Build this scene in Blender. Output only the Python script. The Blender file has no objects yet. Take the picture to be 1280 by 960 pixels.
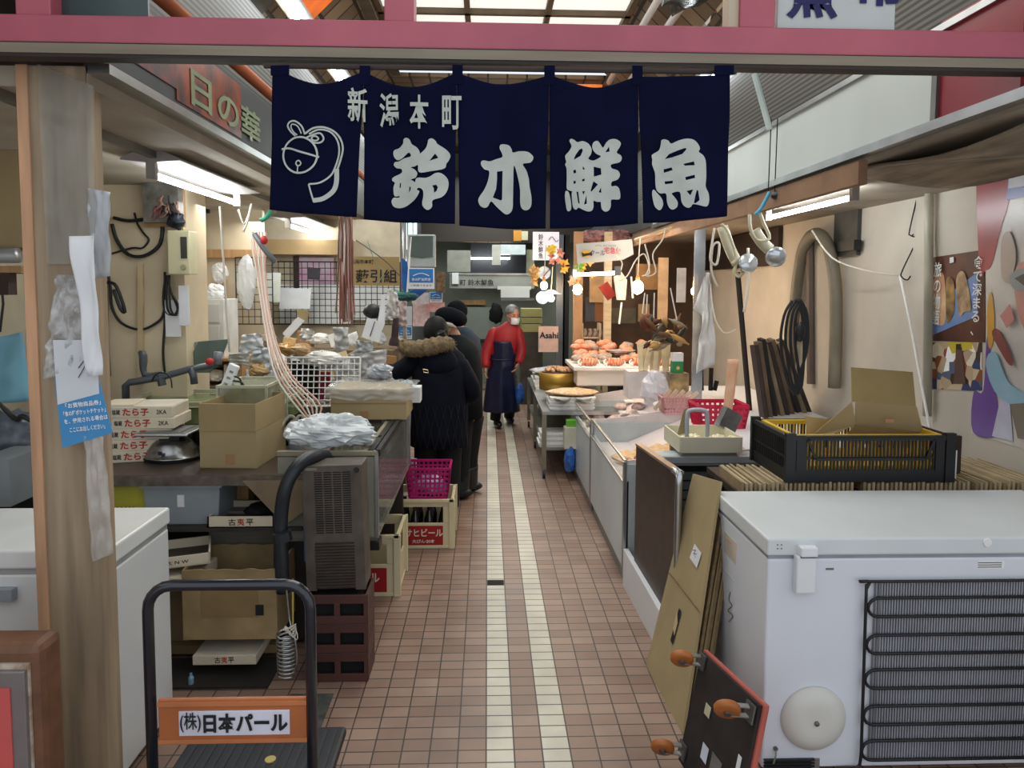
import bpy, math, random
from mathutils import Vector as V, Matrix, Euler, noise as mnoise
random.seed(7)
R = math.radians
SC = bpy.context.scene
COL = SC.collection
# ---------------------------------------------------------------- camera
F = 900.0; CX = 640.0; CY = 421.0; HC = 1.75
PITCH, YAW, ROLL = R(4.0), R(-1.97), R(0.30)
RM = (Matrix.Rotation(YAW, 3, 'Z') @ Matrix.Rotation(math.pi/2 - PITCH, 3, 'X') @ Matrix.Rotation(ROLL, 3, 'Z'))
cam = bpy.data.cameras.new('camera'); co = bpy.data.objects.new('camera', cam); COL.objects.link(co)
co.matrix_world = Matrix.Translation((0, 0, HC)) @ RM.to_4x4()
cam.sensor_width = 36; cam.lens = F/1280*36; cam.shift_y = -(480-CY)/1280; cam.clip_start = .05
SC.camera = co
def at(px, py, Y=None, X=None, Z=None):
    d = RM @ V(((px-CX)/F, -(py-CY)/F, -1))
    if Y is not None: t = Y/d.y
    elif X is not None: t = X/d.x
    else: t = (Z-HC)/d.z
    return V((0, 0, HC)) + d*t
# ---------------------------------------------------------------- materials
MC = {}
def lin(h):
    h = h.lstrip('#'); c = [int(h[i:i+2], 16)/255 for i in (0, 2, 4)]
    return [x/12.92 if x <= .04045 else ((x+.055)/1.055)**2.4 for x in c]
def mat(hexc, rough=.6, metal=0, var=.12, scale=6, bump=0, alpha=1, emit=0, kind=None, spec=.5, stretch=None, c2=None):
    key = (hexc, rough, metal, var, scale, bump, alpha, emit, kind, spec, stretch, c2)
    if key in MC: return MC[key]
    m = bpy.data.materials.new('m_'+hexc.strip('#')+(kind or '')); m.use_nodes = True
    nt = m.node_tree; N = nt.nodes; L = nt.links; b = N['Principled BSDF']
    c = lin(hexc)
    b.inputs['Base Color'].default_value = (*c, 1); b.inputs['Roughness'].default_value = rough
    b.inputs['Metallic'].default_value = metal; b.inputs['Specular IOR Level'].default_value = spec
    if emit:
        b.inputs['Emission Color'].default_value = (*c, 1); b.inputs['Emission Strength'].default_value = emit
    tc = N.new('ShaderNodeTexCoord'); mp = N.new('ShaderNodeMapping'); L.new(tc.outputs['Object'], mp.inputs[0])
    if stretch: mp.inputs['Scale'].default_value = stretch
    if var or bump or c2:
        nz = N.new('ShaderNodeTexNoise'); nz.inputs['Scale'].default_value = scale; nz.inputs['Detail'].default_value = 5
        L.new(mp.outputs[0], nz.inputs['Vector'])
        rp = N.new('ShaderNodeValToRGB'); rp.color_ramp.elements[0].position = .3; rp.color_ramp.elements[1].position = .7
        d = lin(c2) if c2 else [x*(1-var*1.6) for x in c]
        e = c if c2 else [min(1, x*(1+var)) for x in c]
        rp.color_ramp.elements[0].color = (*d, 1); rp.color_ramp.elements[1].color = (*e, 1)
        L.new(nz.outputs[0], rp.inputs[0]); L.new(rp.outputs[0], b.inputs['Base Color'])
        if bump:
            bp = N.new('ShaderNodeBump'); bp.inputs['Strength'].default_value = bump; bp.inputs['Distance'].default_value = .01
            L.new(nz.outputs[0], bp.inputs['Height']); L.new(bp.outputs[0], b.inputs['Normal'])
    if kind == 'photo':
        vo = N.new('ShaderNodeTexVoronoi'); vo.inputs['Scale'].default_value = scale; L.new(mp.outputs[0], vo.inputs['Vector'])
        rp = N.new('ShaderNodeValToRGB'); rp.color_ramp.interpolation = 'CONSTANT'
        cols = [hexc, c2 or '#222222', '#c9b99a', '#3a2a20', '#8a4a2c', '#56627a', '#e3dccb']
        rp.color_ramp.elements[0].color = (*lin(cols[0]), 1); rp.color_ramp.elements[1].position = .95
        for i, h in enumerate(cols[1:]):
            el = rp.color_ramp.elements.new(.14*(i+1)); el.color = (*lin(h), 1)
        sp = N.new('ShaderNodeSeparateColor'); L.new(vo.outputs['Color'], sp.inputs[0])
        L.new(sp.outputs[0], rp.inputs[0]); L.new(rp.outputs[0], b.inputs['Base Color'])
    if kind == 'slat':      # fine louvres: bands across the given axis
        wv = N.new('ShaderNodeTexWave'); wv.bands_direction = 'XYZ'[[i for i in range(3) if stretch[i]][0]]; wv.inputs['Scale'].default_value = scale
        L.new(mp.outputs[0], wv.inputs['Vector'])
        rp = N.new('ShaderNodeValToRGB'); rp.color_ramp.elements[0].position = .35; rp.color_ramp.elements[1].position = .6
        rp.color_ramp.elements[0].color = (*[x*.15 for x in c], 1); rp.color_ramp.elements[1].color = (*c, 1)
        L.new(wv.outputs[0], rp.inputs[0]); L.new(rp.outputs[0], b.inputs['Base Color'])
    if kind == 'sheet':     # thin clear plastic
        b.inputs['Transmission Weight'].default_value = 0
    if alpha < 1:
        b.inputs['Alpha'].default_value = alpha
    if kind == 'glass':
        b.inputs['Alpha'].default_value = alpha; b.inputs['Roughness'].default_value = rough
    MC[key] = m; return m
# ---------------------------------------------------------------- mesh builder
class B:
    def __init__(s): s.v = []; s.f = []; s.mi = []; s.ms = []; s.m = 0
    def mt(s, m):
        if m not in s.ms: s.ms.append(m)
        s.m = s.ms.index(m); return s
    def add(s, vs, fs):
        n = len(s.v); s.v += [V(p) for p in vs]
        for f in fs: s.f.append([i+n for i in f]); s.mi.append(s.m)
        return s
    def box(s, x0, x1, y0, y1, z0, z1):
        return s.add([(x0,y0,z0),(x1,y0,z0),(x1,y1,z0),(x0,y1,z0),(x0,y0,z1),(x1,y0,z1),(x1,y1,z1),(x0,y1,z1)],
                     [(3,2,1,0),(4,5,6,7),(0,1,5,4),(1,2,6,5),(2,3,7,6),(3,0,4,7)])
    def obox(s, c, size, rot=(0,0,0)):
        M = Euler(rot).to_matrix(); c = V(c); hx, hy, hz = [q/2 for q in size]
        P = [c + M @ V(p) for p in [(-hx,-hy,-hz),(hx,-hy,-hz),(hx,hy,-hz),(-hx,hy,-hz),(-hx,-hy,hz),(hx,-hy,hz),(hx,hy,hz),(-hx,hy,hz)]]
        return s.add(P, [(3,2,1,0),(4,5,6,7),(0,1,5,4),(1,2,6,5),(2,3,7,6),(3,0,4,7)])
    def prism(s, poly, off):
        off = V(off); n = len(poly); P = [V(p) for p in poly]
        return s.add(P + [p+off for p in P], [tuple(range(n))[::-1], tuple(range(n, 2*n))] + [(i, (i+1) % n, n+(i+1) % n, n+i) for i in range(n)])
    def bar(s, a, b, w, h=None):
        a = V(a); b = V(b); h = h or w; d = (b-a).normalized()
        up = V((0,0,1)) if abs(d.z) < .95 else V((0,1,0))
        u = d.cross(up).normalized()*w/2; v = u.cross(d).normalized()*h/2
        P = [a-u-v, a+u-v, a+u+v, a-u+v]; return s.prism(P, b-a)
    def tube(s, pts, r, n=8, cyc=False, smooth=0):
        pts = [V(p) for p in pts]
        if smooth: 
            pts = catmull(pts, smooth, cyc)
        m = len(pts); rs = r if isinstance(r, (list, tuple)) else [r]*m
        if len(rs) != m: rs = [rs[int(i*(len(rs)-1)/(m-1)+.5)] for i in range(m)]
        vs = []; u = None
        for i, p in enumerate(pts):
            a = pts[(i-1) % m] if (cyc or i > 0) else p; b = pts[(i+1) % m] if (cyc or i < m-1) else p
            d = (b-a)
            d = d.normalized() if d.length > 1e-9 else V((0,0,1))
            if u is None:
                u = d.cross(V((0,0,1)) if abs(d.z) < .9 else V((1,0,0))).normalized()
            else:
                u = u - d*u.dot(d)
                u = u.normalized() if u.length > 1e-6 else d.cross(V((1,0,0))).normalized()
            w = d.cross(u)
            for k in range(n):
                t = 2*math.pi*k/n; vs.append(p + (u*math.cos(t)+w*math.sin(t))*rs[i])
        fs = []
        for i in range(m if cyc else m-1):
            j = (i+1) % m
            for k in range(n): fs.append((i*n+k, i*n+(k+1) % n, j*n+(k+1) % n, j*n+k))
        if not cyc: fs += [tuple(range(n))[::-1], tuple(range((m-1)*n, m*n))]
        return s.add(vs, fs)
    def lathe(s, prof, c=(0,0,0), n=24, M=None):
        vs = []; c = V(c)
        for r, z in prof:
            for k in range(n):
                t = 2*math.pi*k/n; p = V((max(r, 1e-4)*math.cos(t), max(r, 1e-4)*math.sin(t), z))
                vs.append(c + (M @ p if M else p))
        fs = [(i*n+k, i*n+(k+1) % n, (i+1)*n+(k+1) % n, (i+1)*n+k) for i in range(len(prof)-1) for k in range(n)]
        fs += [tuple(range(n))[::-1], tuple(range((len(prof)-1)*n, len(prof)*n))]
        return s.add(vs, fs)
    def ell(s, c, r, n=14, m=9, rot=(0,0,0), f=None):
        M = Euler(rot).to_matrix(); c = V(c); r = (r, r, r) if not isinstance(r, (tuple, list)) else r
        vs = []
        for i in range(m+1):
            a = math.pi*(i/m); 
            for k in range(n):
                t = 2*math.pi*k/n; sa = max(math.sin(a), 1e-3)
                p = V((r[0]*sa*math.cos(t), r[1]*sa*math.sin(t), r[2]*math.cos(a)))
                if f: p = f(p)
                vs.append(c + M @ p)
        fs = [(i*n+k, (i+1)*n+k, (i+1)*n+(k+1) % n, i*n+(k+1) % n) for i in range(m) for k in range(n)]
        return s.add(vs, fs)
    def rings(s, rings, n=20, cap=True):   # rings: (cx, cy, z, rx, ry)
        vs = []
        for cx, cy, z, rx, ry in rings:
            for k in range(n):
                t = 2*math.pi*k/n; vs.append((cx+rx*math.cos(t), cy+ry*math.sin(t), z))
        m = len(rings); fs = [(i*n+k, i*n+(k+1) % n, (i+1)*n+(k+1) % n, (i+1)*n+k) for i in range(m-1) for k in range(n)]
        if cap: fs += [tuple(range(n))[::-1], tuple(range((m-1)*n, m*n))]
        return s.add(vs, fs)
    def surf(s, fn, nu, nv, th=0, thv=(0,1,0)):
        vs = [V(fn(i/nu, j/nv)) for j in range(nv+1) for i in range(nu+1)]; w = nu+1
        fs = [(j*w+i, j*w+i+1, (j+1)*w+i+1, (j+1)*w+i) for j in range(nv) for i in range(nu)]
        if th:
            k = len(vs); o = V(thv)*th; vs2 = [p+o for p in vs]
            fs = fs + [tuple(q+k for q in f[::-1]) for f in fs]
            rim = [i for i in range(w)] + [j*w+nu for j in range(1, nv+1)] + [nv*w+i for i in range(nu-1, -1, -1)] + [j*w for j in range(nv-1, 0, -1)]
            for a, b in zip(rim, rim[1:]+rim[:1]): fs.append((b, a, a+k, b+k))
            vs += vs2
        return s.add(vs, fs)
    def build(s, name, m=None, parent=None, world=False, smooth=False, bevel=0, sub=0):
        me = bpy.data.meshes.new(name)
        off = None
        if parent is not None and world: off = RW(parent).inverted()
        me.from_pydata([tuple(off @ p) if off else tuple(p) for p in s.v], [], s.f)
        if m is not None and not s.ms: me.materials.append(m)
        for q in s.ms: me.materials.append(q)
        if s.ms:
            for p, i in zip(me.polygons, s.mi): p.material_index = i
        if smooth:
            for p in me.polygons: p.use_smooth = True
        me.update(); me.validate()
        o = bpy.data.objects.new(name, me); COL.objects.link(o)
        if parent is not None: o.parent = parent
        if bevel:
            b = o.modifiers.new('bevel', 'BEVEL'); b.width = bevel; b.segments = 2; b.limit_method = 'ANGLE'
        if sub:
            b = o.modifiers.new('sub', 'SUBSURF'); b.levels = sub; b.render_levels = sub
        return o
def RW(o):
    while o.parent is not None: o = o.parent
    return Matrix.Translation(o.location) @ o.rotation_euler.to_matrix().to_4x4()
def catmull(pts, k, cyc=False):
    n = len(pts); out = []
    for i in range(n if cyc else n-1):
        g = (lambda j: pts[j % n]) if cyc else (lambda j: pts[min(max(j, 0), n-1)])
        a, b, c, d = g(i-1), g(i), g(i+1), g(i+2)
        for q in range(k):
            t = q/k
            out.append(.5*((2*b) + (c-a)*t + (2*a-5*b+4*c-d)*t*t + (3*b-a-3*c+d)*t**3))
    if not cyc: out.append(pts[-1])
    return out
def thing(name, label, cat, loc=(0,0,0), rz=0, group=None):
    o = bpy.data.objects.new(name, None); COL.objects.link(o); o.location = loc; o.rotation_euler = (0,0,rz); o.empty_display_size = .1
    o['label'] = label; o['category'] = cat
    if group: o['group'] = group
    return o
def tag(o, label, cat, group=None, kind=None):
    o['label'] = label; o['category'] = cat
    if group: o['group'] = group
    if kind: o['kind'] = kind
    return o
def struct(o): o['kind'] = 'structure'; return o
def dup(root, loc, rz=0, label=None, group=None, rot=None):
    def rec(o, par):
        c = o.copy(); COL.objects.link(c); c.parent = par
        for ch in [x for x in KIDS.get(o.name, [])]: rec(ch, c)
        return c
    KIDS = {}
    for x in COL.objects:
        if x.parent: KIDS.setdefault(x.parent.name, []).append(x)
    r = rec(root, None); r.location = loc; r.rotation_euler = rot or (0,0,rz)
    if label: r['label'] = label
    if group: r['group'] = group
    return r
def boxpx(name, label, cat, m, px, Y, depth, parent=None, bevel=.002, group=None, ry=0):
    """a box whose front face stands at depth Y and spans the given rectangle; loc at its base"""
    a = at(px[0], px[3], Y=Y); b = at(px[2], px[1], Y=Y)
    w = b.x-a.x; h = b.z-a.z; c = V(((a.x+b.x)/2, Y, a.z))
    t = B().box(-w/2, w/2, 0, depth, 0, h)
    o = t.build(name, m, parent, bevel=bevel); o.location = c; o.rotation_euler.z = ry
    if label: tag(o, label, cat, group)
    return o
def text(s, pos, h, m, parent, name='lettering', w=None, bold=0, rot=(math.pi/2,0,0), th=.0006, wmap=None, vertical=False, M=None, sy=1):
    """lettering centred at pos, glyph height h (world metres), facing -Y by default"""
    cu = bpy.data.curves.new('t', 'FONT'); cu.body = '\n'.join(s) if vertical else s
    cu.align_x = 'CENTER'; cu.offset = bold; cu.resolution_u = 3; cu.space_line = 1.0
    tmp = bpy.data.objects.new('t', cu); COL.objects.link(tmp); bpy.context.view_layer.update()
    me = bpy.data.meshes.new_from_object(tmp.evaluated_get(bpy.context.evaluated_depsgraph_get()))
    bpy.data.objects.remove(tmp); bpy.data.curves.remove(cu)
    if not len(me.vertices): return None
    xs = [v.co.x for v in me.vertices]; ys = [v.co.y for v in me.vertices]
    x0, x1, y0, y1 = min(xs), max(xs), min(ys), max(ys)
    k = h/(y1-y0); kx = (w/(x1-x0)) if w else k
    if M is None: M = Matrix.Translation(V(pos)) @ Euler(rot).to_matrix().to_4x4()
    if parent is not None: M = RW(parent).inverted() @ M
    for v in me.vertices:
        v.co = M @ V(((v.co.x-(x0+x1)/2)*kx, (v.co.y-(y0+y1)/2)*k, .0008))
        if wmap: v.co = wmap(v.co)
    me.materials.clear(); me.materials.append(m); me.name = name
    o = bpy.data.objects.new(name, me); COL.objects.link(o)
    if parent is not None: o.parent = parent
    return o
def crumple(c, r, m, name, seed=0, amp=.35, parent=None, n=20, rot=(0,0,0), fr=1.6, flat=True):
    c = V(c)
    if 'bag' in name or 'packet' in name: amp *= .62
    def f(p):
        q = p.normalized(); k = 1 + amp*(mnoise.noise(q*fr*1.3+V((seed, 0, 0)))) + amp*.9*(.35-abs(mnoise.noise(q*fr*2.6+V((0, seed, 3)))))*1.2+amp*.5*(.3-abs(mnoise.noise(q*fr*6+V((0, 9, seed)))))
        p = p*k
        if flat and p.z < -r[2]*.75: p.z = -r[2]*.75
        return p
    b = B(); b.ell((0,0,r[2]*.75) if flat else (0,0,0), r, n, int(n*.7), f=f)
    o = b.build(name, m, parent, smooth=not ('bag' in name or 'packet' in name)); o.location = c; o.rotation_euler = rot
    return o
# ---------------------------------------------------------------- common materials
CREAM = mat('#c9c1b3', .8, var=.06, scale=3); CREAM2 = mat('#cdc0a6', .8, var=.1, scale=2.5)
WHITEP = mat('#e6e8ea', .35, var=.03, scale=3); WHITE = mat('#eeeeea', .5, var=.02)
STEEL = mat('#b9bcbc', .3, 1, var=.12, scale=5); STEELD = mat('#7c7d7c', .45, .8, var=.2, scale=5)
BLACK = mat('#15161a', .45, var=.1); BLACKM = mat('#0d0d0f', .8, var=.1); DARKW = mat('#3a2a22', .7, var=.25, scale=9)
CARD = mat('#a9966f', .85, var=.07, scale=4); CARD2 = mat('#8f7d5a', .85, var=.08, scale=5); CARDE = mat('#7d6848', .9, var=.2, scale=40)
WOOD = mat('#b08a5e', .7, var=.18, scale=5, stretch=(6,6,.6)); WOODP = mat('#d8c3a0', .7, var=.12, scale=6, stretch=(1,5,5))
PLAS = mat('#dfe5e8', .25, var=.05, alpha=.45, spec=.8); PLASW = mat('#eef2f5', .3, var=.06, alpha=.8)
GLASS = mat('#dfe9e6', .05, var=0, alpha=.16, spec=.9, kind='glass')
NAVY = mat('#050a2a', .9, var=.2, scale=6, spec=.15); PRINT = mat('#bfc4bb', .8, var=.06, scale=20)
RED = mat('#c2252c', .6, var=.1); INK = mat('#16161a', .7, var=0); PAPER = mat('#e8e9ea', .7, var=.04)
BLUE = mat('#2f7fc0', .5, var=.08); CORDW = mat('#d9d2c4', .5, var=.05); CORDP = mat('#d2a593', .5, var=.1)
TUBE = mat('#f4fbff', .4, var=0, emit=34); BULB = mat('#ffd9a8', .4, var=0, emit=95)
PINK = mat('#b75e6c', .5, var=.1, scale=4, bump=.1)
# ---------------------------------------------------------------- floor
def floor_mat():
    m = bpy.data.materials.new('floor_tiles'); m.use_nodes = True; nt = m.node_tree; N = nt.nodes; L = nt.links; b = N['Principled BSDF']
    g = N.new('ShaderNodeNewGeometry'); sx = N.new('ShaderNodeSeparateXYZ'); L.new(g.outputs['Position'], sx.inputs[0])
    br = N.new('ShaderNodeTexBrick'); br.offset = 0; br.inputs['Scale'].default_value = 1
    br.inputs['Brick Width'].default_value = .106; br.inputs['Row Height'].default_value = .0725
    br.inputs['Mortar Size'].default_value = .0032; br.inputs['Mortar Smooth'].default_value = .2; br.inputs['Bias'].default_value = -.1
    br.inputs['Color1'].default_value = (*lin('#a38979'), 1); br.inputs['Color2'].default_value = (*lin('#8d7061'), 1)
    br.inputs['Mortar'].default_value = (*lin('#4a413b'), 1); L.new(g.outputs['Position'], br.inputs['Vector'])
    def mth(op, a, v=None, c=None):
        q = N.new('ShaderNodeMath'); q.operation = op
        L.new(a, q.inputs[0])
        if v is not None:
            if isinstance(v, (int, float)): q.inputs[1].default_value = v
            else: L.new(v, q.inputs[1])
        if c is not None: q.inputs[2].default_value = c
        return q.outputs[0]
    i = mth('FLOOR', mth('DIVIDE', sx.outputs[0], .106))
    a0 = mth('COMPARE', i, 0.0, .1); a2 = mth('COMPARE', i, 2.0, .1)
    w = mth('MAXIMUM', a0, a2)
    nz = N.new('ShaderNodeTexNoise'); nz.inputs['Scale'].default_value = 3; nz.inputs['Detail'].default_value = 6; L.new(g.outputs['Position'], nz.inputs['Vector'])
    n2 = N.new('ShaderNodeTexNoise'); n2.inputs['Scale'].default_value = 60; L.new(g.outputs['Position'], n2.inputs['Vector'])
    inv = mth('SUBTRACT', mth('MULTIPLY', br.outputs['Fac'], -1), -1)
    wf = mth('MULTIPLY', w, inv)
    mx = N.new('ShaderNodeMix'); mx.data_type = 'RGBA'; L.new(wf, mx.inputs['Factor']); L.new(br.outputs['Color'], mx.inputs['A'])
    mx.inputs['B'].default_value = (*lin('#d8d4c4'), 1)
    rp = N.new('ShaderNodeValToRGB'); rp.color_ramp.elements[0].position = .3; rp.color_ramp.elements[1].position = .65
    rp.color_ramp.elements[0].color = (.62, .58, .56, 1); rp.color_ramp.elements[1].color = (1.05, 1.03, 1, 1); L.new(nz.outputs[0], rp.inputs[0])
    m2 = N.new('ShaderNodeMix'); m2.data_type = 'RGBA'; m2.blend_type = 'MULTIPLY'; m2.inputs['Factor'].default_value = .75
    L.new(mx.outputs['Result'], m2.inputs['A']); L.new(rp.outputs[0], m2.inputs['B']); L.new(m2.outputs['Result'], b.inputs['Base Color'])
    rr = N.new('ShaderNodeMapRange'); rr.inputs['To Min'].default_value = .3; rr.inputs['To Max'].default_value = .6; L.new(nz.outputs[0], rr.inputs[0]); L.new(rr.outputs[0], b.inputs['Roughness'])
    bp = N.new('ShaderNodeBump'); bp.inputs['Strength'].default_value = .5; bp.inputs['Distance'].default_value = .003; L.new(inv, bp.inputs['Height']); L.new(bp.outputs[0], b.inputs['Normal'])
    return m
struct(B().box(-3.2, 3.4, -1.5, 14.2, -.1, 0).build('floor', floor_mat()))
g = B().box(-.84, -.655, 1.9, 3.0, 0, .004)
tag(g.build('gutter_cover', mat('#5c5f5a', .6, .3, var=.3, scale=20)), 'grey steel gutter cover strip in the floor beside the platform trolley', 'gutter cover')
p = at(618, 729, Z=0); tag(B().box(.004, .102, p.y-.03, p.y+.04, 0, .003).build('dark_floor_tile', BLACKM), 'single dark tile in the left pale stripe of the aisle', 'tile')
# ---------------------------------------------------------------- walls
XL, XR = -2.6, 2.6; FL, FR = -1.15, 1.60
struct(B().box(XL-.1, XL, 2.9, 13, 0, 2.37).build('wall_left', CREAM2))
struct(B().box(XL-.8, XL-.7, -1, 3, 0, 2.6).build('wall_left', CREAM2))
w = B().mt(CREAM).box(XR, XR+.1, 1.8, 13, 0, 2.6); struct(w.build('wall_right'))
struct(B().box(XL, XR, 13, 13.1, 0, 4.4).build('wall_back', mat('#7f8579', .8, var=.1, scale=2)))
# hall above the stalls
for n, x in (('wall_hall_left', -1.75), ('wall_hall_right', 2.1)):
    struct(B().box(x-.02 if x < 0 else x, x if x < 0 else x+.02, 1.0, 13, 2.45, 3.9).build(n, mat('#5b5a54', .6, .3, var=.2, scale=4)))
struct(B().box(-1.75, -.98, .6, 8.3, 4.1, 4.12).build('ceiling_hall', mat('#6b6356', .8, var=.2)))
TILEC = bpy.data.materials.new('ceiling_grid'); TILEC.use_nodes = True
_n = TILEC.node_tree.nodes; _b = _n.new('ShaderNodeTexBrick'); _b.offset = 0
_b.inputs['Scale'].default_value = 1; _b.inputs['Brick Width'].default_value = .22; _b.inputs['Row Height'].default_value = .22; _b.inputs['Mortar Size'].default_value = .012
_b.inputs['Color1'].default_value = (*lin('#9a8568'), 1); _b.inputs['Color2'].default_value = (*lin('#6e5842'), 1); _b.inputs['Mortar'].default_value = (*lin('#2b211a'), 1)
_t = _n.new('ShaderNodeTexCoord'); TILEC.node_tree.links.new(_t.outputs['Object'], _b.inputs['Vector']); TILEC.node_tree.links.new(_b.outputs['Color'], _n['Principled BSDF'].inputs['Base Color'])
c = B(); c.box(-2, 2.3, 8.3, 13.1, 4.1, 4.14); struct(c.build('ceiling_rear', TILEC))
for sx, x0, x1 in ((-1, -.98, -1.75), (1, 1.28, 2.1)):   # tiled sloping flanks
    c = B().surf(lambda u, v: (x0+(x1-x0)*u, 5.2+3.1*v, 4.2-.75*u), 1, 1, .03, (0,0,1)); struct(c.build('ceiling_flank', TILEC))
    c = B().surf(lambda u, v: (x0+(x1-x0)*u, .6+4.6*v, 4.2-.75*u), 1, 1, .03, (0,0,1)); struct(c.build('ceiling_flank', mat('#57524a', .7, var=.3, scale=3)))
# central luminous ceiling with brown frame
sk = thing('ceiling_light_panel', 'large white luminous ceiling panel in a brown frame above the aisle', 'ceiling light', (.15, 4.5, 4.2))
B().box(-1.08, 1.08, -3.9, 3.8, .02, .05).build('diffuser', mat('#f2f5ee', .6, var=.04, scale=1.5, emit=.75), sk)
fr = B()
for x in (-1.13, -.36, .36, 1.08): fr.box(x, x+.05, -3.9, 3.8, -.03, .02)
for y in (-3.9, -2.4, -.9, .6, 2.1, 3.75): fr.box(-1.13, 1.13, y, y+.05, -.03, .019)
fr.build('frame', mat('#6d5a44', .6), sk)
tag(B().box(.98, 1.3, 8.34, 8.36, 3.75, 4.05).build('stained_glass', mat('#e0752a', .4, var=.3, emit=.8, scale=12)), 'glowing orange stained panel at the far end of the hall ceiling', 'stained panel')
o = B().surf(lambda u, v: (-1.0-.4*u, 4.6+1.2*v, 4.17-.39*u), 1, 1, .01, (0,0,-1)).build('stained_glass', mat('#d9692a', .4, var=.4, emit=.7, scale=9)); tag(o, 'glowing orange mosaic panel in the left ceiling slope', 'stained panel')
# skirt of upper hall: mesh louvres above the fascias
LOUV = mat('#5b574e', .5, .4, kind='slat', scale=11, stretch=(0,0,1), var=0)
for nm, x, lab, y0, y1 in (('louvre_grille', -1.35, 'grey ventilation louvre above the left sign board', 2.4, 9), ('louvre_grille', 1.80, 'grey ventilation louvre above the right white fascia', 2.5, 9)):
    tag(B().box(x-.01, x+.01, y0, y1, 2.72, 3.35).build(nm, LOUV), lab, 'louvre')
# pipes and tubes in the hall
for lab, x, z, y0, y1, m in (('thick pale pipe running along the upper left of the hall', -1.28, 3.5, 1.6, 9, CREAM2), ('slim steel rail along the upper left sign', -1.2, 2.80, 2.3, 8, mat('#b5623a', .5)),
                             ('upper white pipe beside the luminous ceiling', 1.32, 3.98, 1.5, 8, WHITEP), ('lower white pipe beside the luminous ceiling', 1.45, 3.85, 1.5, 8, WHITEP)):
    tag(B().tube([(x, y0, z), (x, y1, z)], .03, 10).build('ceiling_pipe', m, smooth=True), lab, 'pipe')
def tube_lamp(name, label, p0, p1, shade=True, group=None, em=TUBE, hood=mat('#9a9590', .5, var=.1), sw=.13):
    p0 = V(p0); p1 = V(p1); d = p1-p0; Ln = d.length; rz = math.atan2(d.y, d.x)
    t = thing(name, label, 'lamp', (p0+p1)/2, rz, group)
    B().tube([(-Ln/2, 0, 0), (Ln/2, 0, 0)], .0145, 12).build('fluorescent_tube', em, t, smooth=True)
    if shade:
        h = B().prism([(-Ln/2-.02, -sw, .07), (-Ln/2-.02, -.03, .115), (-Ln/2-.02, .03, .115), (-Ln/2-.02, sw, .07), (-Ln/2-.02, sw, .062), (-Ln/2-.02, 0, .05), (-Ln/2-.02, -sw, .062)], (Ln+.04, 0, 0))
        h.build('reflector', hood, t)
    for s in (-1, 1): B().box(s*Ln/2-.015, s*Ln/2+.015, -.02, .02, -.02, .06 if shade else .05).build('end_holder', hood, t)
    return t
p0 = at(190, 216, X=-1.5); p1 = at(297, 258, X=-1.5); tube_lamp('fluorescent_lamp', 'bright fluorescent strip lamp with white reflector over the left stall, nearest the entrance', (-1.5, p0.y, 2.24), (-1.5, p1.y, 2.24))
p0 = at(360, 285, X=-1.5); p1 = at(405, 304, X=-1.5); tube_lamp('fluorescent_lamp', 'fluorescent lamp with wide reflector deeper in the left stall', (-1.5, p0.y, 2.2), (-1.5, p1.y, 2.2))
p0 = at(960, 277, X=1.95); p1 = at(1068, 241, X=1.95); tube_lamp('fluorescent_lamp', 'bright fluorescent strip lamp over the right counter beside the clamp lamps', (1.95, p1.y, 2.235), (1.95, p0.y, 2.235), sw=.05)
p = at(446, 345, Y=12.3)
tube_lamp('fluorescent_lamp', 'thin bare fluorescent tube above the far stall sign', at(588, 323, Y=12.3), at(638, 323, Y=12.3), False)
for lab, x, z, y in (('twin hall tube lamp high on the left, nearer the entrance', -1.2, 3.42, 3.9), ('second hall tube lamp high on the left', -1.2, 3.42, 5.3), ('third hall tube lamp high on the left, farther back', -1.2, 3.42, 7.6),
                     ('hall tube lamp high on the right above the noren corner', 1.72, 3.36, 5.3)):
    tube_lamp('hall_lamp', lab, (x, y, z), (x, y+1.1, z), True, em=mat('#f0f8ff', .4, var=0, emit=22), hood=mat('#8d8f8c', .5, .4), sw=.05)
p0 = at(718, 352, Y=6.6); p1 = at(772, 331, Y=5.6)
tube_lamp('fluorescent_lamp', 'slanting bare fluorescent tube under the cool delivery sign on the right stall', p0, p1, False, em=mat('#fff0da', .4, var=0, emit=25))
# fascias and soffits
ZF = 2.41
fa = thing('sign_fascia', 'left fascia board with a dark night-view picture and pale green lettering', 'sign', (FL, 2.25, 2.41))
B().box(-.05, 0, 0, 2.3, 0, .28).build('backing', mat('#20262c', .5, var=.3), fa)
ph = B(); ph.box(0, .004, .12, .5, .06, .26); ph.build('picture', mat('#7a1f24', .4, c2='#1c1416', scale=16), fa)
B().box(0, .004, .5, 1.2, .02, .26).build('picture', mat('#1a1c20', .3, c2='#a3441d', scale=9), fa)
B().box(-.06, .015, 0, 2.3, -.03, .0).build('trim', STEEL, fa)
text('日の華', V((FL+.006, 3.3, 2.52)), .15, mat('#7c8a68', .6), fa, rot=(math.pi/2, 0, math.pi/2), w=.85, bold=.02)
B().box(-.05, 0, 2.3, 9, 0, .28).build('rear_panel', mat('#6f7272', .4, .4, var=.3, scale=3), fa); B().box(-.06, .015, 2.3, 9, -.03, 0).build('trim', STEEL, fa)
fb = thing('sign_fascia', 'right fascia of blank pale grey panels with steel trims', 'sign', (FR, 2.0, 2.35))
B().box(0, .05, .58, 5, 0, .30).build('panel', mat('#c9d2cf', .45, var=.04, scale=2), fb)
B().box(0, .05, .16, .56, 0, .34).build('red_panel', mat('#8e2030', .25, var=.15, scale=2), fb)
B().box(-.012, .06, .555, .585, -.03, .31).build('trim', STEELD, fb)
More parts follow.
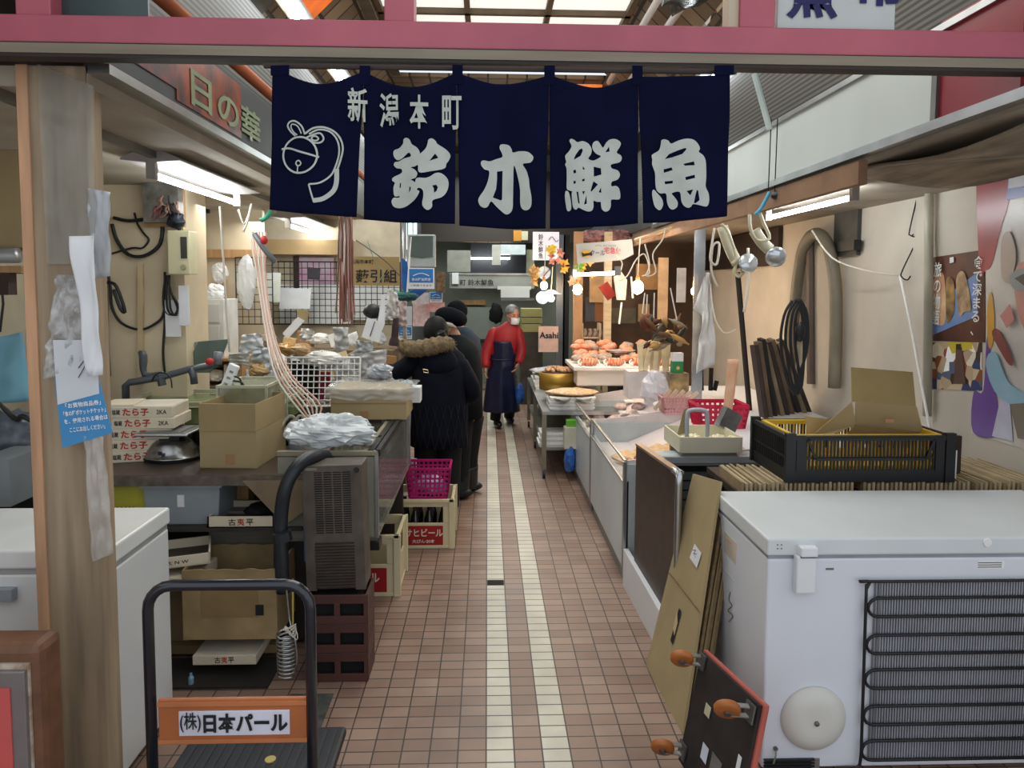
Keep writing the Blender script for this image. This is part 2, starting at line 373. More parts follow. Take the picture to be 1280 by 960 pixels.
B().box(-.015, .06, .09, 5, -.035, 0).build('trim', STEEL, fb); B().box(-.015, .06, .16, 5, .30, .325).build('trim', STEEL, fb)
B().box(0, .05, 5, 9.5, 0, .3).build('rear_panel', mat('#55595c', .35, .5, var=.4, scale=2), fb)
struct(B().box(XL-.7, FL-.05, 2.25, 9.3, 2.34, 2.40).build('ceiling_left', mat('#a79d8c', .8, var=.12, scale=3)))
struct(B().box(FR+.03, XR+.7, 2.16, 9.5, 2.30, 2.36).build('ceiling_right', mat('#9a8f80', .8, var=.15, scale=3)))
tag(B().box(-1.5, -1.47, 2.2, 7, 2.31, 2.34).build('conduit', STEELD), 'steel conduit rail under the left soffit', 'conduit')
p = B(); p.surf(lambda u, v: (FR+.09+.6*u, 2.2+1.3*v, 2.27-.03*math.sin(3*u+5*v)-.10*u*(1-v)), 8, 8, .01, (0,0,1))
tag(p.build('sagging_board', mat('#8d7f6c', .8, var=.35, scale=3, stretch=(4,1,1)), smooth=True), 'stained sagging brown panel under the right fascia', 'panel')
# entrance lintel (pink beam) and posts
YB = 2.12
bl = B().mt(PINK); z1 = at(640, 28, Y=YB).z; z0 = at(640, 62, Y=YB).z; z00 = at(640, 82, Y=YB).z
bl.box(-2.6, 2.6, YB, YB+.10, z0, z1); struct(bl.build('beam_pink', bevel=.004))
struct(B().mt(mat('#8f8371', .6, .2, var=.12, scale=5, stretch=(.5,5,5))).box(-2.6, 2.6, YB-.012, YB+.03, z00+.012, z0-.006).mt(mat('#2e2622', .6)).box(-2.6, 2.6, YB-.008, YB+.045, z00+.003, z00+.012).box(-2.6,2.6,YB,YB+.09,z0-.006,z0).build('beam_rail'))
for nm, xa, xb in (('post_pink', 18, 62), ('post_pink', 480, 517), ('post_pink', 926, 970)):
    a = at(xa, 20, Y=YB); b = at(xb, 20, Y=YB); struct(B().box(a.x, b.x, YB+.005, YB+.09, z1, z1+.7).build(nm, PINK, bevel=.003))
a = at(910, 10, Y=YB+.03); struct(B().box(a.x, a.x+.055, YB+.02, YB+.08, z1, z1+.6).build('post_grey', CREAM2))
a = at(62, 10, Y=YB+.06); b = at(185, 10, Y=YB+.06)
tag(B().box(a.x, b.x, YB+.06, YB+.07, z1, z1+.5).build('dark_glass_pane', mat('#4c5c5c', .25, .2, var=.2, scale=3)), 'dark grey green pane above the pink beam at far left', 'pane')
a = at(972, 30, Y=YB+.03); b = at(1118, 30, Y=YB+.03)
sg = thing('lintel_sign', 'white sign board with navy characters above the pink beam', 'sign', (a.x, YB+.03, z1))
B().box(0, b.x-a.x, 0, .03, 0, .35).build('board', mat('#c8cdca', .4, var=.03), sg); B().box(0, b.x-a.x, -.004, .034, -.004, .008).build('frame', STEELD, sg)
text('魚', V((a.x+.1, YB+.027, z1+.11)), .15, mat('#161a58', .5), sg, bold=.03); text('常', V((a.x+.30, YB+.027, z1+.15)), .15, mat('#161a58', .5), sg, bold=.03)
# red panel upper right
tag(B().obox((2.05, 2.9, 2.95), (.03, 1.6, .5), (0,0,0)).build('red_sign', mat('#7d2027', .35, var=.15)), 'dark red sign panel above the pink beam at far right', 'sign')
tag(B().obox((1.98, 2.9, 2.68), (.05, 1.7, .03)).build('steel_ledge', STEEL), 'thin steel ledge under the upper red sign', 'ledge')
# pictures in the upper right of the hall
tag(B().obox((1.55, 4.7, 3.62), (.02, .55, .32), (0, R(40), 0)).build('hanging_picture', mat('#c99a78', .5, var=0, kind='photo', scale=5, c2='#a8b8b8')), 'tilted poster of food pictures above the beam, upper right', 'poster')
tag(crumple((1.35, 5.0, 3.72), (.16, .3, .14), mat('#8d8f8c', .2, .8, var=.5, scale=14), 'crumpled_foil', 3, .6), 'crumpled dark plastic sheet hanging by the ceiling, upper right', 'plastic sheet')
# ---------------------------------------------------------------- pillar
YP = 2.24
a = at(46, 500, Y=YP); b = at(128, 900, Y=YP); a2 = at(58, 900, Y=YP)
PW = mat('#a08c72', .75, var=.22, scale=3.5, stretch=(7,7,.5)); PE = mat('#c79a76', .7, var=.2, scale=4, stretch=(5,5,.5))
xa = at(46, 700, Y=YP).x; xb = at(127, 700, Y=YP).x
struct(B().box(xa+.03, xb, YP, YP+.09, 0, 2.40).build('pillar_entrance', PW, bevel=.004))
struct(B().box(xa, xa+.034, YP-.008, YP+.1, 0, 2.40).build('pillar_edge_board', PE, bevel=.003))
# plastic sheet wrapped over the pillar's upper part and things taped on it
def pil(px, py): return at(px, py, Y=YP-.006)
q = [pil(47,80), pil(118,108), pil(120,330), pil(60,330)]
def ps(u, v):
    a = q[0].lerp(q[1], u); b = q[3].lerp(q[2], u); p = a.lerp(b, v); return (p.x, p.y-.003-.006*abs(mnoise.noise(V((u*5, v*9, 1)))), p.z)
tag(B().surf(ps, 16, 30).build('plastic_sheet', mat('#aaa79a', .2, var=.15, scale=7, alpha=.45, spec=.8), smooth=True), 'dusty clear plastic sheet wrapped round the top of the wooden pillar', 'plastic sheet')
def sheet(name, label, cat, px, Y, m, amp=.004, th=.001, seed=0, nu=10, nv=14, group=None, fr=5):
    Q = [at(*p, Y=Y) for p in px]   # tl, tr, br, bl
    def fn(u, v):
        a = Q[0].lerp(Q[1], u); b = Q[3].lerp(Q[2], u); p = a.lerp(b, v)
        return (p.x, p.y - amp*(.5+mnoise.noise(V((u*fr+seed, v*fr*1.6, seed*1.7)))), p.z)
    c = (Q[2]+Q[3])/2; b = B().surf(fn, nu, nv, th, (0,1,0)); b.v = [p-c for p in b.v]
    o = b.build(name, m, smooth=True); o.location = c
    if label: tag(o, label, cat, group)
    return o
sheet('plastic_bag', 'shiny clear plastic bag of papers pinned to the pillar beside the rolled paper', 'plastic bag', [(75,343),(118,345),(104,462),(56,474)], YP-.03, mat('#dfe3e8', .08, var=.3, scale=25, alpha=.38, spec=1, bump=1), .028, .001, 3, 30, 40, fr=6)
sheet('paper_packet', 'grey plastic packet with paper standing beyond the pillar edge', 'packet', [(112,236),(137,240),(139,345),(112,350)], YP-.0, mat('#b9bcc0', .3, var=.12, scale=9), .012, .004, 5)
lf = thing('notice', 'blue and white printed notice hanging on the wooden pillar', 'notice', at(105, 560, Y=YP-.05))
def flat(pts, Y, m, name, parent, off=0, th=.0015):
    P = [at(x, y, Y=Y)-V((0, off, 0)) for x, y in pts]; return B().prism(P, (0, th, 0)).build(name, m, parent, world=parent is not None)
flat([(68,474),(122,468),(141,541),(78,560)], YP-.05, mat('#3f8fc6', .5, var=.05), 'paper', lf)
flat([(66,425),(120,425),(124,492),(72,506)], YP-.052, mat('#d3d6da', .6, var=.05), 'paper', lf)
for i, (s, y, w_) in enumerate((('「お買物商品券」', 505, .105), ('「食の陣ポケットチケット」', 514.5, .125), ('を、使用される場合は', 524, .13), ('ここにお出しください」', 535, .105))):
    c = at(104+i*1.8, y, Y=YP-.054); text(s, c, .0155, WHITE, lf, w=w_, rot=(math.pi/2, R(-7), 0), bold=.02)
B().tube([at(98,460,Y=YP-.055), at(104,452,Y=YP-.055), at(108,448,Y=YP-.055), at(106,458,Y=YP-.055), at(98,472,Y=YP-.055)], .0012, 5).build('paper_clip', INK, lf, world=True)
ro = sheet('rolled_paper', 'long curled white paper roll hanging down the pillar', 'paper', [(93,296),(121,294),(130,468),(112,470)], YP-.06, PAPER, .03, .001, 1, 10, 16, fr=2)
sheet('plastic_sleeve', 'long clear plastic sleeve dangling low on the pillar', 'plastic sleeve', [(106,545),(130,540),(144,690),(116,702)], YP-.04, mat('#d9d6cf', .12, var=.2, scale=14, alpha=.35, spec=1, bump=.6), .014, .001, 8, 14, 26, fr=4)
# ---------------------------------------------------------------- noren
YN = 2.06
TOPS = [(340,83),(457,86),(571,90),(686,92),(797,93),(912,92)]
def wav(x, z):
    k = min(1, max(0, (2.36-z)/.4))
    return (.010*math.sin(x*17+.6)+.007*math.sin(x*41+z*6)+.006*mnoise.noise(V((x*4, z*3, 2))))*(.35+.65*k)
def cloth(px, py, off=0):
    p = at(px, py, Y=YN); return V((p.x, YN+wav(p.x, p.z)-off, p.z))
nr = thing('noren', 'navy noren curtain with white shop lettering hanging from the pink beam', 'noren', at(626, 94, Y=YN))
PAN = [((340,84),(455,90),(446,271),(336,262),24), ((455,90),(571,92),(570,280),(453,274),24), ((571,92),(687,94),(683,286),(573,282),16), ((687,94),(798,95),(799,279),(686,286),20), ((798,95),(912,93),(911,270),(803,279),2)]
for tl, tr, br, bl_, sag in PAN:
    def fn(u, v):
        top = (tl[0]+(tr[0]-tl[0])*u, tl[1]+(tr[1]-tl[1])*u + sag*.75*math.sin(math.pi*u)**1.2)
        bot = (bl_[0]+(br[0]-bl_[0])*u, bl_[1]+(br[1]-bl_[1])*u + 1.5*math.sin(math.pi*u))
        x = top[0]+(bot[0]-top[0])*v; y = top[1]+(bot[1]-top[1])*v
        s = min(max((v-.33)*6, 0), 1)        # slits open below the lettering band
        x += (1.2 if u == 0 else (-1.2 if u == 1 else 0))*s
        return cloth(x, y)
    B().surf(fn, 24, 34, .0022, (0,1,0)).build('cloth_panel', NAVY, nr, world=True, smooth=True)
for x in (350, 456, 572, 687, 797, 905):
    w_ = 12 if x in (350, 905) else 6.5
    B().surf(lambda u, v: cloth(x-w_+2*w_*u, 82+ (24 if x not in(350,905) else 12)*v, .002), 2, 4, .004, (0,1,0)).build('hanging_loop', NAVY, nr, world=True)
tag(B().tube([at(330, 82, Y=YN+.02), at(920, 90, Y=YN+.02)], .008, 8).build('curtain_rod', mat('#3b2f2a', .6)), 'thin dark rod under the pink beam carrying the noren', 'rod')
def outline(polys, ox, oy, sc=9.6, name='lettering', k=3):
    """smooth closed outlines (first those drawn round, then holes) as one filled sheet lying on the cloth"""
    cu = bpy.data.curves.new('c', 'CURVE'); cu.dimensions = '2D'; cu.fill_mode = 'FRONT'
    for i, pl in enumerate(polys):
        pts = [V((ox+x/sc, oy+y/sc, 0)) for x, y in pl]
        pts = catmull(pts, k, True) if len(pl) > 8 else pts
        sp = cu.splines.new('POLY'); sp.points.add(len(pts)-1); sp.use_cyclic_u = True
        for q_, p in zip(sp.points, pts): q_.co = (p.x, -p.y, 0, 1)
    tmp = bpy.data.objects.new('c', cu); COL.objects.link(tmp); bpy.context.view_layer.update()
    me = bpy.data.meshes.new_from_object(tmp.evaluated_get(bpy.context.evaluated_depsgraph_get())); bpy.data.objects.remove(tmp)
    import bmesh
    bm = bmesh.new(); bm.from_mesh(me); bmesh.ops.triangulate(bm, faces=bm.faces)
    for _ in range(3):
        bmesh.ops.subdivide_edges(bm, edges=[e for e in bm.edges if e.calc_length() > 6], cuts=1)
        bmesh.ops.triangulate(bm, faces=bm.faces)
    M = RW(nr).inverted()
    for v in bm.verts: v.co = M @ cloth(v.co.x, -v.co.y, .004)
    bm.to_mesh(me); bm.free(); me.name = name; me.materials.clear(); me.materials.append(PRINT)
    o = bpy.data.objects.new(name, me); COL.objects.link(o); o.parent = nr; return o
outline([[(265,72),(310,95),(335,150),(400,195),(432,245),(437,268),(500,210),(525,150),(535,100),(575,82),(620,110),(645,150),(740,210),(798,280),(780,345),(750,385),(740,430),(690,455),(560,480),(450,498),(415,470),(412,405),(375,420),(325,430),(370,455),(405,500),(395,540),(375,560),(325,575),(350,590),(378,608),(385,575),(415,555),(500,560),(560,540),(620,500),(690,500),(760,560),(777,640),(750,730),(690,790),(590,828),(585,900),(550,940),(510,938),(470,895),(465,850),(478,780),(475,720),(450,685),(410,680),(405,705),(430,715),(420,750),(370,820),(270,890),(180,912),(110,890),(85,830),(110,785),(150,785),(180,780),(180,765),(140,770),(115,750),(108,660),(125,605),(95,580),(95,550),(130,525),(180,505),(215,480),(205,440),(150,430),(112,390),(130,355),(175,350),(240,318),(325,296),(300,250),(240,298),(190,330),(150,330),(115,290),(108,240),(125,210),(180,192),(228,140),(235,92)],
 [(548,355),(615,265),(655,315)],[(585,650),(630,640),(650,670),(635,715),(605,738),(603,690)],[(188,610),(202,608),(198,668),(182,665)],[(308,655),(325,665),(320,700),(300,730)]], 480, 165)
outline([[(375,140),(440,155),(475,200),(490,243),(560,232),(660,238),(720,280),(735,320),(700,370),(610,385),(650,460),(680,560),(690,660),(712,780),(710,880),(680,930),(630,938),(590,900),(578,820),(578,700),(555,560),(515,412),(500,430),(497,600),(493,800),(490,900),(470,955),(420,985),(370,960),(290,890),(230,832),(190,895),(150,912),(100,890),(75,830),(90,780),(150,690),(195,570),(205,470),(150,450),(110,400),(112,355),(150,342),(210,350),(290,320),(365,292),(355,240),(332,190),(340,150)],
 [(300,470),(368,460),(362,800),(350,818),(250,785),(290,680),(300,560)]], 590, 165)
outline([[(175,92),(215,110),(250,135),(310,122),(380,150),(420,215),(410,280),(378,330),(430,352),(480,335),(535,295),(480,270),(435,220),(430,160),(460,120),(500,115),(530,150),(562,190),(600,130),(650,90),(720,88),(775,130),(765,180),(728,245),(775,280),(788,320),(760,365),(663,390),(670,435),(740,460),(768,515),(740,570),(670,598),(668,650),(720,645),(760,680),(775,770),(755,808),(665,812),(660,880),(640,935),(590,958),(545,930),(532,870),(530,845),(480,845),(440,835),(440,900),(420,950),(370,962),(310,940),(262,915),(235,938),(205,920),(190,860),(182,745),(190,722),(150,705),(125,680),(125,560),(122,440),(105,400),(118,365),(108,320),(110,285),(150,240),(180,180),(155,120)],
 [(205,345),(225,290),(270,225),(305,210),(312,240),(285,300)],[(200,470),(228,460),(235,500),(205,508)],[(312,422),(338,460),(310,462)],[(202,598),(228,592),(230,625),(205,632)],[(305,578),(333,570),(333,598),(303,605)],[(445,425),(535,440),(540,515),(445,545)],[(440,600),(497,635),(412,728),(405,710)],[(535,668),(538,735),(505,728)],[(590,245),(635,175),(643,235)],
 [(238,724),(258,726),(275,870),(258,860)],[(305,722),(338,720),(318,765)],[(355,765),(358,870),(325,880),(345,800)]], 695, 165)
outline([[(120,710),(150,730),(175,850),(176,930),(150,955),(125,930),(105,800),(106,740),(112,715)]], 695, 165)
outline([[(240,85),(290,100),(325,140),(400,110),(500,88),(590,105),(650,170),(658,215),(645,245),(700,285),(732,350),(738,480),(735,570),(728,660),(765,740),(772,830),(745,895),(690,895),(575,872),(550,900),(515,915),(470,890),(440,830),(422,722),(335,735),(365,780),(400,840),(395,900),(350,930),(310,910),(280,840),(268,738),(200,735),(155,695),(140,620),(135,490),(100,390),(103,335),(95,280),(130,250),(185,215),(205,150),(212,100)],
 [(255,322),(300,265),(400,225),(480,200),(500,212),(450,270),(340,305)],[(240,445),(330,425),(343,458),(243,488)],[(460,390),(585,362),(593,408),(480,412)],[(250,590),(345,585),(345,615),(258,625)],[(483,548),(592,522),(595,560),(490,585)],[(497,715),(572,697),(540,768)],[(615,703),(632,712),(648,825),(600,862),(580,858),(595,780)]], 805, 165)
outline([[(120,690),(160,730),(215,790),(235,860),(215,920),(180,935),(130,890),(105,800),(98,720)]], 805, 165)
for ch, x, y in (('新', 447.5, 132), ('潟', 486.5, 138), ('本', 524.5, 141), ('町', 565, 142)):
    c = at(x, y, Y=YN); M0 = RW(nr)
    text(ch, V((c.x, YN, c.z)), .093, PRINT, nr, w=.054, bold=.016, wmap=lambda co: (lambda wv: M0.inverted() @ V((wv.x, YN+wav(wv.x, wv.z)-.009, wv.z)))(M0 @ co))
em = B()
def stroke(pts, w_, cyc=False):
    pts = catmull([V((330+x/4.923, 80+y/4.923, 0)) for x, y in pts], 5, cyc); n = len(pts); L_, R_ = [], []
    for i, p in enumerate(pts):
        a = pts[(i-1) % n] if cyc or i > 0 else p; b = pts[(i+1) % n] if cyc or i < n-1 else p
        d = (b-a).normalized(); nn = V((-d.y, d.x, 0))*w_*.58/4.923; L_.append(cloth((p+nn).x, (p+nn).y, .0045)); R_.append(cloth((p-nn).x, (p-nn).y, .0045))
    em.add(L_+R_, [(i, (i+1) % n, n+(i+1) % n, n+i) for i in range(n if cyc else n-1)])
stroke([(227+107*math.cos(t*.628), 565+110*math.sin(t*.628)) for t in range(10)], 10, True)
stroke([(110,525),(160,522),(230,545),(345,578)], 10); stroke([(219+16*math.cos(t), 615+16*math.sin(t)) for t in range(6)], 7, True); stroke([(215,632),(212,672)], 7)
stroke([(260,440),(240,390),(200,358),(165,360),(150,385),(170,420),(200,448)], 9); stroke([(238,435),(215,390),(180,375),(172,395),(190,425),(212,443)], 7)
stroke([(270,460),(310,440),(350,430),(370,460),(355,485),(318,490),(285,470)], 9); stroke([(320+20*math.cos(t), 463+14*math.sin(t)) for t in range(6)], 8, True)
stroke([(262,435),(310,400),(370,392),(430,415),(470,460),(485,520),(470,590),(450,650)], 10); stroke([(285,438),(340,408),(400,415),(440,450),(460,500),(460,560),(438,635),(410,690),(350,735),(285,745)], 9)
stroke([(285,745),(300,800),(318,856)], 9); stroke([(314,845),(370,832),(425,785),(445,730),(447,645)], 24)
em.build('bell_emblem', PRINT, nr, world=True)
# ================================================================ right side, foreground
# ---- chest freezer, back side with condenser towards us
a = at(960, 690, Y=2.45); XFR = a.x; YF0, YF1 = 2.45, 3.03; ZF1 = .87
FW = mat('#dfe3ea', .3, var=.025, scale=2)
fz = thing('chest_freezer', 'white chest freezer in the right foreground showing its black condenser coil', 'freezer', (XFR, YF0, 0))
B().box(0, 1.35, 0, YF1-YF0, .02, ZF1-.075).build('body', FW, fz, bevel=.008)
B().box(-.006, 1.36, -.008, YF1-YF0+.006, ZF1-.062, ZF1).build('lid', mat('#d9dfe0', .35, var=.05, scale=2), fz, bevel=.007)
B().box(.003, 1.34, .004, YF1-YF0-.004, ZF1-.077, ZF1-.06).build('gasket', mat('#9aa0a8', .6), fz)
for x in (.09, 1.2):
    h = B().box(x, x+.07, -.035, 0, ZF1-.19, ZF1-.055).build('hinge', WHITEP, fz, bevel=.006)
    B().box(x+.012, x+.068, -.0365, -.03, ZF1-.052-.008, ZF1-.052-.001).build('slot', INK, h)
    B().box(x+.01, x+.07, -.045, -.0, ZF1-.055, ZF1-.02).build('hinge_cover', WHITEP, fz, bevel=.005)
def fp(px, py): return at(px, py, Y=YF0) - V((XFR, YF0, 0))
c = fp(1016, 897); Mx = Matrix.Rotation(math.pi/2, 3, 'X')
cp = B().lathe([(.118,0),(.118,.006),(.112,.016),(.08,.03),(.05,.034),(.02,.030),(.001,.030)], (c.x, 0, c.z), 40, Mx).build('round_cover', mat('#d9d8cf', .4, var=.03), fz, smooth=True)
B().lathe([(.009,.0),(.009,.036),(.001,.038)], (c.x, -.0, c.z-.003), 12, Mx).build('screw', STEELD, cp)
# fin panel and coil
fl = fp(1094, 726); fb_ = fp(1094, 958)
fin = B(); 
for k in range(118): fin.box(fl.x+k*.0098, fl.x+k*.0098+.0035, -.010, -.003, .05, fl.z)
o = fin.build('condenser_fins', mat('#a9abb2', .45, .2, var=.1), fz)
B().box(fl.x-.002, 1.33, -.003, -.0005, .05, fl.z).build('condenser_backing', mat('#6f7078', .6, 0, var=.15, scale=5), fz)
for x in (fl.x-.004, fl.x+.012): B().box(x, x+.004, -.013, -.003, .05, fl.z).build('fin_rail', mat('#8b8c90', .4, .7), fz)
cz = [fp(1094, y).z for y in (745, 769, 791, 813, 836, 857, 880, 901, 924, 946)]
rows = [fl.z+.004] + [cz[0]] + [cz[1]]
zt = [fp(1100, 724).z, fp(1100, 745).z, fp(1100, 768).z, fp(1100, 791).z, fp(1100, 814).z, fp(1100, 834).z, fp(1100, 857).z, fp(1100, 879).z, fp(1100, 902).z, fp(1100, 922).z, fp(1100, 946).z]
while zt[-1] > .11: zt.append(zt[-1]-.0605)
xl = fp(1094, 760).x; pts = []
lead = fp(1079, 740)
x_r = 1.32
path = [fp(1040, 958)+V((0,-.02,0)), fp(1066, 955)+V((0,-.02,0)), fp(1072, 945)+V((0,-.02,0)), fp(1074, 900)+V((0,-.02,0)), fp(1079, 742)+V((0,-.02,0)), fp(1080, 732)+V((0,-.02,0)), V((fp(1085, 730).x, -.02, zt[0]+.0)), V((xl, -.02, zt[0])), V((x_r, -.02, zt[0]))]
B().tube(path, .0056, 8, smooth=4).build('condenser_tube', BLACK, fz, smooth=True)
i = 1
while i+1 < len(zt):
    za, zb = zt[i], zt[i+1]; r = (za-zb)/2; p_ = [(x_r, -.018, za), (xl, -.018, za)]
    p_ += [(xl-r*1.05*math.sin(t*math.pi/8), -.018, (za+zb)/2+r*math.cos(t*math.pi/8)) for t in range(1, 8)] + [(xl, -.018, zb), (x_r, -.018, zb)]
    B().tube(p_, .0056, 8).build('condenser_loop', BLACK, fz, smooth=True); i += 2
for y in (.09, .16, .23, .30): pass
gr = B()
g0 = fp(960, 948); 
for k in range(9): gr.box(.006, .19, -.012, -.002, g0.z-.012*k-.004, g0.z-.012*k+.001)
gr.build('vent_grille', BLACK, fz)
B().box(.18, .21, -.006, 0, g0.z-.11, g0.z+.0).build('vent_bar', STEEL, fz)
c = fp(969, 935); B().lathe([(.008,0),(.008,.008)], (c.x, 0, c.z), 12, Mx).build('cable_gland', STEELD, fz)
B().tube([(c.x, -.01, c.z), (c.x-.006, -.02, c.z-.02), (c.x-.01, -.012, c.z-.05)], .003, 6).build('sensor_wire', mat('#8a8b7c', .5), fz)
lb = fp(1238, 705); l = B().box(lb.x-.045, lb.x+.05, -.0015, 0, lb.z-.018, lb.z+.012).build('rating_label', WHITE, fz)
for k in range(3): B().box(lb.x-.045, lb.x+.04, -.0022, -.001, lb.z+.004-k*.008, lb.z+.007-k*.008).build('print_line', mat('#5a5b60', .6), l)
c = fp(1232, 677); B().lathe([(.016,0),(.015,.004),(.001,.005)], (c.x, -.008, c.z), 20, Mx).build('plug_cap', WHITE, fz)
for k in range(4): B().lathe([(.0022,0),(.0022,.003)], (.03+.014*(k % 2), -.008, ZF1-.035+.014*(k//2)), 8, Mx).build('rivet', STEELD, fz)
c = fp(1037, 711); B().box(c.x-.014, c.x+.014, -.003, 0, c.z-.003, c.z+.003).build('badge', STEELD, fz)
# left side details: labels on X face
def fx(px, py): return at(px, py, X=XFR) - V((XFR, YF0, 0))
for (x0,y0,x1,y1), m_ in (((906,664,920,706), mat('#c9bfb0', .6)), ((909,674,915,680), RED), ((909,684,915,691), mat('#8c2a55', .6)), ((906,712,918,727), mat('#c9cdd4', .6))):
    p0 = fx(x0, y0); p1 = fx(x1, y1); B().box(-.0015 if m_ is not RED else -.003, 0, min(p0.y,p1.y), max(p0.y,p1.y), min(p1.z,p0.z), max(p0.z,p1.z)).build('label', m_, fz)
ws = [at(x, y, X=XFR-.002) for x, y in ((913,740),(911,750),(915,757),(910,763),(916,770),(911,777))]
B().tube([p for p in ws], .0014, 5, smooth=3).build('handwriting', INK, fz, world=True)
B().box(.1, 1.25, .1, .5, 0, .022).build('base', BLACK, fz)
# ---- tilted platform trolley leaning on the freezer, underside to us
def hand_trolley():
    A = at(874, 812, X=.80); Bp = at(955, 895, X=.86)
    # deck plane: far top corner, near top corner, bottom near, bottom far
    ft = at(876, 810, X=.80); nt = at(952, 880, X=.865)
    fbm = at(846, 950, Z=.02); nbm = nt+(fbm-ft)*((nt.z-.02)/(ft.z-fbm.z))
    t = thing('platform_trolley', 'red edged platform trolley stood on its side against the freezer, wheels outward', 'trolley', (.8, (ft.y+nt.y)/2, 0))
    nrm = (nt-ft).cross(fbm-ft).normalized()
    if nrm.x > 0: nrm = -nrm
    Q = [ft, nt, nbm, fbm]
    c_ = sum(Q, V())/4
    B().prism([p - nrm*.012 for p in Q], -nrm*.02).build('deck_edge', mat('#b5584c', .5, var=.1), t, world=True, bevel=.006)
    B().prism([c_+(p-c_)*.955 for p in Q], -nrm*.014).build('deck_underside', mat('#2a2220', .8, var=.3, scale=12), t, world=True)
    def on(u, v, h=0): return (Q[0].lerp(Q[1], u)).lerp(Q[3].lerp(Q[2], u), v)+nrm*h
    for u, v in ((.08,.08),(.90,.1),(.08,.86),(.90,.86)):
        w_ = thing('x', 'x', 'x'); bpy.data.objects.remove(w_)
        pl = B().prism([on(u-.06,v-.06,.004), on(u+.06,v-.06,.004), on(u+.06,v+.07,.004), on(u-.06,v+.07,.004)], nrm*.006).build('caster', STEELD, t, world=True)
        ax = on(u-.04, v+.03, .075); k = B()
        for s in (-1, 1): k.bar(on(u, v, .01)+V((0,0,s*.016)), ax+V((0,0,s*.016)), .022, .004)
        k.build('fork', STEEL, pl, world=True)
        M3 = Matrix.Rotation(R(20), 3, 'Y')
        W = B().lathe([(.012,-.013),(.037,-.013),(.042,-.007),(.042,.007),(.037,.013),(.012,.013)], (ax.x, ax.y, ax.z), 26, M3 @ Matrix.Rotation(R(90), 3, 'X') @ Matrix.Rotation(R(35), 3, 'X')).build('wheel', mat('#b0672f', .5, var=.15, scale=12), pl, world=True, smooth=True)
        B().lathe([(.012,-.02),(.012,.02)], ax, 12, M3 @ Matrix.Rotation(R(125), 3, 'X')).build('hub', STEELD, pl, world=True)
    for (u, v, du, dv, m_) in ((.28,.34,.09,.09,mat('#cfc8a8', .7)), (.36,.62,.1,.12,mat('#cdd4e2', .6)), (.52,.6,.16,.2,mat('#7e7b74', .7, var=.3)), (.86,.42,.05,.1,PAPER)):
        B().prism([on(u,v,.0035), on(u+du,v,.0035), on(u+du,v+dv,.0035), on(u,v+dv,.0035)], nrm*.001).build('sticker', m_, t, world=True)
hand_trolley()
# ---- flattened cartons leaning beside freezer
def card_slab(name, label, quad, th, m, group=None, extra=None):
    c_ = V(((quad[2].x+quad[3].x)/2, (quad[2].y+quad[3].y)/2, min(p.z for p in quad)))
    t = thing(name, label, 'cardboard', c_, 0, group)
    n_ = (quad[1]-quad[0]).cross(quad[3]-quad[0]).normalized()
    if n_.x > 0: n_ = -n_
    B().prism(quad, -n_*th).build('sheet', m, t, world=True)
    return t, n_
P = lambda x, y, X: at(x, y, X=X)
q0 = [P(872,592,.93), P(884,625,.945), V((.78, 2.62, .01)), V((.72, 3.0, .01))]
fl_ = at(806, 908, Z=.008); nl_ = at(853, 922, Z=.008)
b1 = at(805, 835, X=.70); q0 = [at(868, 590, X=.97), at(893, 640, X=.95), V((nl_.x+.0, at(850,912,Z=.005).y, .005)), V((.66, 3.14, .005))]
FQ = [at(866,592,Y=3.22), at(900,602,Y=2.98), at(853,916,Z=.004), at(806,838,Y=3.2)]
t, n_ = card_slab('flattened_carton', 'tall flattened cardboard carton leaning on the freezer, facing the aisle', FQ, .012, CARD)
def oq(u, v, h=.001): return (FQ[0].lerp(FQ[1], u)).lerp(FQ[3].lerp(FQ[2], u), v)+n_*h
B().prism([oq(0,.495,.0012), oq(1,.54,.0012), oq(1,.545,.0012), oq(0,.5,.0012)], n_*.0005).build('flap_gap', CARDE, t, world=True)
B().prism([oq(.48,.6), oq(.55,.605), oq(.5,.76), oq(.43,.755)], n_*.0005).build('hand_hole', INK, t, world=True)
B().prism([oq(.56,.30), oq(.8,.32), oq(.74,.39), oq(.5,.37)], n_*.0008).build('shipping_label', PAPER, t, world=True)
text('N—', oq(.66,.345,.003), .02, INK, t, rot=(math.pi/2, R(70), R(-60)))
B().prism([oq(.45,.62), oq(.52,.66), oq(.5,.72), oq(.44,.7)], n_*.0008).build('tape', mat('#c9b98c', .4), t, world=True)
for k in range(5):
    o_ = V((.016+.017*k, .01*k, 0)); t2, _ = card_slab('flattened_carton', 'one of the folded cartons layered edge-on between the leaning carton and the freezer', [p+o_+V((0,0,-.1-.05*(k % 2))) if i < 2 else p+o_ for i, p in enumerate(FQ)], .012, CARD2 if k % 2 else CARDE, 'folded cartons behind the leaning one')
